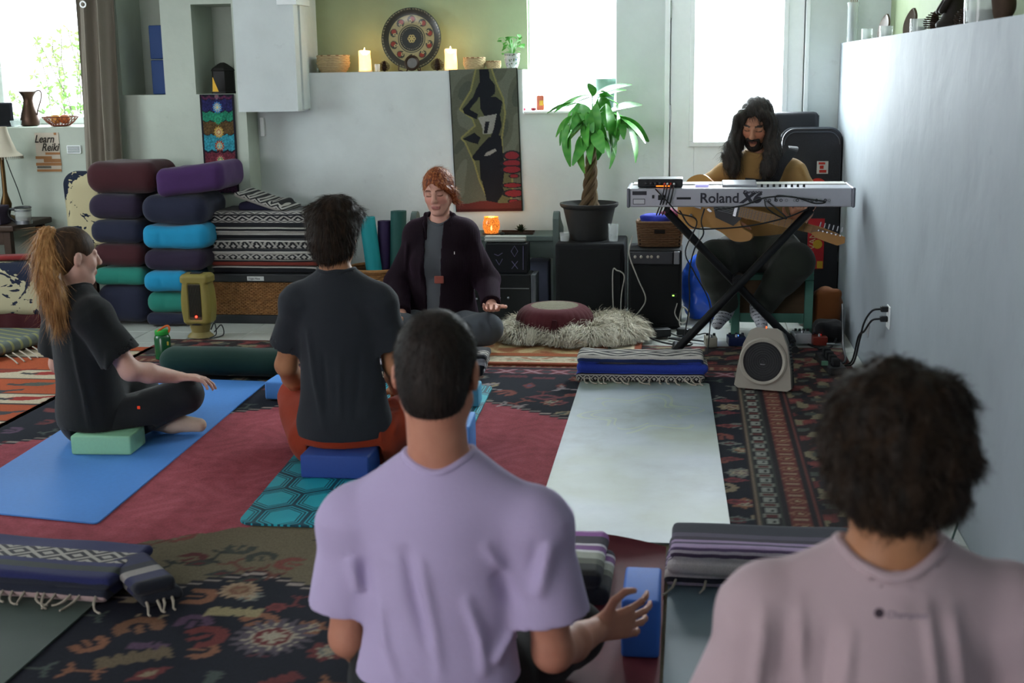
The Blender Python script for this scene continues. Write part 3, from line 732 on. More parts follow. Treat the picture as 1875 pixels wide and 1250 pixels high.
    P.put(t & (np.abs(np.abs(q-.5)*.13-np.abs(f)) < .012) & (np.abs(f) < .045), '#a0707a'); P.put(t & ((eT < .02) | (eT > .11)), '#2a2630'); P.put(t & (np.hypot((np.where(q > .5, q-1, q))*.13, f) < .026), '#3b3a44')
    g_ = P.C.mean(-1, keepdims=True); out = (P.C*.78+g_*.22)*np.where(red[..., None], 1.36, .92)
    return np.clip(out, 0, .8)
m_rug = attr_mat('wool_pile', 0.95, 420, 0.5, 0.22, 160)
top(pattern_grid('persian_rug', -2.85, 0.785, 2.25, 6.56, 0.010, 0.0095, persian, m_rug, thick=0.01), 'large worn oriental carpet with red centre and navy patterned field', 'rug')
# pale rug under the sheepskin
def pale_rug(X, Y):
    P = Paint(X, Y, '#8c6a45')
    w = np.sin(X*31+2*np.sin(Y*22))+np.sin(Y*37+2*np.sin(X*19)); P.put(w > .5, '#a58f68'); P.put(w < -.9, '#7c4a2c')
    dx, dy = np.minimum(X+1.62, -0.235-X), np.minimum(Y-6.05, 6.98-Y); e = np.minimum(dx, dy)
    P.put(e < .235, '#8c4a2a'); m = e < .16; P.put(m, '#aca08a'); w2 = np.sin(X*60+3*np.sin(Y*44))+np.sin(Y*66+2*np.sin(X*40)); P.put(m & (w2 > .7), '#8a8a74'); P.put(m & (w2 < -1.0), '#8f6b55')
    P.put((e < .175) & (e > .155), '#5c5a45'); P.put(e < .045, '#7e3f28'); P.put((e < .055) & (e > .04), '#c3b59a'); return P.C
top(pattern_grid('floor_rug', -1.62, -0.235, 6.05, 6.98, 0.021, 0.008, pale_rug, m_rug, thick=0.010), 'beige and orange floral rug with rust edge under the sheepskin', 'rug')
# kilim with birds
def kilim(X, Y):
    P = Paint(X, Y, '#9d4a2a'); s = (Y-4.7)*1.0
    P.put((s % .46) < .17, '#b3a68e'); P.put(((s+.02) % .46) < .02, '#3b3434'); P.put((np.abs((s % .46)-.17) < .008), '#3b3434')
    for i, (cx, cy) in enumerate([(-2.97, 5.24), (-3.2, 5.34), (-3.05, 5.5), (-3.35, 5.75), (-3.1, 5.72), (-2.98, 4.98), (-3.3, 5.05), (-3.5, 5.45)]):
        u, v = P.loc(cx, cy, .15); c = ['#8d2f2a', '#3b3c40', '#4a4f48', '#7d3428'][i % 4]
        P.put((np.hypot(u/.085, (v-.008)/.036) < 1), c); P.put((np.abs(v-.02-.25*(u-.06)) < .014) & (u > .05) & (u < .15), c); P.put((np.abs(v-.4*np.abs(u+.08)) < .016) & (u < -.05) & (u > -.14), '#3a3a3c')
    P.put((X > -2.86) & (np.sin(Y*90) > 0), '#6d3a2c')
    for cx in (-2.95, -3.15, -3.35): P.put((np.abs(X-cx) < .05*(1-((Y*9) % 1)*.6)) & (np.abs(Y-4.86) < .05), '#3c4050')
    return P.C
top(pattern_grid('kilim_rug', -3.75, -2.82, 4.55, 6.35, 0.010, 0.008, kilim, m_rug, thick=0.01), 'flat-woven kilim with orange and cream stripes and woven birds', 'rug')
# ================================================================== yoga mats
def slab(name, quad, z, th, mat, label, r=0.02, group=None, curl=None):
    q = [np.array(p, float) for p in quad]; pts = []
    for i in range(4):
        a, b, c = q[i-1], q[i], q[(i+1) % 4]; u = (a-b)/np.linalg.norm(a-b); v = (c-b)/np.linalg.norm(c-b)
        for k in range(5):
            t = k/4*math.pi/2; pts.append(b+(u+v)*r-v*r*math.cos(t)-u*r*math.sin(t))
    n = len(pts); V = [(*p, z) for p in pts]+[(*p, z+th) for p in pts]
    Fc = [tuple(range(n-1, -1, -1)), tuple(range(n, 2*n))]+[(i, (i+1) % n, n+(i+1) % n, n+i) for i in range(n)]
    return top(MB().add(V, Fc).build(name, mat), label, 'yoga mat', group)
def mat_foam(name, c, var=0.1, rough=0.55, scale=7):
    n = NM(name, rough, 0, 0.4); nz = n.noise(scale, 5, 0.6); b = lin(c)
    n.col(n.mix(nz, tuple(x*(1-var) for x in b), tuple(min(1, x*(1+var)) for x in b))); n.bump(n.noise(260, 2), 0.25, 0.002); return n.m
m_blue = mat_foam('blue_foam', '#4a86d0', 0.10, 0.6, 60)
slab('yoga_mat', [(-1.885, 3.70), (-1.955, 5.62), (-2.575, 5.66), (-2.50, 3.80)], .0115, .005, m_blue, 'bright blue yoga mat under the woman with the ponytail')
n = NM('grey_green_mat', 0.42, 0, 0.4); x, y, z = n.xyz()
cloud = n.noise(3.4, 5, 0.6); fine = n.noise(45, 3, stretch=(1, .3, 1))
c = n.ramp(cloud, [(0.3, '#6f7a72'), (0.5, '#86929a'), (0.72, '#98a3ab')]); c = n.mix(fine*0.5, c, '#8b979c')
lx = x+0.19; ly = y-5.2; rr = (lx*lx+ly*ly*0.6).sqrt(); ang = ly.atan2(lx)
pet = ((ang*6.0).sin()*0.05+0.21); orn = ((rr-pet).abs().lt(0.010)).mx(((rr*1.25-pet).abs()).lt(0.008))*n.noise(6).gt(0.42)
n.col(n.mix(orn*0.32, n.mix(n.ramp(n.noise(1.6, 2), [(.45, (0, 0, 0)), (.62, (1, 1, 1))])*.55, c, '#84906a'), '#a3b06a')); n.bump(n.noise(300, 2), 0.2, 0.002)
slab('yoga_mat', [(-.475, 3.70), (-.49, 5.74), (.10, 5.74), (.145, 3.70)], .0115, .005, n.m, 'empty pale grey-green yoga mat with faint lotus print')
# hexagon print
n = NM('teal_print_mat', 0.5, 0, 0.35); x, y, z = n.xyz()
hs = 0.105
def hexd(px, py):
    ax_ = (px.frac()-0.5); ay_ = ((py/1.7320508).frac()-0.5)*1.7320508
    return ax_, ay_
def hexf(x, y, s):
    px, py = x/s, y/s
    a1, b1 = hexd(px, py); a2, b2 = hexd(px+0.5, py+0.8660254)
    d1 = a1*a1+b1*b1; d2 = a2*a2+b2*b2; w = d1.lt(d2)
    gx = a2+(a1-a2)*w; gy = b2+(b1-b2)*w
    gx, gy = gx.abs(), gy.abs(); return gx.mx(gx*0.5+gy*0.8660254)     # 0 centre .. 0.5 edge
h = hexf(x+0.02, y*0.8, 0.16)
line = h.gt(0.455).mx(h.band(0.385, 0.425)).mx(h.band(0.325, 0.352))
diag = ((x*9+y*3).sin()*0.5+0.5)
c = n.mix(n.noise(9), '#27aeb5', '#1b93ab'); n.col(n.mix(line*0.95, c, '#0a3a4a')); n.bump(n.noise(260, 2), 0.2, 0.002)
slab('yoga_mat', [(-1.43, 3.74), (-1.53, 5.62), (-.88, 5.62), (-.82, 3.74)], .0115, .007, n.m, 'turquoise yoga mat with dark hexagon line print', 0.05)
slab('yoga_mat', [(-1.62, 1.2), (-1.60, 3.30), (-2.22, 3.30), (-2.25, 1.2)], .0115, .005, mat_foam('dark_green_grey_foam', '#39463f', .08), 'dark green-grey yoga mat at the near left corner')
slab('yoga_mat', [(.55, 1.2), (.56, 3.55), (-.045, 3.55), (-.05, 1.2)], .0115, .006, mat_foam('blue_grey_ribbed', '#5c6e78', .12), 'blue-grey ribbed yoga mat under the purple striped blanket by the wall')
# red mat whose far end curls up
nn = 30; V = []; Fc = []
prof = [(1.3, 0.0), (2.2, 0), (3.0, 0), (3.35, 0), (3.46, .002), (3.54, .010), (3.60, .030), (3.625, .052)]
prof = [(y_, z_) for _, y_, z_ in curve_pts([(0, a, b) for a, b in prof], 35)]; th = .006
xs_ = np.linspace(-.56, -.055, 15); k = len(prof); th = .006
for xx in xs_:
    w_ = .45+.55*math.sin(math.pi*(xx+.56)/.505)
    for y_, z_ in prof: V += [(xx, y_+(.04*(w_-1) if z_ > .004 else 0), .0115+z_*w_), (xx, y_+.002+(.04*(w_-1) if z_ > .004 else 0), .0115+z_*w_+th)]
for c_ in range(len(xs_)-1):
    for i in range(k-1):
        a = 2*k*c_+2*i; b = a+2; o = 2*k
        Fc += [(a, b, b+o, a+o), (a+1, a+1+o, b+1+o, b+1)]
        if c_ == 0: Fc += [(a, a+1, b+1, b)]
        if c_ == len(xs_)-2: Fc += [(a+o, b+o, b+1+o, a+1+o)]
    q0 = 2*k*c_; Fc += [(q0, q0+2*k, q0+2*k+1, q0+1), (q0+2*k-2, q0+2*k-1, q0+4*k-1, q0+4*k-2)]
top(MB().add(V, Fc).build('yoga_mat', mat_foam('dark_red_ribbed', '#6b2630', .15, .7, 30), smooth=True), 'dark red yoga mat with curled far end under the foreground man', 'yoga mat')
# ================================================================== folded blankets
def blanket_mat(name, stops, bands=(), lo=0.0, hi=1.0, nz=0.25):
    """stripes along the length; s runs from the back over the top and down the front"""
    n = NM(name, 0.95, 0, 0.1); x, y, z = n.xyz(); s_ = (y+z-lo)/(hi-lo)
    s2 = s_+(n.noise(18, 2)-0.5)*0.02
    c = n.ramp(s2, stops, True)
    for a, b, fx, fs, c1, c2 in bands:
        zig = ((x*fx).frac()-0.5).abs(); pat = (((s2-a)/(b-a)).__sub__(0.5).abs()*fs+zig*2.4).frac().gt(0.5)
        c = n.mix(s2.band(a, b), c, n.mix(pat, c1, c2))
    f = n.noise(330, 2); c = n.mix(1.0, c, n.ramp(f, [(.2, (1-nz,)*3), (.8, (1+nz*.6,)*3)]), 'MULTIPLY')
    n.col(c); n.bump(n.noise(420, 2), .5, .003); n.b.inputs['Sheen Weight'].default_value = .15; return n.m
m_fringe = plain('cream_yarn', '#a49c8d', 0.95)
def blanket(name, loc, rz, L, Wd, H, layers, mat, label, seed=0, fringe=0, amp=0.006, group=None, h=0.008, sag=0.0, tiltx=0.0):
    rn = random.Random(seed); t = H/layers
    g = SDF((-L/2-.04, -Wd/2-.04, -.02), (L/2+.04, Wd/2+.04, H+.06), h)
    for i in range(layers):
        dx, dy = rn.uniform(-.012, .012), rn.uniform(-.012, .006)
        g.box((dx, dy, (i+.5)*t), (L/2-rn.uniform(0, .012), Wd/2-abs(dy)-rn.uniform(0, .01), t/2*1.06), rnd=t/2*0.95, k=t*.12)
    ph = seed*1.7
    g.warp(lambda a, b, c: amp*wob((a*1.0, b*1.3, c*.4), 17, ph)*np.clip(c/H, 0, 1)+sag*np.cos(a/L*math.pi)*np.clip(c/H, 0, 1), amp+sag)
    g.plane((0, 0, 0.0), (0, 0, -1))
    o = g.build(name, mat); top(o, label, 'blanket', group)
    if fringe:
        mb = MB()
        for i in range(fringe):
            x0 = -L/2+.02+(L-.04)*(i+rn.random()*.6)/fringe; l = rn.uniform(.025, .055); d = rn.uniform(-.03, .03)
            mb.tube(curve_pts([(x0, -Wd/2+.02, .022), (x0+d*.3, -Wd/2-.008, .012), (x0+d, -Wd/2-l*.7, .004), (x0+d*1.6+.008, -Wd/2-l, .005)], 6), [.004]*3+[.003]*4, 5)
        mb.build('fringe', m_fringe, o, True)['kind'] = 'stuff'
    o.location = loc; o.rotation_euler = (tiltx, 0, rz); return o
BW = ('#b3aea6', '#2a2a2e')
mB1 = blanket_mat('blanket_blue_white', [(0, '#b0aca6'), (.03, '#26262c'), (.11, '#b0aca6'), (.13, '#26262c'), (.16, '#2c3f9a'), (.30, '#26345f'), (.34, '#b9b5ae'), (.92, '#c4c0ba')],
        [(.03, .11, 26, 2, *BW), (.42, .90, 4.5, 3.4, *BW)], -.11, .235)
blanket('folded_blanket', (-.21, 5.83, .0165), .02, .60, .22, .125, 3, mB1, 'folded white and royal blue blanket with diamond weave on the empty mat', 3, 16, sag=.006)
mB2 = blanket_mat('blanket_navy_pink', [(0, '#262a3a'), (.06, '#a8928f'), (.19, '#2a2e3a'), (.28, '#2b2f5a'), (.42, '#39413e'), (.5, '#2b2f5a'), (.56, '#aaa59c'), (.76, '#2b2f5a')], [(.56, .76, 11, 3.0, '#aaa59c', '#2a2b30')], -.2, .24)
blanket('folded_blanket', (-1.95, 3.245, .0165), -.06, .80, .30, .075, 2, mB2, 'navy folded blanket with zigzag band and pink stripe at the near left', 5, 22)
mb4 = blanket_mat('blanket_navy_end', [(0, '#23262e'), (.3, '#23264a'), (.5, '#8f8b86'), (.66, '#22252f'), (.8, '#23264a')], (), -.1, .16)
blanket('folded_blanket', (-1.49, 3.18, .018), .75, .13, .26, .075, 2, mb4, 'loose navy and white blanket end beside the near-left zigzag blanket', 6, 4)
PUR = [(0, '#26282e'), (.05, '#a79aa8'), (.09, '#2c2c34'), (.14, '#c4bcb8'), (.22, '#d0c9c6'), (.28, '#5a4c62'), (.31, '#c9bfc8'), (.34, '#6a5878'), (.38, '#b39abf'), (.46, '#574a62'), (.50, '#a88fb5'), (.55, '#453e4c'), (.62, '#5f566a'), (.70, '#3a3b46'), (.88, '#42454f')]
mP = blanket_mat('blanket_purple_grey', PUR, (), -.12, .24)
blanket('folded_blanket', (.29, 3.45, .018), -.03, .68, .24, .12, 3, mP, 'folded purple, white and charcoal striped blanket beside the right wall mat', 8, 8, .005)
PUR2 = [(0, '#2a2c30'), (.2, '#3b3c3a'), (.36, '#6d6f63'), (.45, '#b0b3a6'), (.56, '#e0dfe0'), (.6, '#8d5f9a'), (.68, '#e0d8e2'), (.72, '#4a4450'), (.85, '#9a5fa6'), (.92, '#c9a6cf')]
mP2 = blanket_mat('blanket_violet_white', PUR2, (), -.16, .27)
blanket('folded_blanket', (-.375, 3.36, .0180), .0, .36, .34, .10, 2, mP2, 'folded violet, white and grey striped blanket in front of the foreground man', 9, 0, .008)
mB3 = blanket_mat('blanket_black_white', [(0, '#22242a'), (.25, '#a7a3ab'), (.35, '#26262c'), (.5, '#b3afb5'), (.75, '#2a2a30')], [(.5, .75, 8, 3, *BW)], -.12, .2)
blanket('folded_blanket', (-1.2, 5.86, .02), .02, .52, .2, .10, 3, mB3, 'black and white folded blanket at the far end of the turquoise mat', 11, 6)
# dark green rolled mat lying across the head of the blue mat
g = SDF((-2.75, 5.55, .0), (-1.85, 6.25, .22), .009)
a, b = np.array([-2.44, 5.735, .085]), np.array([-1.93, 5.72, .085])
g.cap(a, b, .08, .08, flat=((0, 0, 1), .85)); g.warp(lambda x, y, z: .005*wob((x, y, z), 20), .005); g.plane((0, 0, .0168), (0, 0, -1))
top(g.build('bolster', plain('dark_green_velvet', '#12332b', .9, sheen=.1)), 'dark green bolster lying across the end of the blue mat', 'bolster')
# grey striped mat partly rolled at the far left
n = NM('grey_striped_cotton', .9); x, y, z = n.xyz(); q = ((x*.5+y)*14).frac(); n.col(n.mix(q.gt(.72), '#5c645f', '#87885a')); mgs = n.m
g = SDF((-4.0, 5.8, .0), (-3.3, 6.9, .14), .01)
g.cap((-3.55, 5.96, .055), (-3.42, 6.56, .055), .045, .045, flat=((0, 0, 1), .7)); g.box((-3.72, 6.30, .035), (.2, .3, .022), rnd=.02, k=.01); g.plane((0, 0, .021), (0, 0, -1))
o = top(g.build('rag_rug', mgs), 'grey striped cotton rug with rolled edge on the kilim', 'rug')
mb = MB()
for i in range(12):
    y0 = 5.94+.05*i; mb.tube(curve_pts([(-3.44+.01*i, y0, .05), (-3.39+.01*i, y0-.02, .03), (-3.35+.01*i, y0-.05, .016)], 6), .004, 5)
mb.build('fringe', m_fringe, o, True)['kind'] = 'stuff'
# ================================================================== yoga blocks
def foam(name, c): return plain(name, c, 0.6, var=0.07, scale=90, bump=.25, bscale=500)
def block(loc, d, rz, mat, label, rot=None):
    o = MB().box((0, 0, d[2]/2), d, bev=.008, seg=3).build('yoga_block', mat, smooth=True); o.location = loc; o.rotation_euler = rot or (0, 0, rz)
    return top(o, label, 'yoga block')
block((-2.215, 4.50, .0165), (.235, .16, .075), .06, foam('mint_foam', '#8fc9a4'), 'mint green yoga block under the woman with the ponytail')
block((-1.235, 4.295, .0185), (.25, .17, .085), .0, foam('navy_blue_foam', '#2c4a94'), 'dark blue yoga block under the man in orange shorts')
block((-1.735, 5.36, .0165), (.23, .15, .08), -.05, foam('sky_foam', '#5a9ae8'), 'light blue yoga block beside the dark-shirted man\'s left arm')
block((-.835, 4.50, .0185), (.10, .22, .15), .06, foam('sky_foam', '#5a9ae8'), 'light blue yoga block standing right of the orange shorts')
block((-1.0, 5.28, .0185), (.23, .12, .09), .03, foam('cyan_foam', '#63b6dc'), 'pale cyan yoga block in front of the man in orange shorts')
block((-.105, 3.02, .0175), (.092, .22, .15), .0, foam('cobalt_foam', '#3f74d6'), 'cobalt blue yoga block under the foreground man\'s right hand')
# ================================================================== people
skin_a = skin_mat('skin_fair', '#c48a72', '#b57a64'); skin_b = skin_mat('skin_warm', '#b5805c', '#a2704f'); skin_c = skin_mat('skin_pale', '#d0a898', '#c69a88')
black_hair = hair_mat('near_black_hair', '#1f1d1b', '#2f2722'); brown_hair = hair_mat('dark_brown_hair', '#1e1b18', '#38291c')
UP = vec(0, 0, 1)
def down(P, N): return np.tile(vec(0, 0, -1), (len(P), 1))
def pose(**kw): return {k: (np.array(v, float) if hasattr(v, '__len__') else v) for k, v in kw.items()}
def shorthair(name, P, HR, mat, parent, s=1.0, thick=.012, h=.005, nape=-.075, bumps=.003, strands=(), ext=(), cutfwd=.045, seed=1, wf=60):
    c = P['head']; L = lambda *p: c+HR@(vec(*p)*s); g = SDF(c-.2, c+.2, h)
    g.ell(L(0, -.014, .035), vec(.0745+thick, .095+thick, .085+thick)*s, HR, .02); g.ell(L(0, -.035, -.03), vec(.064+thick*.6, .066+thick*.6, .075), HR, .03)
    for p, r in ext: g.ell(L(*p), vec(*r)*s, HR, .02)
    g.warp(lambda x, y, z: bumps*wob((x, y, z), wf, seed)+bumps*.6*wob((x, y, z), wf*2.3, seed+1), bumps*2)
    # cut at the hairline: front, ears, nape
    g.plane(L(0, cutfwd, .0), HR@vec(0, 1, -.55)); g.plane(L(0, -.05, nape), HR@vec(0, .35, -1))
    for x in (-1, 1): g.ell(L(x*.09, .012, -.02), vec(.03, .034, .05)*s, HR, .006, 'sub')
    return hair_mesh(name, g, mat, parent, strands, seed)
# ---- the man in the lavender shirt, nearest the middle ---------------------------------
Y0 = 2.42
P3 = pose(head=ay(800, 682, Y0+.02), neck=ay(806, 872, Y0), shL=ay(645, 955, Y0+.01), shR=ay(982, 960, Y0+.01), elL=ay(640, 1165, Y0+.02), wrL=ay(720, 1235, Y0+.25),
          elR=ay(1012, 1192, Y0+.02), wrR=ay(1093, 1152, Y0+.28), pelvis=vec(-.505, Y0+.0, .19), hipL=vec(-.60, Y0+.05, .17), hipR=vec(-.41, Y0+.05, .17),
          knL=vec(-.74, Y0+.40, .13), knR=vec(-.27, Y0+.40, .12), anL=vec(-.45, Y0+.42, .075), anR=vec(-.58, Y0+.36, .075), toeL=vec(-.33, Y0+.34, .06), toeR=vec(-.72, Y0+.28, .06), neckr=.062)
H3 = frame(90, -14)
pr = body('person', P3, H3, skin_a, 1.0, .006, hands={'R': dict(f=(.80, .55, .0), n=(-.55, .8, 0), side=(0, 0, 1), curl=(.22, .32, .3), spread=.22, thumb=(1.2, -.15)), 'L': dict(f=(.3, .8, -.2), n=(0, 0, -1), side=(1, 0, 0))}, face=True, floor_z=.0182)
top(pr, 'person in a pale lavender T-shirt seated in the foreground, hand on a blue block', 'person')
m_lav = cloth_mat('lavender_cotton', '#b9acd0', .05, .9, 500, .3)
q = lambda x, y, d=0.0: ay(x, y, Y0-.105-d)
tee('shirt', P3, m_lav, pr, 1.0, .010, .006, .68, (.062, .086), -.10, .066, wst=(.165, .118), shr=.058,
    folds=[([q(770, 1020), q(790, 1120), q(815, 1245)], .010, 1), ([q(880, 1000), q(930, 1070), q(962, 1110)], .010, 1), ([q(850, 1090), q(880, 1170), q(890, 1240)], .010, 1), ([q(690, 1100), q(705, 1180), q(735, 1245)], .010, 1), ([q(935, 1180), q(905, 1225)], .012, 1), ([q(640, 1020, -.04), q(660, 1085, -.04)], .014, 1), ([q(1010, 985, -.05), q(985, 1090, -.05)], .016, 1), ([q(985, 1000), q(960, 1110)], .012, -1), ([q(655, 1030), q(668, 1105)], .012, -1), ([q(740, 1000), q(760, 1090), q(790, 1180)], .012, -1), ([q(900, 1060), q(940, 1130)], .012, -1)], wr=.0045)
trousers('trousers', P3, cloth_mat('black_cotton', '#1c1f20', .15), pr, 1.0, .014, .009, z0=.0185)
shorthair('hair', P3, H3, black_hair, pr, 1.0, .007, .005, -.102, .0012, [dict(n=7000, length=.016, flow=down, width=.0009, lift=.5)], cutfwd=.05)
MB().box(ay(805, 872, Y0-.055), (.012, .003, .007), bev=.001).build('shirt_tag', plain('dark_label', '#2a2328'), pr)
# ---- the person with curly hair at the right front ----------------------------------------
Y0 = 1.74
P4 = pose(head=ay(1636, 832, Y0+.03), neck=ay(1628, 1048, Y0), shL=ay(1405, 1128, Y0+.0), shR=ay(1850, 1130, Y0+.02), elL=ay(1345, 1400, Y0+.03), wrL=ay(1440, 1500, Y0+.25),
          elR=ay(1930, 1400, Y0+.03), wrR=ay(1850, 1500, Y0+.25), pelvis=vec(.255, Y0, .23), hipL=vec(.16, Y0+.05, .2), hipR=vec(.35, Y0+.05, .2), knL=vec(-.02, Y0+.36, .16), knR=vec(.58, Y0+.36, .16),
          anL=vec(.34, Y0+.42, .075), anR=vec(.2, Y0+.36, .075), toeL=vec(.46, Y0+.36, .06), toeR=vec(.06, Y0+.3, .06), neckr=.060)
H4 = frame(92, -8)
pr = body('person', P4, H4, skin_b, 1.0, .006, hands={'L': dict(f=(.3, .8, -.2), n=(0, 0, -1), side=(1, 0, 0)), 'R': dict(f=(-.3, .8, -.2), n=(0, 0, -1), side=(-1, 0, 0))})
top(pr, 'person with thick dark curls in a pinkish white T-shirt, nearest the right wall', 'person')
q = lambda x, y, d=0.0: ay(x, y, Y0-.10-d)
m_pink = cloth_mat('pinkish_white_cotton', '#bba6ab', .05, .9, 500, .3)
tee('shirt', P4, m_pink, pr, 1.0, .010, .006, .70, (.062, .098), -.1, .069, shr=.06, folds=[([q(1400, 1110, -.02), q(1380, 1300, -.02)], .009, 1), ([q(1470, 1090), q(1470, 1300)], .008, 1), ([q(1560, 1150), q(1540, 1300)], .007, 1), ([q(1750, 1110), q(1775, 1300)], .009, 1), ([q(1440, 1120), q(1430, 1290)], .007, -1), ([q(1520, 1150), q(1505, 1290)], .006, -1), ([q(1700, 1100), q(1720, 1290)], .007, 1), ([q(1480, 1050), q(1540, 1030)], .009, 1)], wr=.005)
trousers('trousers', P4, cloth_mat('black_cotton', '#1c1f20', .15), pr, 1.0, .014, .010, z0=.0185)
cur = [((x_*.86, y_*.86, z_*.84-.004), (r_*.82, r_*.82, r_*.82)) for x_, y_, z_, r_ in [(-.07, -.05, .07, .045), (-.03, -.09, .09, .045), (.03, -.08, .10, .05), (.075, -.04, .07, .048), (.085, -.04, .0, .045), (-.085, -.03, .02, .04), (-.06, -.09, .02, .045), (.05, -.1, .03, .05), (0, -.11, .03, .045), (.085, -.03, -.05, .036), (-.075, -.035, -.04, .035), (0, -.1, -.04, .04), (.05, -.085, -.05, .042), (-.045, -.085, -.05, .04), (0, 0, .115, .045), (-.06, .0, .1, .04), (.07, .01, .1, .045), (.0, .06, .11, .04), (-.05, .06, .09, .04), (.06, .06, .09, .04)]]
shorthair('hair', P4, H4, brown_hair, pr, 1.0, .012, .006, -.112, .006, [dict(n=9000, length=.036, flow=down, width=.0011, lift=.5, curl=.75, seg=6, freq=9), dict(n=900, length=.035, flow=down, width=.0010, lift=1.2, curl=.9, seg=6, freq=8)], ext=cur, cutfwd=.07, seed=4, wf=70)
m_ink = plain('grey_ink', '#6d6672')
for nm, body_, px, py, sz in (('shirt_print', 'Champion', 1622, 1130, .0125),):
    p = ay(px, py, Y0-.135); text_mesh(nm, body_, p, sz, m_ink, pr, (math.radians(80), 0, math.radians(1)), shear=.2, depth=.0006)
MB().lathe([(.006, -.0006), (.0065, 0), (.006, .0006)], ay(1610, 1122, Y0-.134), 14, np_rot if False else Matrix.Rotation(math.radians(80), 3, 'X')).build('shirt_print', plain('dark_ink', '#41363f'), pr)
# ---- the man in the dark grey shirt --------------------------------------------------------
Y0 = 4.40
B2 = [((-1.37, 4.20, .0), (-1.10, 4.39, .1045))]
P2 = pose(head=ay(612, 432, Y0+.03), neck=ay(617, 512, Y0), shL=ay(548, 552, Y0), shR=ay(693, 555, Y0+.02), elL=ay(524, 668, Y0+.06), wrL=ay(552, 722, Y0+.34), elR=ay(722, 668, Y0+.06), wrR=ay(726, 712, Y0+.34),
          pelvis=ay(630, 782, Y0+.0), hipL=ay(585, 800, Y0+.06), hipR=ay(688, 800, Y0+.06), knL=vec(-1.535, Y0+.36, .19), knR=vec(-.90, Y0+.36, .19), anL=vec(-1.12, Y0+.46, .09), anR=vec(-1.28, Y0+.4, .09), toeL=vec(-1.0, Y0+.42, .07), toeR=vec(-1.42, Y0+.36, .07))
H2 = frame(88, -6)
pr = body('person', P2, H2, skin_b, .97, .006, hands={'L': dict(f=(.15, .9, -.3), n=(0, .2, -1), side=(1, 0, 0)), 'R': dict(f=(-.1, .9, -.3), n=(0, .2, -1), side=(-1, 0, 0))}, cuts=B2, floor_z=.0195)
top(pr, 'man in a dark grey T-shirt and orange shorts seated on a blue block', 'person')
q = lambda x, y, d=0.0: ay(x, y, Y0-.11-d)
tee('shirt', P2, cloth_mat('charcoal_cotton', '#2b2f34', .12, .9, 420, .3), pr, .97, .010, .007, .68, (.064, .080), -.022, .064, wst=(.162, .115), shr=.06, cuts=B2, folds=[([q(560, 600), q(575, 700), q(600, 790)], .010, 1), ([q(680, 600), q(690, 680), q(668, 770)], .011, 1), ([q(640, 560), q(660, 590)], .008, 1), ([q(620, 650), q(625, 770)], .008, 1), ([q(590, 640), q(600, 760)], .009, -1), ([q(655, 640), q(650, 770)], .009, -1), ([q(700, 600), q(705, 680)], .010, -1)], wr=.006)
trousers('shorts', P2, cloth_mat('rust_orange_cotton', '#93351c', .12), pr, .97, .026, .008, cut=.92, waist=.05, pel=.138, cuts=B2, folds=[([ay(700, 745, Y0-.06), ay(690, 790, Y0-.1), ay(700, 815, Y0-.08)], .009, 1), ([ay(725, 745, Y0), ay(722, 800, Y0-.04)], .009, 1)])
shorthair('hair', P2, H2, brown_hair, pr, .97, .020, .006, -.085, .004, [dict(n=7000, length=.036, flow=down, width=.0011, lift=.5, curl=.15, seg=4)], ext=[((.02, -.03, .12), (.06, .06, .03)), ((.06, .03, .075), (.04, .06, .04)), ((-.055, -.02, .08), (.045, .06, .04)), ((0, -.09, -.04), (.058, .03, .05))], cutfwd=.075, seed=6)
# ---- the woman with the ponytail -------------------------------------------------------------
Y0 = 4.55; fd = 52
B1 = [((-2.36, 4.40, .0), (-2.07, 4.60, .0935))]
fw = vec(math.cos(math.radians(fd)), math.sin(math.radians(fd)), 0); rt = vec(fw[1], -fw[0], 0)
hd = ay(133, 470, Y0)
nk = ay(140, 545, Y0-.01); pv = ay(170, 762, Y0+.05)
P1 = pose(head=hd, neck=nk, shL=nk-rt*.155-UP*.055, shR=nk+rt*.150-UP*.055-fw*.01, pelvis=pv, hipL=pv-rt*.09+fw*.05-UP*.02, hipR=pv+rt*.09+fw*.05-UP*.02,
          elR=ay(238, 678, Y0-.10), wrR=ay(322, 690, Y0+.06), elL=nk-rt*.25-UP*.3+fw*.02, wrL=pv-rt*.28+fw*.3+UP*.1,
          knR=ay(338, 722, Y0+.16), knL=pv-rt*.34+fw*.36+UP*.03, anR=vec(-2.17, 4.97, .085), anL=vec(-2.09, 4.72, .066), toeL=vec(-1.92, 4.735, .052), toeR=vec(-2.3, 5.02, .06))
H1 = frame(fd-4, -4)
pr = body('person', P1, H1, skin_c, .92, .006, hands={'R': dict(f=(.8, .40, -.10), n=(.05, 0, -1), side=(-.5, .8, 0), curl=(.25, .35, .3)), 'L': dict(f=(.2, .9, -.3), n=(0, 0, -1), side=(1, -.3, 0))}, fem=1.0, cuts=B1, floor_z=.0172)
top(pr, 'woman with a long blonde ponytail in black clothes seated on a green block', 'person')
m_blk = cloth_mat('black_jersey', '#1e2122', .12, .9, 420, .3)
tee('shirt', P1, m_blk, pr, .92, .014, .007, .74, (.068, .086), -.13, .060, fem=1.0, wr=.006, z0=.090, cuts=B1, wst=(.165, .12), folds=[([ay(120, 600, Y0-.16), ay(140, 700, Y0-.14), ay(175, 790, Y0-.08)], .012, 1), ([ay(200, 640, Y0-.18), ay(200, 720, Y0-.15)], .012, 1)])
trousers('leggings', P1, cloth_mat('charcoal_stretch', '#212426', .15, .7), pr, .92, .010, .008, wr=.003, z0=.0172, waist=.09, cuts=B1)
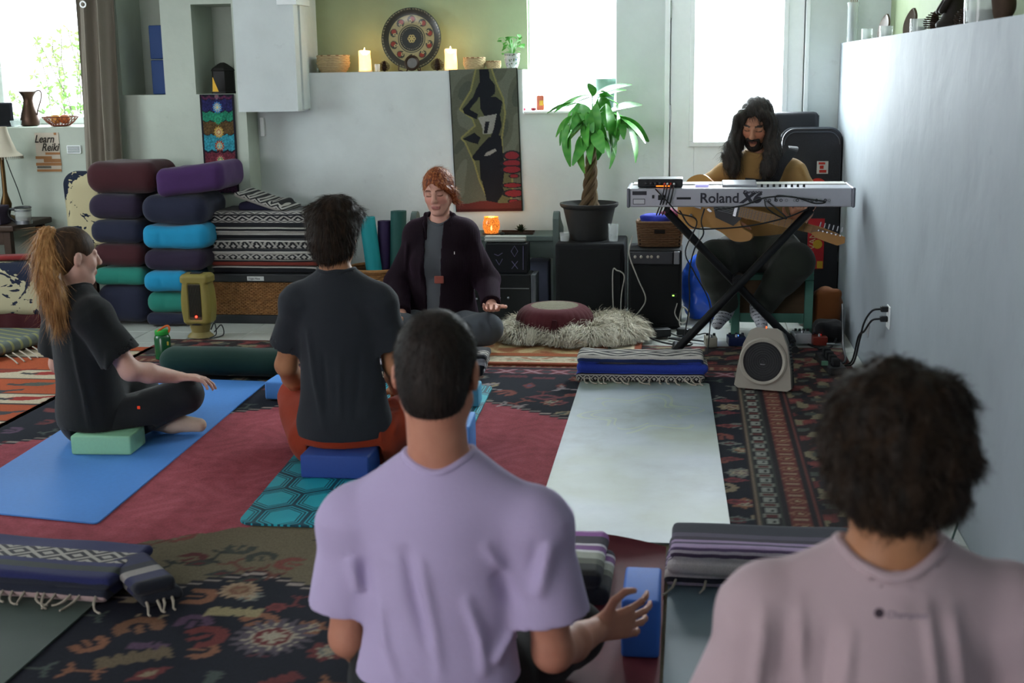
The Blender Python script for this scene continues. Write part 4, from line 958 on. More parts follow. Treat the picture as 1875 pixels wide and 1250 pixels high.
for sd in 'LR':
    g = SDF(np.minimum(P1['an'+sd], P1['toe'+sd])-.1, np.maximum(P1['an'+sd], P1['toe'+sd])+.1, .006); foot_sdf(g, P1, sd, .92, .005)
    g.plane((0, 0, .0172), (0, 0, -1)); g.build('sock', plain('beige_knit', '#b9a594', .95, bump=.3), pr)
g = SDF(hd-.3, hd+.2, .006); L = lambda *p: hd+H1@(vec(*p)*.92)
g.ell(L(0, -.014, .037), vec(.078, .099, .087)*.95, H1, .02); g.ell(L(0, -.05, -.02), vec(.062, .05, .07)*.95, H1, .03)
g.plane(L(0, .06, .0), H1@vec(0, 1, -.8)); g.plane(L(0, -.05, -.07), H1@vec(0, .5, -1))
for x in (-1, 1): g.ell(L(x*.09, .012, -.02), vec(.03, .03, .045), H1, .006, 'sub')
ht = g.build('hair', hair_mat('brown_roots_hair', '#2a2018', '#4c3825'), pr)
# ponytail: tie and hanging tail
t0 = ay(88, 432, Y0-.05); tl = [L(0, -.10, .045), t0, ay(84, 470, Y0-.09), ay(92, 520, Y0-.13), ay(103, 560, Y0-.14), ay(104, 588, Y0-.14)]
pts = curve_pts(tl, 24); g = SDF(np.min(pts, 0)-.09, np.max(pts, 0)+.09, .006); rad = np.interp(np.linspace(0, 1, len(pts)), [0, .12, .3, .6, .85, 1], [.022, .026, .044, .042, .028, .006])
for a, b, ra, rb in zip(pts[:-1], pts[1:], rad[:-1], rad[1:]): g.cap(a, b, ra, rb, .012)
g.warp(lambda x, y, z: .0035*np.sin(x*420+z*30+3*np.sin(z*18))+.002*np.sin(y*510+2*np.sin(z*25)), .005)
hair_mesh('ponytail', g, hair_mat('honey_blonde_hair', '#8d6038', '#c79a62', .4), pr, [dict(n=2600, length=.10, flow=down, width=.0011, lift=.10, seg=4)])
MB().tube([t0+vec(math.cos(a)*.026, math.sin(a)*.012, math.sin(a)*.024)+(L(0, -.10, .045)-t0)*.35 for a in np.linspace(0, 2*math.pi, 16)[:-1]], .006, 8, closed=True).build('hair_tie', plain('black_elastic', '#101012'), pr, True)
MB().tube([P1['wrR']+unit(vec(.8, .35, -.25))*.11+vec(0, math.cos(a)*.0105, math.sin(a)*.0105) for a in np.linspace(0, 6.28, 13)[:-1]], .0022, 6, closed=True).build('ring', plain('silver', '#c9ccd0', .25, 1.0), pr, True)
MB().box(ay(254, 746, Y0-.10), (.012, .004, .012), bev=.002).build('shirt_tag', glow('glowing_red_logo', '#c63a1e', .25), pr)  # emission put into the logo stands in for reflected light
# ---- the teacher -------------------------------------------------------------------------------
Y0 = 6.52
P5 = pose(head=ay(802, 350, Y0-.03), neck=ay(806, 412, Y0), shR=ay(764, 432, Y0), shL=ay(851, 430, Y0), elR=ay(728, 515, Y0+.0), elL=ay(892, 512, Y0+.0), wrR=ay(735, 578, Y0-.22), wrL=ay(900, 560, Y0-.20),
          pelvis=ay(808, 590, Y0+.02), hipR=ay(785, 600, Y0-.03), hipL=ay(832, 600, Y0-.03), knR=ay(722, 598, Y0-.22), knL=ay(892, 602, Y0-.20), anR=vec(-1.12, Y0-.36, .085), anL=vec(-1.40, Y0-.33, .085), toeR=vec(-1.0, Y0-.36, .07), toeL=vec(-1.55, Y0-.3, .07), neckr=.052)
H5 = frame(-93, -10, 4)
def face_col(P, HR, s, skin, lips, brow, hair=None):
    def fn(V):
        l = (V-P['head'])@HR/s; c = np.tile(C3(skin), (len(V), 1)); n = wob((V[:, 0], V[:, 1], V[:, 2]), 60)[:, None]; c = c*(1+.05*n)
        f = l[:, 1] > .05
        c[f & (np.abs(np.abs(l[:, 0])-.037) < .022) & (np.abs(l[:, 2]+.03) < .022)] *= np.array([1.04, .90, .90])
        c[f & (np.abs(l[:, 0]) < .024) & (np.abs(l[:, 2]+.0655) < .011-.12*np.abs(l[:, 0]))] = C3(lips)
        c[f & (np.abs(l[:, 2]+.0655) < .0018) & (np.abs(l[:, 0]) < .018)] *= .6
        ax_ = np.abs(l[:, 0]); c[f & (ax_ > .012) & (ax_ < .05) & (np.abs(l[:, 2]-.0265+(ax_-.03)**2*7) < .0042)] = C3(brow)
        c[f & (ax_ > .016) & (ax_ < .047) & (np.abs(l[:, 2]+.0045-(ax_-.031)**2*9) < .0026)] = C3(brow)*.7
        return c
    return fn
n = NM('skin_painted', .5, 0, .35); n.col(n.attr()); n.b.inputs['Subsurface Weight'].default_value = .06; n.b.inputs['Subsurface Radius'].default_value = (.02, .008, .005); m_skinv = n.m
pr = body('person', P5, H5, m_skinv, .95, .0042, hands={'L': dict(f=(.12, -.8, -.05), n=(.05, -.35, 1), side=(1, 0, .0), curl=(.25, .35, .3), spread=.2, thumb=(1.0, .2)), 'R': dict(f=(-.1, -.8, -.05), n=(0, -.35, 1), side=(-1, 0, 0), curl=(.3, .35, .3))}, fem=1.0, feet='', colorfn=face_col(P5, H5, .95, '#c99583', '#ab6a62', '#6a3c28'))
top(pr, 'red-haired woman in a dark purple jacket seated facing the class, eyes closed', 'person')
tee('shirt', P5, cloth_mat('grey_marl', '#55585c', .12, .9, 400), pr, .95, .006, .006, .22, (.055, .055), -.10, .062, fem=1.0, wr=.003, neck_drop=.02)
# jacket: open front, long sleeves, collar
R5 = torso_frame(P5); lo, hi = bounds({k: P5[k] for k in ('neck', 'pelvis', 'shL', 'shR', 'elL', 'elR', 'wrL', 'wrR')}, .16); g = SDF(lo, hi, .006)
torso_sdf(g, P5, .022, .95, .04, .6); at5 = lambda t, x=0.0, f=0.0: P5['pelvis']+(P5['neck']-P5['pelvis'])*t+R5[:, 0]*x+R5[:, 1]*f
g.cone(at5(-.12), at5(.5), .215, .155, .05, flat=(R5[:, 1], .72))
for sd in 'LR':
    a, b, c = P5['sh'+sd], P5['el'+sd], P5['wr'+sd]; g.cap(a, b, .062, .064, .03); g.cone(b, b+(c-b)*.92, .066, .05, .02); g.ell(b, vec(.068, .068, .068), None, .02)
    d = unit(c-b); g.cone(b+(c-b)*.90, b+(c-b)*1.25, .040, .042, .003, 'sub')
    sd_ = -1 if sd == 'L' else 1
pile_folds(g, [([ay(745, 440, Y0-.08), ay(740, 500, Y0-.09)], .01, 1), ([ay(872, 440, Y0-.08), ay(882, 500, Y0-.09)], .012, 1), ([ay(770, 470, Y0-.15), ay(765, 560, Y0-.16)], .01, 1), ([ay(850, 470, Y0-.15), ay(858, 560, Y0-.16)], .012, 1)])
# open front: wedge cut through the front half
for t in np.linspace(-.25, .98, 14):
    x0 = .006; w_ = .030+.028*max(0, t-.25); g.box(at5(t, x0+.012, .17), vec(w_, .135, .045), R5, .004, 0.004, 'sub')
nb = P5['neck']; ax_ = unit(P5['head']-nb); g.cap(nb+ax_*.02+R5[:, 1]*.015, nb+ax_*.22+R5[:, 1]*.02, .062, .07, .003, 'sub')
g.warp(lambda x, y, z: .005*wob((x, y, z*.6), 24, 2), .006)
n = NM('aubergine_corduroy', .85, 0, .1); x, y, z = n.xyz(); rib = (x*900).sin(); n.col(n.mix(n.noise(8, 4), '#1f141b', '#150e13')); n.bump(rib, .25, .002); n.b.inputs['Sheen Weight'].default_value = .12; n.b.inputs['Sheen Tint'].default_value = (.4, .2, .4, 1); m_cord = n.m
jk = g.build('jacket', m_cord, pr)
for sx in (-1, 1):      # the two collar leaves
    pts = [(nb+ax_*.055+R5[:, 0]*sx*.045-R5[:, 1]*.045), (nb+ax_*.045+R5[:, 0]*sx*.074), (nb+ax_*.005+R5[:, 0]*sx*.070+R5[:, 1]*.055), (nb-ax_*.055+R5[:, 0]*sx*.062+R5[:, 1]*.088)]
    g = SDF(np.min(pts, 0)-.05, np.max(pts, 0)+.05, .005)
    for a, b, ra, rb in zip(pts[:-1], pts[1:], (.018, .022, .024), (.022, .024, .014)): g.cap(a, b, ra, rb, .006, flat=(unit(R5[:, 0]*sx+R5[:, 1]*.3), .5))
    g.build('collar', m_cord, pr)
MB().box(ay(832, 463, Y0-.165), (.004, .003, .014), bev=.001).build('pocket_pin', plain('white_thread', '#e8e6e0'), pr)
trousers('jeans', P5, cloth_mat('grey_denim', '#4c5157', .12), pr, .95, .016, .008, z0=.0285, waist=.1, wr=.004, folds=[([ay(890, 585, Y0-.26), ay(905, 605, Y0-.25)], .008, 1), ([ay(875, 585, Y0-.26), ay(885, 615, Y0-.25)], .008, 1)])
# auburn swept hair with twisted side braid
MB().box(ay(804, 512, Y0-.125), (.05, .012, .04), bev=.005).build('waist_sash', cloth_mat('brick_red_sash', '#8a4a40'), pr)
n = NM('auburn_hair', .42, 0, .25); a_ = n.noise(95, 3, stretch=(1, 1, .35), dist=.6); n.col(n.ramp(a_, [(.32, '#4a1f0e'), (.52, '#8a4522'), (.72, '#c98a58')])); n.bump(a_, .9, .006); auburn = n.m
hd = P5['head']; L = lambda *p: hd+H5@(vec(*p)*.95); g = SDF(hd-.17, hd+.19, .0045)
g.ell(L(0, -.016, .037), vec(.081, .101, .090)*.95, H5, .02); g.ell(L(.0, -.05, -.02), vec(.068, .05, .066), H5, .03)
g.ell(L(.008, .112, -.016), vec(.055, .066, .084), H5, .01, 'sub')
for a_, b_, r_ in (((-.02, .080, .066), (-.060, .062, .032), .008), ((-.060, .062, .032), (-.074, .03, .0), .011)): g.cap(L(*a_), L(*b_), r_, r_, .02)
g.plane(L(0, -.04, -.070), H5@vec(0, .2, -1)); g.ell(L(.09, .012, -.03), vec(.03, .03, .04), H5, .006, 'sub')
for i in range(7):
    t = i/6; p = L(-.080+.004*math.sin(i*2), .012-.03*t, .01-.075*t); g.ell(p, vec(.018, .018, .016), H5, .006)
g.warp(lambda x, y, z: .0015*np.sin((x*1.0+z*.9)*520+4*np.sin(y*30)), .002)
hair_mesh('hair', g, auburn, pr, [dict(n=4500, length=.045, flow=lambda P, N: np.tile(H5@vec(-.7, -.5, -.5), (len(P), 1)), width=.0010, lift=.03)])
# ---- the guitarist -----------------------------------------------------------------------------
Y0 = 6.98
SEAT6 = .0
P6 = pose(head=ay(1385, 224, Y0-.04), neck=ay(1390, 288, Y0), shR=ay(1330, 322, Y0), shL=ay(1452, 318, Y0), elR=ay(1290, 352, Y0-.04), elL=ay(1480, 372, Y0-.05), wrR=ay(1322, 398, Y0-.23), wrL=ay(1464, 412, Y0-.27),
          pelvis=ay(1392, 452, Y0+.05), hipR=ay(1358, 462, Y0-.02), hipL=ay(1425, 462, Y0-.02), knR=ay(1308, 474, Y0-.36), knL=ay(1458, 478, Y0-.36), anR=ay(1330, 566, Y0-.16), anL=ay(1388, 566, Y0-.14), toeR=ay(1312, 596, Y0-.34), toeL=ay(1396, 598, Y0-.34), neckr=.056)
H6 = frame(-106, -27, -4)
SEAT6 = P6['pelvis'][2]-.125; B6 = [((-.1, 6.84, .0), (.84, 7.30, SEAT6))]
pr = body('person', P6, H6, m_skinv, 1.0, .0045, hands={'R': dict(f=(.55, -.3, -.35), n=(.1, .95, -.2), side=(.3, 0, 1), curl=(.35, .5, .4)), 'L': dict(f=(-.15, -.35, .8), n=(-.1, .9, .35), side=(-1, 0, .2), curl=(.7, .8, .6))}, cuts=B6, colorfn=face_col(P6, H6, 1.0, '#a87458', '#7d4a40', '#1a1310'))
top(pr, 'long-haired bearded man in a tan T-shirt playing guitar behind the keyboard', 'person')
tee('shirt', P6, cloth_mat('tan_cotton', '#8f6f43', .1, .9, 420), pr, 1.0, .008, .007, .78, (.064, .08), -.10, .063, wr=.006, shr=.058, wst=(.16, .12), folds=[([ay(1350, 310, Y0-.12), ay(1365, 390, Y0-.14)], .01, 1), ([ay(1430, 315, Y0-.12), ay(1420, 390, Y0-.14)], .01, 1), ([ay(1465, 300, Y0-.05), ay(1478, 330, Y0-.06)], .01, 1)])
trousers('trousers', P6, cloth_mat('dark_olive_twill', '#2a2f29', .15), pr, 1.0, .026, .008, upto=.9, waist=.09, wr=.007, cuts=[((-.1, 6.90, .0), (.84, 7.30, SEAT6+.0005))])
n = NM('printed_white_socks', .95); x, y, z = n.xyz(); ln_ = ((z*38+y*20).frac()).lt(.32)*n.noise(130, 2, stretch=(1.6, 1, .5)).gt(.5); n.col(n.mix(ln_, '#b9bcc2', '#3a3c44'))
for sd in 'LR':
    g = SDF(np.minimum(P6['an'+sd], P6['toe'+sd])-.1, np.maximum(P6['an'+sd], P6['toe'+sd])+vec(.1, .1, .16), .006); foot_sdf(g, P6, sd, 1.0, .005); g.cone(P6['an'+sd], P6['an'+sd]+(P6['kn'+sd]-P6['an'+sd])*.28, .043, .047, .02)
    g.build('sock', n.m, pr)
hd = P6['head']; L = lambda *p: hd+H6@vec(*p); g = SDF(hd-vec(.24, .26, .44), hd+.22, .006)
g.ell(L(0, -.016, .040), vec(.084, .105, .090), H6, .02)
for sx in (-1, 1):
    Fh = unit(H6[:, 1]*vec(1, 1, 0)); Rh = H6[:, 0]*sx; pts = curve_pts([L(sx*.045, .06, .09), L(sx*.08, .035, .03), hd+Fh*.035+Rh*.096-UP*.09, hd+Fh*.085+Rh*.108-UP*.18, hd+Fh*.115+Rh*.085-UP*.25], 16); rad = np.interp(np.linspace(0, 1, len(pts)), [0, .3, .7, 1], [.018, .030, .046, .032])
    for a, b, ra, rb in zip(pts[:-1], pts[1:], rad[:-1], rad[1:]): g.cap(a, b, ra, rb, .02)
g.cap(L(0, -.09, 0), L(0, -.10, -.2), .07, .06, .03)
g.ell(L(0, .105, -.012), vec(.054, .066, .098), H6, .008, 'sub')
g.warp(lambda x, y, z: .004*np.sin(x*190+2.5*np.sin(z*32)+y*60)+.003*wob((x, y, z), 55), .008)
hair_mesh('hair', g, black_hair, pr, [dict(n=5000, length=.07, flow=down, width=.0011, lift=.12, curl=.35, seg=6, freq=7)])
g = SDF(hd-.2, hd+.1, .005)
for sx in (-1, 1): g.cap(L(sx*.058, .018, -.05), L(sx*.034, .062, -.098), .016, .018, .02); g.cap(L(sx*.026, .088, -.052), L(sx*.03, .078, -.085), .008, .010, .01); g.cap(L(sx*.003, .102, -.050), L(sx*.027, .088, -.055), .006, .007, .005)
g.ell(L(0, .070, -.108), vec(.034, .028, .026), H6, .02); g.warp(lambda x, y, z: .002*wob((x, y, z), 120), .003)
hair_mesh('beard', g, black_hair, pr, [dict(n=1500, length=.014, flow=down, width=.0009, lift=.5)])
# ================================================================== helpers for made things
def stuff(o): o['kind'] = 'stuff'; return o
m_black = plain('black_plastic', '#1f2224', .45, var=.1); m_blackmatt = plain('black_carpet_cover', '#1b1d1f', .9, var=.15, bump=.3, bscale=300)
m_wood_dark = plain('dark_stained_wood', '#3a2a20', .5, var=.25, scale=12, stretch=(1, 8, 8)); m_chrome = plain('chrome', '#8d9195', .35, .9, .03)
m_wicker = plain('honey_wicker', '#8a6238', .7, var=.55, scale=38, bump=.3); m_wicker_d = plain('brown_wicker', '#5f4630', .75, var=.3, scale=60, bump=.3)
def panel_weave(mb, o, u, v, nrm, W_, H_, nu, nv, dep=.006):
    o, u, v, nrm = map(lambda a: np.array(a, float), (o, u, v, nrm)); du, dv = W_/nu, H_/nv
    for j in range(nv):
        for i in range(-1, nu):
            a0, a1 = i*du+(du*.5 if j % 2 else 0), (i+1)*du+(du*.5 if j % 2 else 0); a0, a1 = max(a0, 0), min(a1, W_)
            if a1-a0 < .004: continue
            b0, b1 = j*dv+.0006, (j+1)*dv-.0006; m = (a1-a0)*.22; n2 = dv*.22
            base = [o+u*a+v*b for a, b in ((a0, b0), (a1, b0), (a1, b1), (a0, b1))]; tp = [o+u*a+v*b+nrm*dep*random.uniform(.7, 1.2) for a, b in ((a0+m, b0+n2), (a1-m, b0+n2), (a1-m, b1-n2), (a0+m, b1-n2))]
            mb.add(base+tp, [(4, 5, 6, 7), (0, 1, 5, 4), (1, 2, 6, 5), (2, 3, 7, 6), (3, 0, 4, 7)])
def ring_weave(mb, c, prof, n=56, amp=.004, r=.0045, ns=14):
    """wavy rings one above another: a round woven basket"""
    c = np.array(c, float)
    for j, (R_, z_) in enumerate(prof):
        mb.tube([c+vec((R_+amp*math.cos(ns*a+math.pi*j))*math.cos(a), (R_+amp*math.cos(ns*a+math.pi*j))*math.sin(a), z_) for a in np.linspace(0, 2*math.pi, n+1)[:-1]], r, 5, closed=True)
# ================================================================== curtain, window sill things
g = MB(); cols = []; n_ = 60; rows = 22; V = []; Fc = []
topL, topR, botL, botR = ay(135, -40, 7.42), ay(200, -40, 7.42), ay(158, 352, 7.42), ay(226, 352, 7.42)
for j in range(rows+1):
    t = j/rows
    for i in range(n_+1):
        s_ = i/n_; a = topL*(1-t)+botL*t; b = topR*(1-t)+botR*t; p = a*(1-s_)+b*s_
        d = .045*math.sin(s_*15.0+.5*math.sin(t*2.2))*(.55+.45*s_)+.012*math.sin(s_*33+t*3); V.append(p+vec(0, d, 0))
m0 = len(V)
V += [p+vec(0, .004, 0) for p in V]
for j in range(rows):
    for i in range(n_):
        a = j*(n_+1)+i; Fc += [(a, a+1, a+n_+2, a+n_+1), (m0+a, m0+a+n_+1, m0+a+n_+2, m0+a+1)]
for i in range(n_): Fc += [(i, m0+i, m0+i+1, i+1)]
for j in range(rows):
    a = j*(n_+1); Fc += [(a, a+n_+1, m0+a+n_+1, m0+a), (a+n_, m0+a+n_, m0+a+2*n_+1, a+2*n_+1)]
cu = top(MB().add(V, Fc).build('curtain', cloth_mat('taupe_linen', '#8a8377', .06, .9, 300, .3), smooth=True), 'taupe eyelet curtain drawn beside the left window', 'curtain')
p = ay(152, 8, 7.37); gr = MB()
gr.lathe([(.012, -.003), (.021, -.003), (.022, 0), (.021, .003), (.012, .003)], p, 20, Matrix.Rotation(math.pi/2, 3, 'X'), cap=False); gr.build('eyelet', plain('brushed_steel', '#9a9a98', .35, .9), cu, True)
# pitcher
c = ay(56, 233, 7.78); c[2] = LW[2]+.0; k = 1.0
pt = empty('pitcher', c, 'dark copper pitcher with flared lip on the left window sill', 'pitcher')
m_copper = plain('aged_copper', '#4a372e', .4, .8, .3, 20)
MB().lathe([(.040, 0), (.056, .004), (.060, .03), (.052, .075), (.036, .125), (.030, .16), (.034, .185), (.052, .212), (.056, .218), (.050, .217), (.031, .187), (.027, .16)], c, 28).build('body', m_copper, pt, True)
MB().tube(curve_pts([c+vec(.05, 0, .213), c+vec(.075, 0, .223), c+vec(.092, 0, .21), c+vec(.088, 0, .17), c+vec(.06, 0, .10), c+vec(.055, 0, .07)], 20), .0045, 8).build('handle', m_copper, pt, True)
# black speaker box, glass dish, wire basket with fruit
c = ay(8, 233, 7.75); sp = empty('bookshelf_speaker', (c[0], c[1], LW[2]), 'small dark grey speaker on the left end of the left window sill', 'speaker')
MB().box((c[0]-.005, c[1], LW[2]+.075), (.13, .11, .15), .5, .006).build('cabinet', plain('charcoal_vinyl', '#2c2f38', .6), sp)
MB().box((c[0]+.02, c[1]-.052, LW[2]+.075), (.10, .004, .13), .5, .001).build('grille', plain('grille_cloth', '#1d1e22', .95), sp)
c = ay(30, 234, 7.66); c[2] = LW[2]
top(MB().lathe([(.022, 0), (.028, .003), (.034, .03), (.036, .04), (.033, .04), (.026, .008)], c, 24).build('glass_dish', glass('clear_glass', '#e8f4f4', .05, .35), smooth=True), 'small clear glass dish beside the copper pitcher', 'dish')
c = ay(112, 234, 7.68); c[2] = LW[2]
wb = empty('wire_basket', c, 'rust-coloured woven wire fruit basket on the left window sill', 'basket'); mb = MB(); m_rust = plain('rust_wire', '#7a3f2a', .5)
for k in range(22):
    a = 2*math.pi*k/22
    for d in (-.5, .5): mb.tube([c+vec(.055*math.cos(a), .055*math.sin(a), .006), c+vec(.085*math.cos(a+d*.5), .085*math.sin(a+d*.5), .03), c+vec(.11*math.cos(a+d), .11*math.sin(a+d), .06)], .0022, 4)
stuff(mb.build('lattice', m_rust, wb))
MB().tube([c+vec(.11*math.cos(a), .11*math.sin(a), .06) for a in np.linspace(0, 6.283, 33)[:-1]], .0035, 6, closed=True).build('rim', m_rust, wb, True)
MB().lathe([(.03, .0), (.06, .004), (.062, .012), (.03, .012)], c, 24).build('base', m_rust, wb, True)
for i, (dx, cl) in enumerate(((-.03, '#c98a3a'), (.03, '#b5602c'))):
    g = SDF(c+vec(dx-.05, -.05, -.01), c+vec(dx+.05, .05, .11), .006); g.ell(c+vec(dx, 0, .046), (.032, .032, .031)); g.ell(c+vec(dx, 0, .08), (.01, .01, .01), None, .01, 'sub')
    top(g.build('orange', plain('fruit_%d' % i, cl, .5, bump=.2)), ('yellow-orange fruit on the left side of the wire basket', 'darker orange fruit on the right side of the wire basket')[i], 'fruit')
# shrub outside the left window
structure(MB().lohi((-7, 8.3, .5), (-3.0, 10.5, .98)).build('ground', plain('garden_soil', '#5a5346', .95, var=.3)))
sh = empty('garden_shrub', (-4.4, 8.9, .98), 'sparse green shrub outside the left window', 'shrub'); mb = MB(); lf = MB(); rn = random.Random(5)
for b in range(14):
    x0, z0 = -4.42+rn.uniform(-.12, .2), .981; p = [vec(x0, 8.9, z0)]; d = unit(vec(rn.uniform(-.8, .1), rn.uniform(-.2, .2), rn.uniform(.4, 1.2)))
    for k in range(7): p.append(p[-1]+d*.10+vec(rn.uniform(-.03, .03), rn.uniform(-.02, .02), rn.uniform(-.02, .03)))
    mb.tube(p, .004, 5)
    for q_ in p[2:]:
        for k in range(5):
            e = unit(vec(rn.uniform(-1, 1), rn.uniform(-.6, .6), rn.uniform(-.6, .9))); s_ = np.cross(e, vec(0, 1, 0)); l = rn.uniform(.035, .06); lf.add([q_, q_+e*l*.5+s_*l*.22, q_+e*l, q_+e*l*.5-s_*l*.22], [(0, 1, 2, 3)])
stuff(mb.build('branches', plain('twig_bark', '#5a5040', .9), sh)); stuff(lf.build('foliage', plain('spring_leaf', '#7ec24a', .6, var=.3, scale=4), sh))
# poster and vent below the sill
yp = YL-.004; a, b = ay(63, 243, yp), ay(113, 314, yp)
po = empty('poster', ((a[0]+b[0])/2, yp, b[2]), 'taped paper poster reading Learn Reiki under the left window', 'poster')
MB().lohi((a[0], yp-.001, b[2]), (b[0], yp+.003, a[2])).build('sheet', plain('cream_paper', '#c9bfae', .8, var=.04), po)
m_script = plain('dark_brush_ink', '#35322e', .8)
text_mesh('lettering', 'Learn', ay(63, 261, yp-.003), .066, m_script, po, shear=.35, sx=.85, bold=.0012); text_mesh('lettering', 'Reiki', ay(76, 276, yp-.003), .066, m_script, po, shear=.35, sx=.85, bold=.0012)
m_tan = plain('tan_print', '#a8784e', .8)
for x0, y0, x1, y1 in ((83, 279, 110, 283), (65, 286, 95, 291), (80, 291, 112, 297), (66, 298, 113, 303), (68, 304, 84, 308), (82, 304, 94, 308), (68, 310, 113, 314), (98, 243, 103, 247)):
    p0, p1 = ay(x0, y0, yp-.002), ay(x1, y1, yp-.002); MB().lohi((p0[0], yp-.0026, p1[2]), (p1[0], yp-.001, p0[2])).build('print_block', m_tan if y0 != 304 else plain('grey_print', '#6c6a60', .8), po)
a, b = ay(123, 266, YL), ay(150, 281, YL); ve = empty('wall_vent', ((a[0]+b[0])/2, YL, b[2]), 'grey louvred wall vent beside the poster', 'vent')
MB().lohi((a[0], YL-.012, b[2]), (b[0], YL, a[2]), .003).build('frame', m_trim, ve)
for k in range(5):
    z = b[2]+.008+k*.008; MB().lohi((a[0]+.008, YL-.016, z), (b[0]-.008, YL-.011, z+.004)).build('louvre', plain('grey_louvre', '#7b8580', .5), ve)
# ================================================================== side table, lamp, coffee press
c0 = az(10, 470, .55); tb = empty('side_table', (-4.25, 7.26, 0), 'dark wooden side table under the lamp at the far left', 'table')
MB().box((-4.25, 7.26, .56), (.62, .48, .035), bev=.008).build('tabletop', m_wood_dark, tb)
for x in (-4.5, -4.0):
    for y in (7.07, 7.45): MB().box((x, y, .27), (.045, .045, .54), bev=.005).build('leg', m_wood_dark, tb)
MB().box((-4.25, 7.06, .5), (.5, .02, .08), bev=.003).build('apron', m_wood_dark, tb)
tz = .5785
c = ay(4, 300, 7.30); lp = empty('table_lamp', (c[0], 7.30, tz), 'brass table lamp with a fringed white bell shade', 'lamp')
zt, zb = ay(4, 232, 7.30)[2], ay(4, 286, 7.30)[2]
MB().lathe([(.045, zt-.0), (.050, zt-.03), (.065, zt-.08), (.090, zb+.03), (.125, zb), (.121, zb), (.087, zb+.03), (.062, zt-.08), (.047, zt-.03), (.042, zt)], (c[0], 7.30, 0), 32, cap=False).build('lamp_shade', cloth_mat('warm_white_shade', '#cfc6b2', .05), lp, True)
mb = MB()
for k in range(60):
    a = 2*math.pi*k/60; mb.tube([(c[0]+.123*math.cos(a), 7.30+.123*math.sin(a), zb+.002), (c[0]+.124*math.cos(a), 7.30+.124*math.sin(a), zb-.016)], .0022, 4)
stuff(mb.build('shade_fringe', m_fringe, lp))
zl = tz
MB().lathe([(.06, zl), (.065, zl+.01), (.05, zl+.025), (.02, zl+.035), (.03, zl+.07), (.034, zl+.10), (.018, zl+.15), (.014, zl+.17), (.012, zb+.06)], (c[0], 7.30, 0), 20).build('stem', plain('antique_brass', '#5a4428', .4, .8, .2), lp, True)
MB().tube(curve_pts([(c[0]+.01, 7.30, zb+.05), ay(18, 310, 7.32), ay(32, 345, 7.33), ay(42, 375, 7.34)], 16), .003, 6).build('pull_cord', m_black, lp, True)
c = ay(47, 440, 7.12); c[2] = tz; fp = empty('coffee_press', c, 'glass coffee press with chrome bands and black handle on the side table', 'coffee press')
hC = ay(47, 376, 7.12)[2]-tz
MB().lathe([(.044, 0), (.047, .004), (.047, hC*.82), (.05, hC*.86), (.046, hC*.86), (.043, .008)], c, 24).build('beaker', glass('press_glass', '#d5dcd8', .05, .3), fp, True)
MB().lathe([(.0475, 0), (.049, 0), (.049, .02), (.0475, .02)], c, 24).build('base_band', m_chrome, fp, True); MB().lathe([(.0475, hC*.70), (.049, hC*.70), (.049, hC*.76), (.0475, hC*.76)], c, 24).build('neck_band', m_chrome, fp, True)
MB().lathe([(.05, hC*.86), (.052, hC*.88), (.045, hC*.94), (.02, hC*.97), (.0, hC*.97)], c, 24).build('lid', m_black, fp, True)
MB().lathe([(.043, .005), (.043, hC*.35)], c, 20).build('coffee', plain('black_coffee', '#120c08', .2), fp)
MB().tube(curve_pts([c+vec(-.049, 0, hC*.8), c+vec(-.085, 0, hC*.75), c+vec(-.09, 0, hC*.4), c+vec(-.05, 0, hC*.1)], 14), .009, 8).build('handle', m_black, fp, True)
c = ay(4, 455, 7.1); ti = empty('tissue_box', (c[0]-.02, 7.1, tz), 'dark purple tissue box at the near edge of the side table', 'box')
MB().box((c[0]-.02, 7.1, tz+.055), (.12, .12, .11), bev=.006).build('carton', plain('purple_card', '#3a3142', .7), ti)
g = SDF((c[0]-.09, 7.02, tz+.09), (c[0]+.05, 7.18, tz+.2), .006); g.cap((c[0]-.05, 7.1, tz+.105), (c[0]+.0, 7.1, tz+.15), .02, .008, .01, flat=((0, 1, 0), .4)); g.cap((c[0]-.02, 7.1, tz+.105), (c[0]-.04, 7.09, tz+.155), .02, .006, .01, flat=((0, 1, 0), .4)); g.build('tissue', plain('white_tissue', '#c9d0d4', .9), ti)
# ================================================================== daybed and ikat cushion
def ikat(name, base, ink):
    n = NM(name, .9, 0, .15); x, y, z = n.xyz(); a = n.noise(6, 3, dist=1.8, stretch=(1, 1, 1.6)); w = ((x*16+a*9).sin()+(y*13+z*11+a*8).sin()); r = n.noise(55, 2)
    n.col(n.mix((w+(r-.5)*1.2).gt(.25), base, ink)); n.bump(n.noise(260, 2), .3, .004); return n.m
m_ikat = ikat('ikat_cotton', '#a8a184', '#232838')
db = empty('daybed', (-3.95, 6.83, 0), 'low daybed covered in cream and navy ikat cloth at the left', 'daybed')
g = SDF((-4.9, 6.6, .02), (-3.2, 7.06, .5), .012); g.box((-4.20, 6.83, .25), (.64, .165, .15), rnd=.06); g.warp(lambda x, y, z: .008*wob((x, y, z), 9), .008); g.build('mattress', m_ikat, db)
g = SDF((-4.9, 6.6, .0), (-3.2, 7.06, .2), .012); g.box((-4.20, 6.835, .06), (.62, .15, .06), rnd=.015); g.warp(lambda x, y, z: .006*np.sin(x*40), .006); g.plane((0, 0, .004), (0, 0, -1)); g.build('valance', cloth_mat('maroon_cloth', '#3b1519', .2), db)
p = ay(18, 476, 6.8)
g = SDF(vec(p[0]-.16, 6.7, .36), vec(p[0]+.16, 6.95, .5), .008); g.box((p[0], 6.83, .42), (.10, .05, .014), np.array(Rz(.2)), rnd=.013); top(g.build('folded_cloth', cloth_mat('red_cloth', '#7a2a2a')), 'small folded red cloth lying on the daybed', 'cloth')
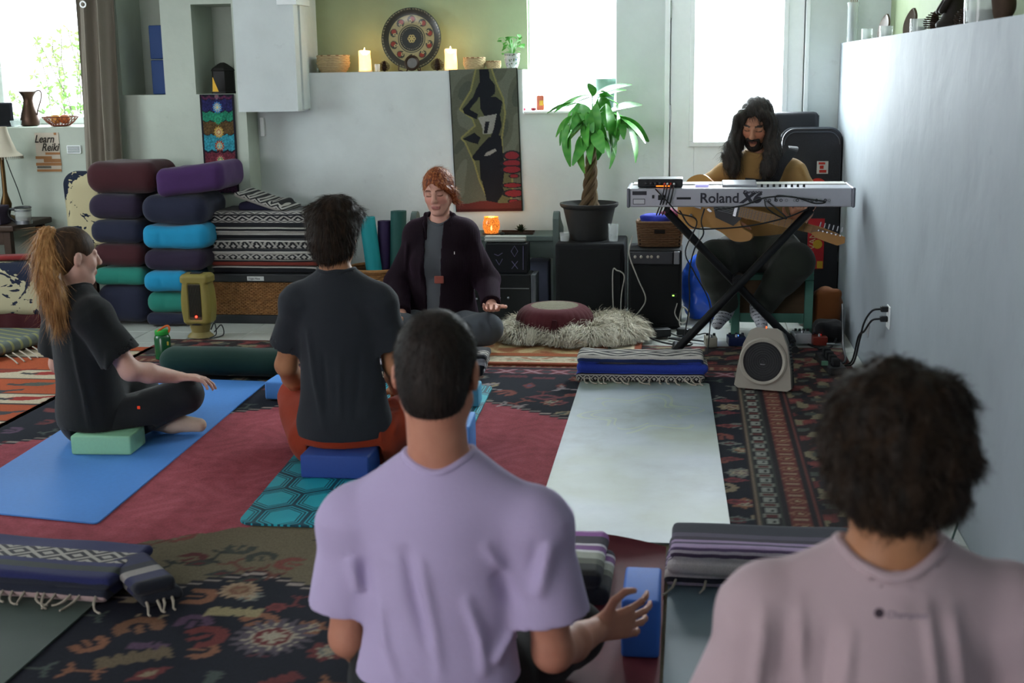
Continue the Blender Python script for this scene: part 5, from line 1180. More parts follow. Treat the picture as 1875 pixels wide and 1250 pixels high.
a = ay(97, 412, 7.1); xb = ay(160, 450, 6.93)[0]-.008; wd = (xb-a[0])/2; cxm = (xb+a[0])/2
ch = empty('armchair', (cxm, 7.2, 0), 'chair in cream and navy leaf fabric behind the ponytail', 'chair')
m_leafy = ikat('leaf_print', '#b9b08c', '#1f2637')
g = SDF((a[0]-.1, 7.0, .1), (xb+.05, 7.5, 1.0), .011); g.box((cxm, 7.30, .60), (wd, .085, .27), rnd=.08, k=.02); g.warp(lambda x, y, z: .006*wob((x, y, z), 12), .004); g.build('backrest', m_leafy, ch)
g = SDF((a[0]-.1, 6.95, .0), (xb+.05, 7.5, .6), .012); g.box((cxm, 7.2, .37), (wd-.01, .17, .08), rnd=.06); g.build('seat', m_leafy, ch)
for x in (a[0]+.04, xb-.04):
    for y in (7.08, 7.34): MB().box((x, y, .15), (.04, .04, .30), bev=.004).build('leg', m_wood_dark, ch)
# ================================================================== bolsters
def velvet(name, c): return plain(name, c, .9, var=.12, scale=18, bump=.2, bscale=200, sheen=.12)
def bolster(x0, x1, zc, hh, yf, mat, label, dep=.40, sag=0.0, seam=None, rz=0.0, tilt=0.0, h=.010):
    g = SDF((x0-.03, yf-.03, zc-hh-.03-abs(sag)-abs(tilt)), (x1+.03, yf+dep+.03, zc+hh+.04+abs(sag)+abs(tilt)), h); cx = (x0+x1)/2
    w_ = (x1-x0)/2
    g.box((cx, yf+dep/2, zc), (w_, dep/2, hh), rnd=min(hh*.9, .075))
    if sag or tilt:
        X, Y, Z = g.ax[0][:, None, None], g.ax[1][None, :, None], g.ax[2][None, None, :]
        # bend by sampling a shifted box
        g.D[:] = 1.0
        def fn(X, Y, Z):
            u = (X-cx)/w_; Z2 = Z-sag*(u*u-.5)-tilt*u; qx = np.abs(X-cx)-(w_-.05); qy = np.abs(Y-yf-dep/2)-(dep/2-.05); qz = np.abs(Z2-zc)-(hh-.05)
            return np.sqrt(np.maximum(qx, 0)**2+np.maximum(qy, 0)**2+np.maximum(qz, 0)**2)+np.minimum(np.maximum(qx, np.maximum(qy, qz)), 0)-.05
        g.op(fn, (x0-.05, yf-.05, zc-hh-.05-abs(sag)-abs(tilt)), (x1+.05, yf+dep+.05, zc+hh+.06+abs(sag)+abs(tilt)), 0)
    if seam is not None: g.box((seam, yf, zc), (.0035, .6, hh*2), rnd=.002, k=.012, mode='sub') if False else g.cap((seam, yf-.004, zc-hh*1.5), (seam, yf-.004, zc+hh*1.5), .008, .008, .012, 'sub')
    g.warp(lambda x, y, z: .007*wob((x, y*.6, z), 13, zc*7)+.003*wob((x, y, z), 34, zc*5), .010)
    o = g.build('bolster', mat); top(o, label, 'bolster', 'yoga bolsters stacked by the curtain')
    return o
yf = 6.93
def zz(py, px=250): return ay(px, py, yf)[2]
def xx_(px, py=450): return ay(px, py, yf)[0]
mr, mp, mnv, mcy, mtl, mvi = velvet('maroon_velvet', '#3a151b'), velvet('plum_velvet', '#251b30'), velvet('navy_velvet', '#1c2034'), velvet('cyan_cotton', '#1482ab'), velvet('teal_cotton', '#1f7465'), velvet('violet_velvet', '#3d2050')
L_, Rr = (xx_(160), xx_(258)), (xx_(258), xx_(386))
rowsL = [(297, 355, mr, 'maroon bolster on top of the left bolster stack'), (357, 402, mp, 'plum bolster second from the top of the left bolster stack'), (404, 446, mnv, 'navy bolster third from the top of the left bolster stack'), (448, 490, mr, 'maroon bolster low in the left stack, above the green one'), (491, 522, mtl, 'dull green bolster low in the left bolster stack'), (524, 598, mnv, 'navy bolster at the bottom of the left bolster stack')]
zprev = .0
edges = [zz(r[0], 205) for r in rowsL]+[.0095]
for i, r in enumerate(rowsL):
    z1, z0 = edges[i]-.004, edges[i+1]+.004; bolster(L_[0]-.0, L_[1]+(.10 if i == 0 else -.004), (z0+z1)/2, (z1-z0)/2, yf+.02, r[2], r[3], seam=(L_[0]+L_[1])/2 if i == 4 else None)
rowsR = [(303, 352, mvi, 'violet bolster on top of the right bolster stack'), (357, 410, mnv, 'navy bolster under the violet one in the right stack'), (412, 457, mcy, 'bright cyan bolster, upper of the two cyan ones'), (458, 495, mp, 'plum bolster between the two cyan bolsters'), (496, 533, mcy, 'bright cyan bolster, lower of the two cyan ones'), (535, 573, mtl, 'teal green bolster under the lower cyan one'), (575, 605, mnv, 'navy bolster at the bottom of the right bolster stack')]
edges = [zz(r[0], 320) for r in rowsR]+[.0095]
xr = [(272, 412), (258, 378), (254, 378), (257, 372), (244, 340), (250, 340), (255, 345)]
for i, r in enumerate(rowsR):
    z1, z0 = edges[i]-.004, edges[i+1]+.004; x0, x1 = xx_(xr[i][0]), xx_(xr[i][1]); x0 = max(x0, L_[1]+.0) if i else L_[1]+.105
    bolster(x0, x1, (z0+z1)/2, (z1-z0)/2, yf-(.0 if i != 4 else .03), r[2], r[3], seam=xx_(293) if i in (2, 4, 5) else None, tilt=.022 if i == 0 else 0.0, sag=.012 if i == 2 else 0)
# ================================================================== wicker trunk with blankets
yt = 7.07; tx0, tx1 = ay(392, 560, yt)[0], ay(600, 560, yt)[0]; tzt = ay(470, 500, yt)[2]; tzl = ay(470, 516, yt)[2]
tk = empty('wicker_chest', ((tx0+tx1)/2, yt+.2, 0), 'wicker chest with a black lid under the blanket stack', 'chest')
MB().lohi((tx0, yt, .05), (tx1, yt+.42, tzl), .006).build('body', m_wicker_d, tk)
MB().lohi((tx0-.004, yt-.008, .0), (tx1+.004, yt+.428, .05), .004).build('plinth', m_black, tk)
MB().lohi((tx0-.012, yt-.016, tzl), (tx1+.012, yt+.436, tzt-.002), .008).build('lid', m_black, tk)
mb = MB(); panel_weave(mb, (tx0, yt, .052), (1, 0, 0), (0, 0, 1), (0, -1, 0), tx1-tx0, tzl-.054, 26, 20, .007); panel_weave(mb, (tx1, yt, .052), (0, 1, 0), (0, 0, 1), (1, 0, 0), .42, tzl-.054, 14, 20, .007)
stuff(mb.build('weave', m_wicker, tk))
a, b = ay(452, 506, yt-.02), ay(483, 514, yt-.02); MB().lohi((a[0], yt-.018, b[2]), (b[0], yt-.0155, a[2])).build('paper_label', plain('white_label', '#b5b8b6', .8), tk)
text_mesh('lettering', 'Yoga Mats', (a[0]+.006, yt-.0185, b[2]+.007), .017, m_black, tk, shear=.2)
kinds = [blanket_mat('stack_blanket_a', [(0, '#24252a'), (.25, '#a5a29c'), (.42, '#24252a'), (.5, '#9a9892'), (.8, '#2a2b2e')], [(.26, .44, 12, 2.6, '#a9a6a0', '#26272b'), (.52, .9, 10, 3.0, '#a9a6a0', '#26272b')], -.2, .0),
         blanket_mat('stack_blanket_b', [(0, '#1d1e22'), (.28, '#a6a39d'), (.36, '#1d1e22'), (.44, '#b0ada6'), (.55, '#24252a')], (), -.2, -.02),
         blanket_mat('stack_blanket_c', [(0, '#24252a'), (.3, '#b0ada6'), (.36, '#24252a'), (.6, '#9a9892')], [(.12, .30, 14, 1.5, '#a9a6a0', '#26272b')], -.2, -.02),
         blanket_mat('stack_blanket_d', [(0, '#1c1c20'), (.14, '#6e2f26'), (.28, '#1c1c20'), (.36, '#a09a92'), (.5, '#22232a')], (), -.2, -.05)]
zs = tzt; ths = [.040, .034, .062, .056, .066, .088]; ks = [1, 3, 2, 2, 1, 0]
lab = ['black blanket with a white stripe at the bottom of the blanket stack', 'dark blanket with a rust stripe, second from the bottom of the stack', 'zigzag banded blanket in the lower middle of the stack', 'zigzag banded blanket in the upper middle of the stack', 'black and white striped blanket second from the top of the stack', 'diamond-patterned black and white blanket on top of the stack']
bx0, bx1 = ay(380, 450, yt)[0], ay(582, 450, yt)[0]
for i, t_ in enumerate(ths):
    blanket('folded_blanket', ((bx0+bx1)/2+[0, .01, -.005, 0, -.008, .01][i], yt+.19, zs), [.0, .01, -.01, .0, .012, -.01][i], (bx1-bx0)-[.0, .01, .01, 0, .02, .0][i], .38, t_, 2, kinds[ks[i]], lab[i], 20+i, 0, .004, 'mexican blankets stacked on the chest', .0085); zs += t_+.0015
# a last one thrown over at an angle
g = SDF((-.2, -.2, -.06), (.26, .2, .12), .008); Rm = np.array(Matrix.Rotation(.33, 3, 'Y')); g.box((.0, .0, .026), (.17, .15, .016), Rm, .015); g.box((-.02, .02, .0), (.13, .14, .03), None, .025, .01); g.plane((0, 0, -.018), (0, 0, -1)); g.warp(lambda x, y, z: .003*wob((x, y, z), 22), .003)
n = NM('throw_blanket', .95); x, y, z = n.xyz(); s_ = (z+x*.34); zig = ((x*16).frac()-.5).abs(); n.col(n.mix(s_.gt(.028), n.mix(s_.gt(.012), '#26253a', '#8f8c86'), n.mix((zig*2.2+s_*60).frac().gt(.5), '#a9a6a0', '#222327')))
o = top(g.build('folded_blanket', n.m), 'small grey zigzag blanket lying askew above the blanket stack', 'blanket'); o.location = (ay(485, 378, 7.2)[0], 7.27, zs+.019)
# ================================================================== heater, bottle, mats in basket
yh = 6.64; c = ay(365, 618, yh); x0, x1 = ay(337, 560, yh)[0], ay(392, 560, yh)[0]; cx = (x0+x1)/2; zt = ay(365, 500, yh)[2]; zb = ay(365, 592, yh)[2]; w_ = (x1-x0)/2
ht = empty('fan_heater', (cx, yh, .0), 'mustard yellow fan heater with dark grille and red light', 'heater'); m_must = plain('mustard_plastic', '#7d7238', .45, var=.08)
g = SDF((cx-.14, yh-.12, .02), (cx+.14, yh+.12, zt+.04), .006); hh = (zt-zb)/2; zc = (zt+zb)/2
def fnh(X, Y, Z):
    t = np.clip((Z-zb)/(zt-zb), 0, 1); ww = w_*(.86+.14*np.sin(np.clip(t, 0, .8)/.8*math.pi))+np.where(t > .84, .010, 0); qx = np.abs(X-cx)-(ww-.025); qy = np.abs(Y-yh)-(.06-.025); qz = np.abs(Z-zc)-(hh-.015)
    return np.sqrt(np.maximum(qx, 0)**2+np.maximum(qy, 0)**2)+np.minimum(np.maximum(qx, qy), 0)-.025+np.maximum(qz, 0)*.9
g.op(fnh, (cx-.12, yh-.1, zb-.02), (cx+.12, yh+.1, zt+.02), 0); g.plane((0, 0, zt), (0, 0, 1)); g.plane((0, 0, zb), (0, 0, -1)); g.box((cx, yh-.07, zc-.01), (.036, .018, hh*.72), rnd=.006, k=.003, mode='sub'); g.build('housing', m_must, ht)
MB().lohi((cx-.034, yh-.056, zc-.012-hh*.7), (cx+.034, yh-.048, zc-.01+hh*.7)).build('grille', plain('dark_grille', '#4a4636', .8), ht)
for k in range(9): MB().lohi((cx-.032+k*.0078, yh-.062, zc-hh*.66), (cx-.030+k*.0078, yh-.056, zc-.01+hh*.66)).build('grille_bar', m_black, ht)
MB().lathe([(.006, 0), (.0065, .004), (.004, .006)], (cx+.005, yh-.060, zb+.05), 12, Matrix.Rotation(math.pi/2, 3, 'X')).build('indicator', glow('red_led', '#ff2a1c', 6), ht)
MB().lathe([(.075, .002), (.072, .01), (.05, .03), (.06, zb-.01), (.062, zb)], (cx, yh, .008), 24, sy=.8).build('base', plain('tan_plastic', '#7d7040', .5), ht, True)
MB().lathe([(.064, zb), (.066, zb+.006), (.064, zb+.012)], (cx, yh, .0), 24, sy=.85).build('band', m_black, ht, True)
MB().lohi((cx-.03, yh-.03, zt), (cx+.03, yh+.02, zt+.006), .003).build('control_panel', m_black, ht)
mb = MB(); mb.tube(curve_pts([(cx+.06, yh, .05), (cx+.09, yh-.02, .09), (cx+.10, yh-.03, .03), (cx+.07, yh-.05, .012), (cx+.11, yh+.05, .01), (cx+.09, yh+.08, .06), (cx+.05, yh+.07, .02)], 40), .0035, 6); mb.build('power_cord', m_black, ht, True)
yb = 6.08; c = ay(300, 659, yb); c[2] = .0105; hb = ay(300, 607, yb)[2]-c[2]; bt = empty('water_bottle', c, 'green plastic water bottle with orange loop on the carpet', 'bottle')
MB().lathe([(.036, 0), (.041, .004), (.041, hb*.78), (.036, hb*.86), (.03, hb*.9), (.03, hb*.92)], c, 28).build('body', plain('bottle_green', '#14502c', .25, spec=.5), bt, True)
MB().lathe([(.035, hb*.9), (.036, hb*.91), (.036, hb*1.04), (.03, hb*1.07), (0, hb*1.07)], c, 28).build('cap', plain('lime_plastic', '#2f9a3f', .4), bt, True)
MB().tube(curve_pts([c+vec(-.01, -.03, hb*1.02), c+vec(.0, -.02, hb*1.1), c+vec(.03, .0, hb*1.22), c+vec(.042, 0, hb*1.12), c+vec(.036, .0, hb*.98)], 20), .0055, 8).build('loop', plain('orange_plastic', '#c9602a', .4), bt, True)
MB().box(c+vec(.036, -.022, hb*.6), (.012, .004, .02), bev=.002).build('sticker', plain('yellow_sticker', '#b5a53a', .5), bt)
ybk = 7.3; cb = ay(690, 510, ybk); R0 = (ay(735, 500, ybk)[0]-ay(630, 500, ybk)[0])/2; zr = ay(690, 492, ybk)[2]
bk = empty('wicker_basket', (cb[0], ybk, 0), 'round wicker basket holding rolled yoga mats', 'basket')
mb = MB(); nr = 26; ring_weave(mb, (cb[0], ybk, 0), [(R0*(.86+.14*j/nr), .012+j*(zr-.012)/nr) for j in range(nr+1)], 60, .004, .0065, 20); stuff(mb.build('weave', m_wicker, bk, True))
MB().lathe([(R0*.82, .004), (R0*.85, .01), (R0*.97, zr-.01), (R0*.94, zr-.01), (R0*.80, .02)], (cb[0], ybk, 0), 40).build('liner', m_wicker_d, bk, True)
MB().tube([(cb[0]+R0*math.cos(a), ybk+R0*math.sin(a), zr+.006) for a in np.linspace(0, 6.283, 41)[:-1]], .012, 8, closed=True).build('rim', m_wicker, bk, True)
def rollmat(px, ptop, r, y, c, label, lean=0.0):
    p = ay(px, ptop, y); zt_ = p[2]; rolled = empty('rolled_yoga_mat', (p[0], y, .022), label, 'yoga mat', 'rolled mats in the basket'); V = []; m = foam('mat_'+c, c)
    pts = []
    for k in range(64):
        a = k/63*3.2*2*math.pi; rr = r*(.28+.72*k/63); pts.append((rr*math.cos(a), rr*math.sin(a)))
    mb = MB(); th = r*.085; Vv = []; Fc = []
    for (u, v) in pts:
        d = unit(vec(u, v, 0)); 
        for zq in (.024, zt_):
            sh_ = lean*(zq-.024); Vv += [(p[0]+u+d[0]*th+sh_-lean*(zt_-.024), y+v+d[1]*th, zq), (p[0]+u-d[0]*th+sh_-lean*(zt_-.024), y+v-d[1]*th, zq)]
    for k in range(63):
        a = 4*k; b = a+4; Fc += [(a, b, b+2, a+2), (a+1, a+3, b+3, b+1), (a+2, b+2, b+3, a+3), (a, a+1, b+1, b)]
    e = 4*63; Fc += [(0, 2, 3, 1), (e, e+1, e+3, e+2)]
    mb.add(Vv, Fc).build('sheet', m, rolled, True)
    MB().lathe([(r*.25, .024), (r*.25, .03)], (p[0]-lean*(zt_-.024), y, 0), 12).build('core', m, rolled)
rollmat(671, 397, .047, 7.28, '#1c8f95', 'turquoise rolled mat at the left of the basket', -.10); rollmat(703, 404, .040, 7.36, '#3c2f58', 'purple rolled mat in the middle of the basket', .04); rollmat(729, 386, .047, 7.34, '#1f4f4a', 'dark green rolled mat at the right of the basket', .05)
# ================================================================== chakra tapestry, niche things
yt_ = YL-.006; a, b = ay(366, 173, yt_), ay(439, 353, yt_)
def chakra(x0, x1, z0, z1):
    def fn(X, Z):
        u = (X-x0)/(x1-x0)-.5; v = 1-(Z-z0)/(z1-z0); P = Paint(u*1.0, v*2.45, '#191823')
        rng = random.Random(9); bands = [(.02, .08, '#4a1f3a'), (.1, .37, '#20204a'), (.40, .62, '#1f6f55'), (.64, .95, '#4d3b22'), (.97, 1.35, '#2d7d8c'), (1.4, 1.7, '#5a2530'), (1.75, 2.1, '#232338'), (2.15, 2.4, '#3a2238')]
        for p0, p1, c in bands: P.put((P.Y > p0+.05*np.abs(np.sin(P.X*14))*1.0) & (P.Y < p1+.05*np.abs(np.sin(P.X*14))) & (np.abs(P.X) < .44), c)
        w = np.sin(P.X*70+4*np.sin(P.Y*33))*np.sin(P.Y*74+4*np.sin(P.X*31)); P.C[(w > .45) & (np.abs(P.X) < .44)] *= 1.9; P.C[w < -.6] *= .6
        for cy, c1, c2, r in ((.06, '#6b5f66', '#8a3a52', .07), (.32, '#2f6ea8', '#57a9c9', .15), (.62, '#2d8f6a', '#1f5f4a', .13), (.93, '#b08a3a', '#a8552c', .15), (1.27, '#8f3a30', '#3a9aa8', .15), (1.63, '#8a3a4a', '#4a8a5a', .15), (2.0, '#b04a2a', '#d0a04a', .14)):
            P.flower(0, cy, r, c1, c2, '#c9b98a' if r > .14 else c1, 12)
        P.put(np.abs(P.X) > .465, '#1d1a22'); return P.C
    return fn
nx, nz_ = 64, 150; xs, zs_ = np.linspace(a[0], b[0], nx), np.linspace(b[2], a[2], nz_); X, Z = np.meshgrid(xs, zs_, indexing='ij'); Cc = chakra(a[0], b[0], b[2], a[2])(X, Z)
Yw = yt_-.008-.006*np.sin((X-a[0])*30)*(1-(Z-b[2])/(a[2]-b[2])); V = np.stack([X, Yw, Z], -1).reshape(-1, 3); V2 = V+vec(0, .004, 0); i = np.arange(nx*nz_).reshape(nx, nz_)
Q = np.stack([i[:-1, :-1], i[1:, :-1], i[1:, 1:], i[:-1, 1:]], -1).reshape(-1, 4); nV = len(V); ring = np.concatenate([i[:-1, 0], i[-1, :-1], i[:0:-1, -1], i[0, :0:-1]]); Q2 = np.stack([ring, np.roll(ring, -1), np.roll(ring, -1)+nV, ring+nV], -1)
m_print = attr_mat('printed_cotton', .85, 300, .2, .1)
top(link_mesh('tapestry', np.concatenate([V, V2]), np.concatenate([Q, Q[:, ::-1]+nV, Q2]), m_print, None, True, np.concatenate([Cc.reshape(-1, 3)]*2)), 'narrow chakra tapestry of coloured mandalas hanging below the niche', 'tapestry')
for nm, (px0, py0, px1, py1), lb in (('a', (270, 47, 300, 109), 'upper navy blue yoga block in the wall niche'), ('b', (276, 110, 306, 172), 'lower navy blue yoga block in the wall niche')):
    p0, p1 = ay(px0, py0, YL+.09), ay(px1, py1, YL+.09); zb_, zt_ = (NB+.002 if nm == 'b' else ay(285, 109.5, YL+.09)[2]+.004), (p0[2] if nm == 'a' else ay(285, 110, YL+.09)[2])
    w_ = .098; xx0 = n1[1]-.004-w_
    o = MB().lohi((xx0, YL+.05, zb_), (xx0+w_, YL+.20, zt_), .007, 3).build('yoga_block', foam('navy_block', '#1d3a6b'), smooth=True); top(o, lb, 'yoga block')
# black elephant-like cloth lantern with gold panel in the second niche
p0, p1 = ay(387, 115, YL+.1), ay(432, 172, YL+.1); cx = (p0[0]+p1[0])/2; w_ = (p1[0]-p0[0])/2; hz = p0[2]-NB
st = empty('lantern', (cx-.01, YL+.12, NB), 'black metal lantern with gold panel in the second niche', 'lantern')
mb = MB(); Rz4 = Matrix.Rotation(.785+.2, 3, 'Z'); mb.lathe([(w_*1.1, .0), (w_*1.1, .012), (w_*1.0, .014), (w_*1.0, hz*.72), (w_*1.1, hz*.74), (w_*.95, hz*.82), (w_*.45, hz*.95), (.012, hz)], (cx-.01, YL+.12, NB+.001), 6, Rz4); mb.build('body', plain('black_iron', '#1b1a18', .6), st)
MB().add([vec(cx-.042, YL+.012, NB+.014), vec(cx-.002, YL+.008, NB+.014), vec(cx-.036, YL+.010, NB+hz*.55), vec(cx-.042, YL+.016, NB+.014), vec(cx-.002, YL+.012, NB+.014), vec(cx-.036, YL+.014, NB+hz*.55)], [(0, 1, 2), (5, 4, 3), (0, 3, 4, 1), (1, 4, 5, 2), (2, 5, 3, 0)]).build('panel', plain('gold_leaf', '#8a6a22', .35, .8), st)
# small bracket under the soffit
a, b = ay(477, 215, YB-.01), ay(486, 249, YB-.01); MB().lohi((a[0], YB-.03, b[2]), (b[0], YB-.0, a[2]), .003).build('wall_bracket', m_trim); top(bpy.data.objects['wall_bracket'], 'small white metal bracket under the soffit', 'bracket')
# ================================================================== ledge along the back wall
LZ = 1.4305; yl = 7.86
def on_ledge(px, y=yl): q_ = ay(px, 130, y); return vec(q_[0], y, LZ)
m_straw = plain('pale_straw', '#b5a27c', .8, var=.2, scale=80); m_straw_d = plain('brown_straw', '#7a5a3c', .8, var=.2, scale=80)
def woven_bowl(px, w_px, h_px, label, y=yl):
    c = on_ledge(px, y); r = w_px/2*.00332; h = h_px*.00332; o = empty('woven_bowl', c, label, 'bowl'); n = 9
    prof = [(r*(.72+.28*math.sin(min(1, (j+.6)/n*1.25)*math.pi*.62)), .005+j*h/n*.93) for j in range(n+1)]
    mb = MB(); ring_weave(mb, c, prof, 48, .003, h/n*.62, 12); stuff(mb.build('weave', m_straw, o, True))
    MB().lathe([(r*.7, .001)]+[(a-.003, b) for a, b in prof]+[(prof[-1][0]-.008, prof[-1][1]), (r*.6, .012)], c, 30).build('lining', m_straw_d, o, True)
    MB().tube([c+vec(prof[-1][0]*math.cos(a), prof[-1][0]*math.sin(a), h) for a in np.linspace(0, 6.283, 31)[:-1]], .005, 6, closed=True).build('rim', m_straw_d, o, True)
woven_bowl(611, 58, 30, 'largest woven straw bowl at the left end of the ledge'); woven_bowl(869, 38, 22, 'middle-sized woven bowl right of the candle on the ledge'); woven_bowl(904, 25, 15, 'smallest woven bowl beside the flowered plant pot', yl+.01)
n = NM('candle_wax', .4); n.b.inputs['Base Color'].default_value = (*lin('#f3e2c4'), 1); n.b.inputs['Emission Color'].default_value = (*lin('#ffb45e'), 1); n.b.inputs['Emission Strength'].default_value = 2.2; m_wax = n.m
m_flame = glow('candle_flame', '#ffd98a', 40)
def candle(px, label):
    c = on_ledge(px, yl-.02); o = empty('pillar_candle', c, label, 'candle'); r = .037
    g = SDF(c-.06, c+vec(.06, .06, .17), .005); g.cone(c+vec(0, 0, .006), c+vec(0, 0, .128), r, r, 0); g.ell(c+vec(.004, -.012, .132), (.027, .034, .034), None, .008, 'sub')
    g.warp(lambda x, y, z: .003*wob((x, y, z), 60), .003); g.build('wax', m_wax, o)
    MB().lathe([(r+.004, 0), (r+.006, .002), (r+.005, .010), (r-.001, .010)], c, 24).build('glass_saucer', glass('saucer_glass', '#e8eef0', .05, .4), o, True)
    MB().tube([c+vec(0, -.004, .098), c+vec(.001, -.004, .110)], .0015, 6).build('wick', m_black, o)
    MB().lathe([(.001, .106), (.006, .114), (.007, .121), (.004, .133), (.0005, .145)], c+vec(0, -.004, 0), 12).build('flame', m_flame, o, True)
    l = bpy.data.lights.new('candle_light', 'POINT'); l.energy = .32; l.color = (1, .62, .28); l.shadow_soft_size = .015; lo_ = bpy.data.objects.new('candle_light', l); COL.objects.link(lo_); lo_.location = c+vec(0, -.004, .165); setparent(lo_, o)
candle(669, 'lit white pillar candle left of the painted plate'); candle(826, 'lit white pillar candle right of the painted plate')
def pinecone(c, h, label, cat='pinecone'):
    o = empty('pinecone', c, label, cat); c = np.array(c, float); mb = MB(); mb2 = MB(); rows = 9
    mb2.lathe([(.004, 0), (h*.2, h*.15), (h*.24, h*.4), (h*.14, h*.8), (.002, h*.97)], c, 12)
    for j in range(rows):
        t = j/rows; r = h*.55*math.sin(math.pi*(.18+.78*t))**.8*(1-.25*t); nn_ = 9
        for k in range(nn_):
            a = 2*math.pi*(k+.5*(j % 2))/nn_; d = vec(math.cos(a), math.sin(a), 0); s_ = vec(-math.sin(a), math.cos(a), 0); b = c+vec(0, 0, h*(.06+.86*t)); w_ = h*.085
            mb.add([b+s_*w_*.5, b-s_*w_*.5, b+d*r-s_*w_+UP*h*.03, b+d*r+s_*w_+UP*h*.03, b+d*r*1.1+UP*h*.09, b+UP*h*.05], [(0, 1, 2, 3), (3, 2, 4), (0, 3, 4, 5), (1, 5, 4, 2)])
    mb2.build('core', m_wood_dark, o, True); stuff(mb.build('scales', plain('pinecone_brown', '#3a2a1f', .7, var=.3), o)); return o
pinecone(on_ledge(704, yl-.03), .068, 'small dark pinecone between left candle and plate'); pinecone(on_ledge(801, yl-.05), .078, 'reddish dark pinecone at the plate\'s lower right edge')
# painted plate on a stand
c = on_ledge(754, yl+.03); R_ = 55.5*.00334; cz = ay(754, 71, yl+.05)
pl = empty('decorative_plate', c, 'large round painted plate with red and cream animals on a stand', 'plate'); tl = Matrix.Rotation(math.pi/2-.12, 3, 'X')
def plate_col(V):
    loc = (V-cz)@np.array(tl); u, v = loc[:, 0]/R_, loc[:, 1]/R_; P = Paint(u, v, '#1f2a27'); q_ = np.hypot(u, v); th = np.arctan2(v, u)
    P.put(q_ < .93, '#2b2a22'); P.put((q_ < .975) & (q_ > .94) & (np.sin(th*60) > 0), '#7d7a60')
    m = (q_ < .80) & (q_ > .43); P.put(m, '#8d8762'); sct = (th/(2*math.pi)*10) % 1; f = (q_-.61)/.17
    P.put(m & (np.hypot((sct-.5)*2.2, f*1.0-.1) < .72), '#23302c'); P.put(m & (np.hypot((sct-.42)*2.6, f-.15) < .5), '#7d2f24'); P.put(m & (np.hypot((sct-.62)*3.4, f+.2) < .42), '#a39a70'); P.put(m & (np.hypot((sct-.62)*3.4, f+.2) < .2), '#1f2a27'); P.put(m & (np.abs(f) > .9), '#1f2a27')
    P.put((q_ < .43) & (q_ > .405), '#8d8762'); P.put(q_ < .405, '#1d2320'); P.put((np.abs(q_-.35) < .014) & (np.sin(th*34) > 0), '#6f6d58')
    for k in range(6):
        a = k*math.pi/3; P.put(np.abs(np.hypot(u-.075*math.cos(a), v-.075*math.sin(a))-.045) < .016, '#a89a60')
    P.put(q_ < .03, '#a89a60'); return P.C
prof = [(.002, .0)]+[(R_*t, .004+.022*max(0, t-.45)**2*3) for t in np.linspace(.03, 1, 70)]; Vp = []; Fp = []; n_ = 160
for r, z in prof:
    for k in range(n_):
        a = 2*math.pi*k/n_; Vp.append(np.array(tl @ Vector((r*math.cos(a), r*math.sin(a), z)))+cz)
m_ = len(prof)
for r, z in ((R_*1.0, .012), (R_*.5, -.008), (.002, -.008)):
    for k in range(n_):
        a = 2*math.pi*k/n_; Vp.append(np.array(tl @ Vector((r*math.cos(a), r*math.sin(a), z-.004)))+cz)
for i in range(m_+2):
    for k in range(n_): Fp.append((i*n_+k, i*n_+(k+1) % n_, (i+1)*n_+(k+1) % n_, (i+1)*n_+k))
Vp = np.array(Vp); link_mesh('dish', Vp, Fp, attr_mat('glazed_lacquer', .25, 200, .08, .06, spec=.5), pl, True, plate_col(Vp))
for x in (-.06, .06): MB().tube(curve_pts([(c[0]+x, yl-.06, LZ+.035), (c[0]+x, yl-.065, LZ+.006), (c[0]+x, yl-.02, LZ+.005), (c[0]+x*.7, yl+.09, LZ+.005), (c[0]+x*.5, yl+.07, LZ+.16)], 20), .004, 6).build('stand_leg', m_wood_dark, pl, True)
c = on_ledge(755, yl-.10); fr = empty('round_frame', c, 'small round dark picture frame in front of the painted plate', 'frame'); Rx = Matrix.Rotation(math.pi/2-.15, 3, 'X')
MB().lathe([(.030, -.004), (.046, -.004), (.047, .004), (.040, .008), (.031, .004)], c+vec(0, 0, .048), 28, Rx, cap=False).build('rim', plain('dark_bronze', '#3a2d22', .4, .4), fr, True)
MB().lathe([(.0, -.002), (.031, -.002), (.031, .001), (0, .001)], c+vec(0, 0, .048), 28, Rx, cap=False).build('picture', plain('grey_print_photo', '#6d6c68', .4, var=.5, scale=40), fr)
MB().box(c+vec(0, .02, .02), (.02, .04, .004), rot=Matrix.Rotation(-.7, 3, 'X')).build('strut', m_black, fr)
c = on_ledge(691, yl-.07); top(MB().lathe([(.014, 0), (.016, .002), (.018, .045), (.016, .045), (.013, .004)], c, 20).build('shot_glass', glass('shot_glass_clear', '#f0f4f0', .05, .3), smooth=True), 'clear shot glass right of the left candle', 'glass')
# flowered plant pot
c = on_ledge(938, yl-.05); pp = empty('potted_plant', c, 'small flowered ceramic pot with trailing green plant at the ledge end', 'potted plant')
n = NM('floral_ceramic', .3, 0, .5); v = n.nt.nodes.new('ShaderNodeTexVoronoi'); v.inputs['Scale'].default_value = 70; n.nt.links.new(n.tc(), v.inputs['Vector']); d = S(n.nt, v.outputs['Distance']); cc = n.ramp(S(n.nt, v.outputs['Color'])._m('ADD', 0.0), [(.2, '#5a6f9a'), (.45, '#7d4a55'), (.7, '#5f7a5a')]); n.col(n.mix(d.lt(.38), '#b9bcb8', cc))
MB().lathe([(.028, 0), (.03, .004), (.042, .04), (.047, .065), (.043, .082), (.048, .088), (.048, .095), (.041, .095), (.037, .08), (.02, .07)], c, 30).build('pot', n.m, pp, True)
m_ivy = plain('ivy_leaf', '#4f9a3a', .5, var=.3, scale=12); rn = random.Random(3)
leafmesh = None
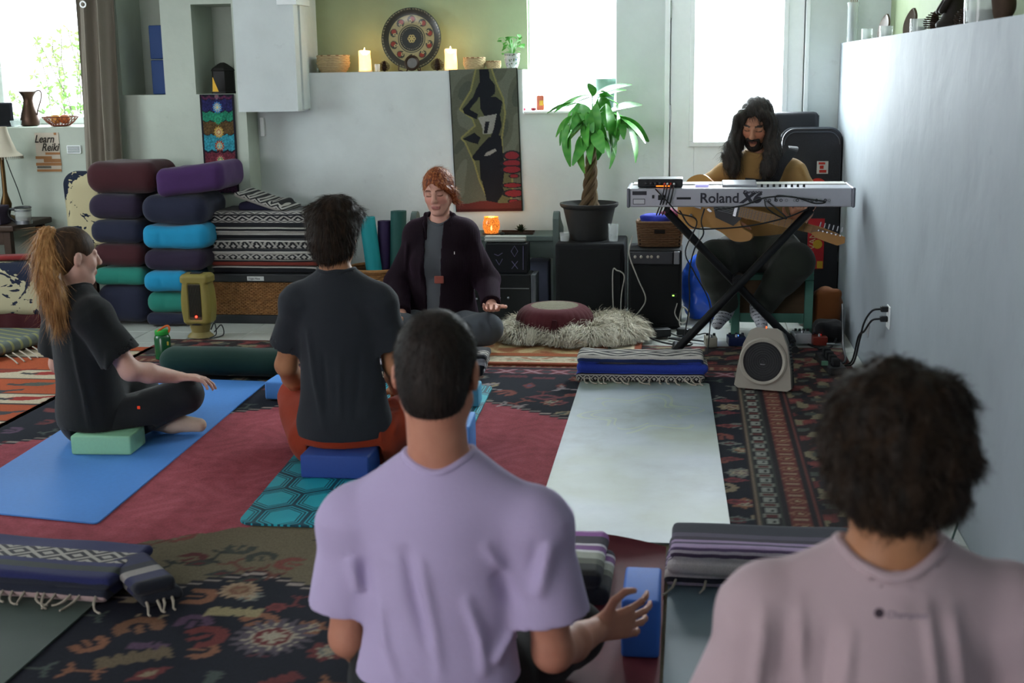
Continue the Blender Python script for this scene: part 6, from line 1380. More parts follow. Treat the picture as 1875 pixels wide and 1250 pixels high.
def leaf_blade(L_, W_, droop=.25, fold=.15, n=6):
    V = []; Fc = []
    for i in range(n+1):
        t = i/n; w = W_*(math.sin(math.pi*min(1, t*.92+.04))**.8)*(1-.25*t); z = -droop*L_*t*t; V += [(-w, L_*t, z+fold*w), (0, L_*t, z), (w, L_*t, z+fold*w)]
    for i in range(n):
        a = 3*i; Fc += [(a, a+1, a+4, a+3), (a+1, a+2, a+5, a+4)]
    return V, Fc
me_ivy = None
for k in range(22):
    a = rn.uniform(0, 6.28); l = rn.uniform(.03, .11); h_ = rn.uniform(.0, .10); base = c+vec(0, 0, .075); tip = base+vec(math.cos(a)*l*.7, math.sin(a)*l*.35, .02+h_)
    if k < 6: tip = base+vec(.03+.03*rn.random(), -.01, .06+.035*k*.4)
    MB().tube(curve_pts([base, (base+tip)/2+vec(0, 0, .02), tip], 8), .0014, 5).build('stalk', m_ivy, pp)
    if me_ivy is None:
        V, Fc = leaf_blade(.036, .015, .2); lf = link_mesh('leaf', V, Fc, m_ivy, None, True); me_ivy = lf
    else: lf = me_ivy.copy(); COL.objects.link(lf)
    lf.location = tip; lf.rotation_euler = (rn.uniform(-.9, .5), rn.uniform(-.5, .5), a-1.57+rn.uniform(-.6, .6)); setparent(lf, pp)
# ================================================================== batik painting
yp = YB-.012; ta, tb_, tc_, td = ay(822, 128, yp), ay(947, 124, yp), ay(957, 386, yp), ay(835, 388, yp)
nx, nz_ = 110, 230; U, Vv = np.meshgrid(np.linspace(0, 1, nx), np.linspace(0, 1, nz_), indexing='ij')
pos = (ta*(1-U[..., None])+tb_*U[..., None])*(1-Vv[..., None])+(td*(1-U[..., None])+tc_*U[..., None])*Vv[..., None]
def batik(u, v):      # u across (0-1), v down in the same unit (0-2.07)
    P = Paint(u, v, '#565a4e'); w = np.sin(u*9+2*np.sin(v*5))+np.sin(v*8+2*np.sin(u*7)); P.put(w > .6, '#62665a'); P.put(w < -.8, '#4a4f46')
    def poly(pts, c, grow=0.0):
        pts = np.array(pts); inside = np.zeros(u.shape, bool); n = len(pts); dist = np.full(u.shape, 9.0)
        for i in range(n):
            (x0, y0), (x1, y1) = pts[i], pts[(i+1) % n]; cnd = ((y0 > v) != (y1 > v)) & (u < (x1-x0)*(v-y0)/(y1-y0+1e-9)+x0); inside ^= cnd
            ex, ey = x1-x0, y1-y0; t = np.clip(((u-x0)*ex+(v-y0)*ey)/(ex*ex+ey*ey+1e-9), 0, 1); dist = np.minimum(dist, np.hypot(u-x0-t*ex, v-y0-t*ey))
        P.put(inside | (dist < grow), c)
    S_ = lambda pts: [((x-1405)/470*1.0, (y-495)/470) for x, y in pts]
    halo = [S_([(1600, 500), (1690, 500), (1720, 600), (1760, 700), (1770, 800), (1740, 960), (1740, 1100), (1800, 1200), (1800, 1350), (1750, 1450), (1660, 1420), (1590, 1250), (1560, 1120), (1500, 980), (1480, 960), (1580, 880), (1560, 820), (1480, 760), (1560, 640)])]
    poly(halo[0], '#7d7a4d', .035); poly(halo[0], '#585b42', .01)
    K = '#181b22'
    poly(S_([(1620, 500), (1675, 500), (1680, 560), (1715, 610), (1710, 660), (1670, 690), (1600, 680), (1585, 640), (1620, 580)]), K, .01)      # jar
    poly(S_([(1615, 690), (1720, 690), (1760, 720), (1745, 790), (1720, 830), (1650, 830), (1615, 760)]), K, .01)                              # head
    poly(S_([(1600, 610), (1560, 690), (1490, 760), (1500, 790), (1580, 830), (1590, 800), (1530, 765), (1590, 700), (1620, 640)]), K, .006)    # raised arm
    poly(S_([(1590, 820), (1720, 800), (1730, 930), (1620, 935), (1615, 880)]), '#8a8a84', .0); poly(S_([(1640, 850), (1670, 850), (1650, 930), (1625, 930)]), K)
    poly(S_([(1735, 760), (1750, 880), (1720, 960), (1660, 960), (1600, 1020), (1540, 1090), (1560, 1110), (1610, 1110), (1700, 900)]), K, .008)
    poly(S_([(1480, 965), (1560, 925), (1600, 960), (1580, 1000), (1530, 985)]), K, .004)
    poly(S_([(1660, 960), (1740, 950), (1750, 1060), (1760, 1150), (1745, 1250), (1735, 1300), (1640, 1300), (1590, 1240), (1590, 1110)]), K, .008)
    poly(S_([(1640, 1060), (1700, 1035), (1710, 1050), (1660, 1080), (1620, 1085)]), '#8a8a84')
    poly(S_([(1600, 1250), (1740, 1280), (1745, 1340), (1700, 1400), (1720, 1450), (1740, 1475), (1680, 1470), (1630, 1400)]), K, .006)
    for cx, cy, rx, ry in ((1815, 1085, 48, 26), (1815, 1137, 62, 20), (1810, 1180, 60, 22), (1825, 1226, 28, 12), (1810, 1290, 60, 14), (1820, 1345, 64, 22), (1815, 1400, 32, 12)):
        X_, Y_ = ((cx-1405)/470, (cy-495)/470); q_ = np.hypot((u-X_)/(rx/470), (v-Y_)/(ry/470)); P.put(q_ < 1.35, '#23242a'); P.put(q_ < 1.0, '#7a2a32')
    P.put(v > 1.93+.02*np.sin(u*11), '#5a2a28'); P.put(v > 2.03, '#46201f'); P.put((u < .012) | (u > .988), '#22231f')
    return P.C
Cc = batik(U, Vv*2.07).reshape(-1, 3); V = pos.reshape(-1, 3); V2 = V+vec(0, .010, 0); i = np.arange(nx*nz_).reshape(nx, nz_)
V[:, 1] -= .004*np.sin(V[:, 2]*23)*(.3+.7*Vv.reshape(-1)); nV = len(V)
Q = np.stack([i[:-1, :-1], i[:-1, 1:], i[1:, 1:], i[1:, :-1]], -1).reshape(-1, 4); ring = np.concatenate([i[:-1, 0], i[-1, :-1], i[:0:-1, -1], i[0, :0:-1]]); Q2 = np.stack([ring, np.roll(ring, -1), np.roll(ring, -1)+nV, ring+nV], -1)
o = link_mesh('wall_hanging', np.concatenate([V, V2]), np.concatenate([Q, Q[:, ::-1]+nV, Q2]), m_print, None, True, np.concatenate([Cc, Cc])); top(o, 'batik wall hanging of a dark figure carrying a jar with red shapes', 'wall hanging')
# ================================================================== window sill things
c = ay(990, 206, 7.82); c[2] = WS+.0155; bo = empty('glass_bottle', c, 'small square bottle of amber liquid on the bright window sill', 'bottle')
MB().box(c+vec(0, 0, .045), (.046, .04, .088), bev=.006, seg=2).build('body', plain('amber_glass', '#b5583a', .15, spec=.5), bo)
MB().lathe([(.017, .088), (.018, .095), (.012, .11), (.012, .12), (.017, .122), (.017, .138), (.0, .14)], c, 20).build('stopper', glass('stopper_glass', '#b9b4ae', .1, .5), bo, True); MB().box(c+vec(.006, -.0205, .045), (.022, .002, .03)).build('label', plain('ochre_label', '#c9a03a', .6), bo)
for px, cl, lb in ((958, '#b03050', 'small pink petal dish left of the amber bottle'), (977, '#8a2430', 'dark red dried rose beside the amber bottle')):
    q_ = ay(px, 207, 7.79); q_[2] = WS+.0155; g = SDF(q_-.03, q_+.04, .003)
    for k in range(5): g.ell(q_+vec(.007*math.cos(k*1.26), .007*math.sin(k*1.26), .009), (.009, .006, .009), None, .002)
    g.plane(q_, (0, 0, -1)); top(g.build('dried_rose', plain('petal'+cl, cl, .7)), lb, 'flower')
c = ay(1112, 175, 7.9); c[2] = WS+.0155; zt = ay(1112, 144, 7.9)[2]; c[0] = min(c[0], WX1-.075)
hp = empty('planter', c, 'grey-green planter at the right end of the window sill', 'planter'); h_ = zt-c[2]
MB().lathe([(.045, 0), (.05, .004), (.058, h_*.6), (.062, h_*.62), (.062, h_*.70), (.064, h_*.72), (.066, h_), (.06, h_), (.055, h_*.6), (.02, h_*.55)], c, 28).build('pot', plain('grey_green_plastic', '#6f8f80', .5), hp, True)
for k in range(8):
    a = k*.8; l_ = link_mesh('leaf', *leaf_blade(.06, .013, .5), m_ivy, None, True); l_.location = c+vec(.02*math.cos(a), .02*math.sin(a), h_*.9); l_.rotation_euler = (.5, 0, a); setparent(l_, hp)
# ================================================================== bench (altar) and what stands on it
m_sage = plain('grey_green_paint', '#5c6a66', .6, var=.12, scale=14)
yb0, yb1 = 7.42, 7.70; bz = ay(970, 432, yb0)[2]
be = empty('bench', (-1.3, 7.56, 0), 'grey-green painted wooden bench used as an altar below the batik', 'bench')
xe = ay(1013, 480, yb0)[0]; ze = ay(1013, 388, yb0)[2]
MB().lohi((-1.60, yb0, bz-.03), (xe, yb1, bz), .004).build('seat_board', m_sage, be)
MB().lohi((-1.60, yb0+.015, bz-.13), (xe, yb0+.035, bz-.031), .003).build('apron', m_sage, be)
pts = [(yb0-.01, 0), (yb0-.01, ze-.04), (yb0+.02, ze-.008), (yb0+.05, ze), (yb0+.09, ze-.01), (yb0+.12, ze-.05), (yb1, ze-.12), (yb1, 0)]
for x in (xe, -1.64): MB().prism(pts, 0, x, x+.035).build('end_panel', m_sage, be)
def at_bench(px, y): q_ = ay(px, 430, y); return vec(q_[0], y, bz+.0006)
c = at_bench(900, 7.50); ch_ = empty('candle_holder', c, 'amber mosaic glass candle holder glowing on the bench', 'candle holder'); hh = ay(900, 397, 7.5)[2]-bz
n = NM('amber_mosaic', .2, 0, .5); v = n.nt.nodes.new('ShaderNodeTexVoronoi'); v.inputs['Scale'].default_value = 95; v.feature = 'DISTANCE_TO_EDGE'; n.nt.links.new(n.tc(), v.inputs['Vector']); e = S(n.nt, v.outputs['Distance']).lt(.06)
colr = n.mix(e, '#d8782a', '#5a2a10'); n.col(colr); n.nt.links.new(colr.k, n.b.inputs['Emission Color']); n.b.inputs['Emission Strength'].default_value = .9; n.b.inputs['Alpha'].default_value = .85
MB().lathe([(.030, .004), (.040, .008), (.052, hh*.4), (.05, hh*.7), (.042, hh*.92), (.044, hh), (.041, hh), (.039, hh*.92), (.046, hh*.6), (.036, .012)], c, 30).build('glass_bowl', n.m, ch_, True)
MB().lathe([(.05, 0), (.055, .002), (.053, .006), (.03, .006)], c, 24).build('saucer', m_wood_dark, ch_, True)
MB().lathe([(.0005, .02), (.005, .028), (.006, .035), (.0005, .055)], c, 10).build('flame', m_flame, ch_, True)
l = bpy.data.lights.new('tealight', 'POINT'); l.energy = .7; l.color = (1, .55, .2); l.shadow_soft_size = .02; lo_ = bpy.data.objects.new('tealight', l); COL.objects.link(lo_); lo_.location = c+vec(0, 0, hh+.012); setparent(lo_, ch_)
c = at_bench(935, 7.53); tr_ = empty('tray', c, 'long dark tray behind the selenite bar on the bench', 'tray'); MB().lohi(c+vec(-.06, -.05, 0), c+vec(.14, .05, .006), .002).build('base', m_wood_dark, tr_); MB().lohi(c+vec(-.06, -.05, .006), c+vec(.14, -.046, .014)).build('rim', m_wood_dark, tr_); MB().lohi(c+vec(-.06, .046, .006), c+vec(.14, .05, .014)).build('rim', m_wood_dark, tr_)
c = at_bench(954, 7.53)+vec(0, 0, .0065); su = empty('succulent', c, 'dark spiky succulent on the bench tray', 'succulent'); m_suc = plain('dark_green_succulent', '#2e3a26', .6, var=.3); m0_ = None
for ring_, (n_, ti, L__) in enumerate(((9, .35, .045), (8, .8, .045), (6, 1.2, .05))):
    for k in range(n_):
        if m0_ is None: V, Fc = leaf_blade(.045, .008, -.1, .4); lf = link_mesh('leaf', V, Fc, m_suc, None, True); m0_ = lf
        else: lf = m0_.copy(); COL.objects.link(lf)
        lf.location = c+vec(0, 0, .006); lf.rotation_euler = (ti, 0, 2*math.pi*k/n_+ring_*.4); setparent(lf, su)
MB().lathe([(.012, 0), (.014, .008), (.006, .012)], c, 12).build('stem', m_suc, su, True)
for px, lb in ((919, 'small round dark pebble beside the amber candle holder'),):
    q_ = at_bench(px, 7.46); g = SDF(q_-.04, q_+.05, .004); g.ell(q_+vec(0, 0, .010), (.017, .012, .010)); top(g.build('pebble', plain('dark_stone', '#3c3f3a', .6)), lb, 'stone')
# black box with painted symbols, selenite bar, crate
yx = 7.25; a, b = ay(888, 446, yx), ay(966, 500, yx)
bxz = a[2]
cr = empty('equipment_case', ((a[0]+b[0])/2, yx+.06, 0), 'black case with steel knobs standing on the floor under the symbol box', 'case')
cz1 = ay(930, 502, yx-.02)[2]; ca, cb_ = ay(868, 540, yx-.02)[0], ay(972, 540, yx-.02)[0]
MB().lohi((ca, yx-.02, .022), (cb_, yx+.14, cz1), .008).build('body', m_black, cr)
for px, py in ((873, 547), (915, 545), (931, 545)): MB().lathe([(.006, 0), (.007, .004), (.004, .007), (0, .008)], ay(px, py, yx-.02), 12, Matrix.Rotation(math.pi/2, 3, 'X')).build('knob', m_chrome, cr, True)
MB().lohi((ca+.01, yx-.024, cz1-.085), (cb_-.01, yx-.02, cz1-.08)).build('trim_strip', plain('grey_edge', '#8a8d92', .4, .6), cr)
MB().lohi((cb_+.001, yx-.022, .022), (cb_+.03, yx+.14, cz1-.002), .004).build('side_panel', plain('scuffed_grey', '#5c6066', .5, var=.3), cr)
sb = empty('symbol_box', ((a[0]+b[0])/2, yx+.06, cz1), 'black box painted with white diamond and cross symbols', 'box')
MB().lohi((a[0], yx, cz1+.001), (b[0], yx+.13, bxz), .006).build('box_body', plain('matt_black_paint', '#15171c', .8), sb)
m_chalk = plain('chalk_lilac', '#6d6a8a', .9)
def zig(pts, r=.003): return MB().tube([ay(x, y, yx-.001) for x, y in pts], r, 6)
for pts in ([(936, 460), (942, 450), (948, 460), (942, 470), (936, 460)], [(937, 478), (948, 492)], [(948, 478), (937, 492)], [(905, 465), (912, 468), (920, 463)], [(908, 475), (914, 485), (920, 474)], [(958, 450), (958, 494)]): zig(pts, .0022).build('symbol', m_chalk, sb)
g = SDF((a[0]-.05, yx-.02, bxz-.01), (b[0]+.05, yx+.12, bxz+.06), .006); g.box(((a[0]+b[0])/2-.01, yx+.05, bxz+.021), ((b[0]-a[0])/2-.002, .024, .019), rnd=.010); g.warp(lambda x, y, z: .003*np.sin(z*300+y*180), .003)
top(g.build('selenite_bar', plain('white_selenite', '#b9bcb6', .35, var=.1, scale=40, stretch=(.1, 1, 1))), 'long white selenite crystal bar on the symbol box', 'crystal')
# purple-grey box between bench end and crate
a, b = ay(968, 478, 7.56), ay(1006, 560, 7.56); top(MB().lohi((a[0], 7.555, .009), (b[0]-.004, 7.70, a[2]), .006).build('storage_box', plain('lilac_card', '#7a7f9a', .7)), 'pale lilac storage box in the gap under the bench', 'box')
# ================================================================== sheepskin and round cushion
def sheep():
    g = SDF((-1.05, 6.36, .0), (-.2, 7.06, .2), .012); rn = random.Random(2)
    g.ell((-.62, 6.72, .032), (.30, .22, .045)); 
    for x, y, r in ((-.83, 6.62, .13), (-.82, 6.82, .12), (-.42, 6.62, .14), (-.43, 6.84, .14), (-.33, 6.72, .08), (-.60, 6.56, .12)): g.ell((x, y, .036), (r, r, .045), None, .06)
    g.warp(lambda x, y, z: .010*wob((x, y, z), 34), .012); g.plane((0, 0, .0318), (0, 0, -1)); return g
g = sheep(); V, Q = g.mesh(); N = vnormals(V, Q); rng = np.random.default_rng(5)
sk = empty('sheepskin', (-.6, 6.7, .0318), 'fluffy cream sheepskin spread under the round cushion', 'sheepskin'); m_fleece = plain('cream_fleece', '#e2dccb', .9, var=.12, scale=14)
link_mesh('hide', V, Q, plain('fleece_base', '#c9c3b0', .95), sk, True)
v, q_ = ribbons(V, N, 20000, .095, lambda P, N_: np.stack([P[:, 0]+.62, (P[:, 1]-6.95), np.full(len(P), -.10)], 1)*2+.9*np.sin(P*31+3*np.sin(P[:, ::-1]*17)), curl=.35, width=.0024, seg=4, lift=1.15, rng=rng, keep=V[:, 2] > .04, droop=.9, freq=4)
v[:, 2] = np.maximum(v[:, 2], .0322)
stuff(link_mesh('fleece', v, q_, m_fleece, sk, True))
cz_ = vec(*ay(1016, 586, 6.70)); zc = cz_.copy(); zc[2] = .118
za = empty('meditation_cushion', (zc[0], zc[1], .07), 'round pleated burgundy meditation cushion with woven grey top', 'cushion'); Rq = .205; pts = []; Vz = []; Fz = []; n_ = 96; m_ = 22
for i in range(m_+1):
    t = -math.pi/2+math.pi*i/m_
    for k in range(n_):
        a = 2*math.pi*k/n_; rr = Rq-.075+.075*math.cos(t)+.0035*math.cos(a*32)*abs(math.cos(t)) if True else 0
        Vz.append((zc[0]+rr*math.cos(a), zc[1]+rr*math.sin(a), zc[2]+.076*math.sin(t)))
for i in range(m_):
    for k in range(n_): Fz.append((i*n_+k, i*n_+(k+1) % n_, (i+1)*n_+(k+1) % n_, (i+1)*n_+k))
Fz += [tuple(range(n_-1, -1, -1)), tuple(m_*n_+k for k in range(n_))]
MB().add(Vz, Fz).build('side', cloth_mat('burgundy_cotton', '#5a2a30', .12), za, True)
n = NM('woven_grey_top', .9); x, y, z = n.xyz(); w = ((x*60).sin()*.12+y*42).frac(); n.col(n.mix(w.gt(.5)*n.noise(400, 1).gt(.42), '#8f8a76', '#4a483e')); m_zt = n.m
MB().lathe([(.001, .082), (.08, .080), (Rq-.078, .076), (Rq-.074, .070)], zc, 48, cap=False).build('top_panel', m_zt, za, True)
MB().box((zc[0]+.02, zc[1]-Rq-.004, zc[2]-.02), (.022, .008, .11), bev=.003).build('strap', cloth_mat('burgundy_webbing', '#4a2229'), za)
# ================================================================== speaker cabinet with the money tree
ys0, ys1 = 7.22, 7.60; sx0_, sx1_ = ay(1017, 520, ys0)[0], ay(1143, 520, ys0)[0]; sz = ay(1080, 446, ys0)[2]
sp = empty('speaker_cabinet', ((sx0_+sx1_)/2, 7.4, 0), 'black carpeted speaker cabinet under the potted money tree', 'speaker')
MB().lohi((sx0_, ys0, .012), (sx1_, ys1, sz), .012).build('cabinet', m_blackmatt, sp); MB().lohi((sx0_+.02, ys0-.006, .05), (sx1_-.02, ys0, sz-.03), .003).build('grille', plain('speaker_cloth', '#191b1c', .95, bump=.3, bscale=600), sp)
for x in (sx0_+.04, sx1_-.04):
    for y in (ys0+.04, ys1-.04): MB().lathe([(.018, .001), (.02, .012)], (x, y, 0), 12).build('foot', m_black, sp)
cp = ay(1079, 440, 7.40); cp[2] = sz+.0008
tree = empty('money_tree', cp, 'money tree with braided trunk in a dark plastic pot', 'potted plant')
r0, r1 = 53*.00315, 34*.00315; zr = ay(1079, 371, 7.40)[2]-cp[2]
MB().lathe([(r1*.9, 0), (r1, .003), (r1*1.06, .02), (r0*.86, zr*.72), (r0*.90, zr*.86), (r0*.98, zr*.9), (r0*1.02, zr*.95), (r0*1.02, zr), (r0*.95, zr), (r0*.9, zr*.9), (r0*.84, zr*.84), (.02, zr*.84)], cp, 40).build('pot', plain('charcoal_plastic', '#2b2c2c', .55, var=.15), tree, True)
MB().lathe([(r0*.88, zr*.80), (r0*.5, zr*.86), (.01, zr*.87)], cp, 24).build('soil', plain('potting_soil', '#2a2019', .95, var=.4, bump=.6, bscale=120), tree)
ttop = ay(1085, 246, 7.40); base = cp+vec(0, 0, zr*.84); m_bark = plain('money_tree_bark', '#5c4a34', .8, var=.3, scale=40, bump=.4)
for k in range(4):
    pts = []
    for i in range(33):
        t = i/32; a = t*9.5+k*math.pi/2; rr = .030*(1-.45*t)+.018*max(0, 1-t*6); pts.append(base*(1-t)+ttop*t+vec(rr*math.cos(a), rr*.9*math.sin(a), 0))
    MB().tube(pts, [.021*(1-.45*i/32) for i in range(33)], 8).build('trunk_stem', m_bark, tree, True)
n = NM('money_tree_leaf', .4, 0, .4); x, y, z = n.xyz(); vein = ((y*140).sin()*.5+.5); n.col(n.mix(n.noise(9, 2), n.mix(vein*.35, '#57ad40', '#93d862'), '#2c7a34')); n.b.inputs['Transmission Weight'].default_value = .0; n.b.inputs['Subsurface Weight'].default_value = .25; n.b.inputs['Subsurface Radius'].default_value = (.02, .03, .01); m_mt = n.m
rn = random.Random(12); mtl_ = [link_mesh('leaf', *leaf_blade(L__, W__, d_, .18, 8), m_mt, None, True) for L__, W__, d_ in ((.20, .040, .35), (.17, .036, .5), (.23, .046, .25), (.15, .032, .3))]; used = [False]*4
hubs = [((1062, 190), 7.38, 0), ((1100, 178), 7.44, 1), ((1075, 222), 7.30, 0), ((1112, 205), 7.36, 1), ((1048, 212), 7.42, 0), ((1133, 214), 7.33, 1), ((1090, 238), 7.28, 0), ((1085, 176), 7.38, 2)]
def set_leaf(p, d, roll, idx):
    if not used[idx]: lf = mtl_[idx]; used[idx] = True
    else: lf = mtl_[idx].copy(); COL.objects.link(lf)
    q_ = Vector(d).to_track_quat('Y', 'Z'); lf.location = p; lf.rotation_mode = 'QUATERNION'; lf.rotation_quaternion = q_ @ Matrix.Rotation(roll, 3, 'Y').to_quaternion(); setparent(lf, tree)
for (hx, hy), yy, kk in hubs:
    hb = ay(hx, hy, yy); MB().tube(curve_pts([ttop-vec(0, 0, .03), (ttop+hb)/2+vec(0, 0, .05), hb], 12), .0035, 6).build('petiole', m_mt, tree, True)
    out = unit(hb-ttop+vec(0, -.03, .0)); side = np.cross(out, UP); side = unit(side)
    for j, a in enumerate((-1.15, -.55, 0, .55, 1.15)):
        d = unit(out*math.cos(a)*.75+side*math.sin(a)*.8+vec(0, 0, rn.uniform(-.95, -.35)))
        set_leaf(hb, d, rn.uniform(-.6, .6), rn.randrange(4))
for (px, py), (dx, dz), i in (((1040, 228), (-.12, -1), 2), ((1086, 200), (.02, -1), 2), ((1120, 240), (.25, -1), 0), ((1150, 230), (.55, -1), 0), ((1062, 250), (-.1, -1), 0), ((1100, 225), (.1, -1), 0), ((1075, 205), (-.25, -.8), 0), ((1110, 190), (.3, -.9), 2), ((1055, 205), (-.45, -.7), 0), ((1092, 190), (-.1, -1), 2), ((1130, 205), (.2, -1), 0)):
    p = ay(px, py, 7.27); MB().tube(curve_pts([ttop-vec(0, 0, .02), (ttop+p)/2+vec(0, 0, .04), p], 10), .003, 6).build('petiole', m_mt, tree, True); set_leaf(p, unit(vec(dx, -.15, dz)), rn.uniform(-.3, .3), i)
for i in range(4):
    if not used[i]: bpy.data.objects.remove(mtl_[i])
for px, h_, lb in ((1123, .10, 'tall clear glass right of the tree pot'), (1034, .05, 'short clear glass left of the tree pot')):
    c = ay(px, 440, 7.32); c[2] = sz+.0008; top(MB().lathe([(.022, 0), (.026, .002), (.03, h_), (.028, h_), (.023, .006)], c, 24).build('drinking_glass', glass('tumbler_glass', '#e4ecec', .04, .28), smooth=True), lb, 'glass')
# ================================================================== guitar amplifier and basket
ya = 7.03; ax0, ax1 = ay(1150, 530, ya)[0], ay(1248, 530, ya)[0]; azt = ay(1200, 457, ya)[2]; azp = ay(1200, 483, ya)[2]
am = empty('guitar_amplifier', ((ax0+ax1)/2, ya+.14, 0), 'black guitar amplifier with silver control panel under the basket', 'amplifier')
MB().lohi((ax0, ya, .008), (ax1, ya+.28, azt), .012).build('cabinet', m_blackmatt, am); MB().lohi((ax0+.015, ya-.006, .03), (ax1-.015, ya, azp-.012), .003).build('speaker_grille', plain('speaker_cloth', '#191b1c', .95), am)
pn = MB().lohi((ax0+.01, ya-.010, azp), (ax1-.05, ya, azt-.012), .003).build('control_panel', plain('dark_silver_panel', '#4a4c50', .35, .7), am)
for px in (1163, 1174, 1186, 1193, 1205): MB().lathe([(.008, 0), (.0075, .012), (.004, .014), (0, .014)], ay(px, 470, ya-.010), 14, Matrix.Rotation(math.pi/2, 3, 'X')).build('knob', plain('cream_knob', '#a9a59a', .4), pn, True)
MB().lohi((ax1-.045, ya-.012, azp), (ax1-.012, ya, azt-.008), .004).build('corner_cap', m_chrome, am)
MB().box((ax1-.04, ya-.010, ay(1235, 540, ya)[2]), (.03, .012, .022), bev=.003).build('adapter', m_black, am); MB().box((ax1-.045, ya-.018, ay(1235, 540, ya)[2]), (.01, .003, .006)).build('status_light', glow('green_led', '#9cff5a', 2), am)
yk = 7.1; kx0, kx1 = ay(1166, 430, yk)[0], ay(1250, 430, yk)[0]; kz0, kz1 = azt+.002, ay(1205, 408, yk)[2]
bk = empty('wicker_basket', ((kx0+kx1)/2, yk+.1, kz0), 'small rectangular wicker basket of cloths on the amplifier', 'basket'); cx, cy = (kx0+kx1)/2, yk+.08
mb = MB(); nr = 13
for j in range(nr):
    t = j/nr; hx, hy = (kx1-kx0)/2*(.90+.1*t), .075+.008*t; z = kz0+.008+(kz1-kz0-.008)*t; pts = []
    for k in range(72):
        a = 2*math.pi*k/72; e = 5; c_, s_ = math.cos(a), math.sin(a); rr = 1/((abs(c_)**e+abs(s_)**e)**(1/e)); w_ = .0035*math.cos(18*a+math.pi*j); pts.append((cx+(hx+w_)*rr*c_, cy+(hy+w_)*rr*s_, z))
    mb.tube(pts, .0052, 5, closed=True)
stuff(mb.build('weave', m_wicker_d, bk, True)); MB().lohi((kx0+.014, cy-.065, kz0+.002), (kx1-.014, cy+.065, kz1-.02)).build('lining', plain('dark_lining', '#241c16', .9), bk)
MB().box(ay(1208, 424, yk-.006), (.06, .006, .022), bev=.003).build('handle_slot', plain('slot_dark', '#140f0c', .9), bk)
mb = MB(); e = 5; mb.tube([(cx+(kx1-kx0)/2/((abs(math.cos(a))**e+abs(math.sin(a))**e)**(1/e))*math.cos(a), cy+.083/((abs(math.cos(a))**e+abs(math.sin(a))**e)**(1/e))*math.sin(a), kz1) for a in np.linspace(0, 6.283, 73)[:-1]], .009, 6, closed=True); mb.build('rim', m_wicker_d, bk, True)
def cloth_lump(name, c, r, mat, label, seed, cat='cloth'):
    c = np.array(c, float); g = SDF(c-np.array(r)-.03, c+np.array(r)+.03, .006); g.ell(c, r); rn = random.Random(seed)
    for k in range(4): g.ell(c+vec(rn.uniform(-.6, .6)*r[0], rn.uniform(-.5, .5)*r[1], rn.uniform(.1, .5)*r[2]), np.array(r)*rn.uniform(.4, .6), None, .01)
    g.warp(lambda x, y, z: .006*wob((x, y, z), 50, seed), .008); return top(g.build(name, mat), label, cat)
cloth_lump('folded_cloth', (cx-.02, cy, kz1+.012), (.095, .06, .034), cloth_mat('royal_blue_fleece', '#2f3a9a', .15), 'royal blue cloth bundled in the amplifier basket', 1); cloth_lump('folded_cloth', (cx+.055, cy, kz1+.04), (.055, .05, .026), cloth_mat('maroon_fleece', '#6b2a45', .15), 'maroon cloth on top of the blue one in the basket', 2)
# blue bag behind the stand
c = ay(1282, 520, 7.36); g = SDF(c-vec(.15, .14, .32), c+vec(.17, .14, .24), .009); g.ell((c[0]-.01, c[1], c[2]-.01), (.105, .08, .185)); g.ell((c[0]+.03, c[1], c[2]-.12), (.11, .09, .13), None, .04); g.warp(lambda x, y, z: .007*wob((x, y, z), 38, 3)+.004*wob((x, y, z), 90, 1), .01); g.plane((0, 0, .009), (0, 0, -1))
top(g.build('plastic_bag', plain('blue_plastic', '#2a5fe0', .25, var=.15, spec=.5)), 'shiny blue plastic bag behind the keyboard stand', 'bag')
# ================================================================== keyboard and stand
yk = 6.34; kx0, kx1 = ay(1149, 360, yk)[0], ay(1565, 360, yk)[0]; kzb = (ay(1149, 378, yk)[2]+ay(1565, 380, yk)[2])/2; kzt = (ay(1149, 347, yk)[2]+ay(1565, 342, yk)[2])/2
kb = empty('synthesizer', ((kx0+kx1)/2, yk+.16, kzb), 'silver keyboard synthesizer seen from behind on an X stand', 'keyboard'); m_silver = plain('silver_metal', '#b3b4bc', .35, .5, .05)
MB().lohi((kx0+.012, yk, kzb), (kx1-.012, yk+.30, kzt), .006).build('chassis', m_silver, kb)
for x0, x1 in ((kx0-.004, kx0+.013), (kx1-.013, kx1+.004)): MB().lohi((x0, yk-.006, kzb-.004), (x1, yk+.31, kzt+.003), .008, 3).build('end_cheek', plain('dark_silver', '#6c6e76', .4, .4), kb)
MB().lohi((kx0+.02, yk+.18, kzt), (kx1-.02, yk+.298, kzt+.006), .002).build('key_bed', plain('ivory_keys', '#d5d3cc', .4), kb)
a, b = ay(1322, 340, yk+.1)[0], ay(1385, 340, yk+.1)[0]; MB().box(((a+b)/2, yk+.10, kzt+.012), (b-a, .10, .018), bev=.006, rot=Matrix.Rotation(.18, 3, 'X')).build('display', plain('display_grey', '#8a8d94', .35), kb)
for px in range(1395, 1480, 11): MB().lathe([(.006, 0), (.006, .012), (.005, .014), (0, .014)], (ay(px, 340, yk+.06)[0], yk+.06, kzt), 10).build('knob', m_black, kb, True)
yf_ = yk-.0012; m_ink2 = plain('dark_grey_ink', '#34343c', .6)
text_mesh('lettering', 'Roland', (ay(1281, 372, yf_)[0], yf_, ay(1281, 371, yf_)[2]), .068, m_ink2, kb, sx=1.0, bold=.0014); text_mesh('lettering', 'X6', (ay(1357, 372, yf_)[0], yf_, ay(1357, 370.5, yf_)[2]), .064, m_ink2, kb, shear=.25, sx=1.2, bold=.004); text_mesh('lettering', 'Fantom', (ay(1360, 354, yf_)[0], yf_, ay(1360, 354, yf_)[2]), .021, m_ink2, kb, shear=.2, sx=1.45, bold=.0008)
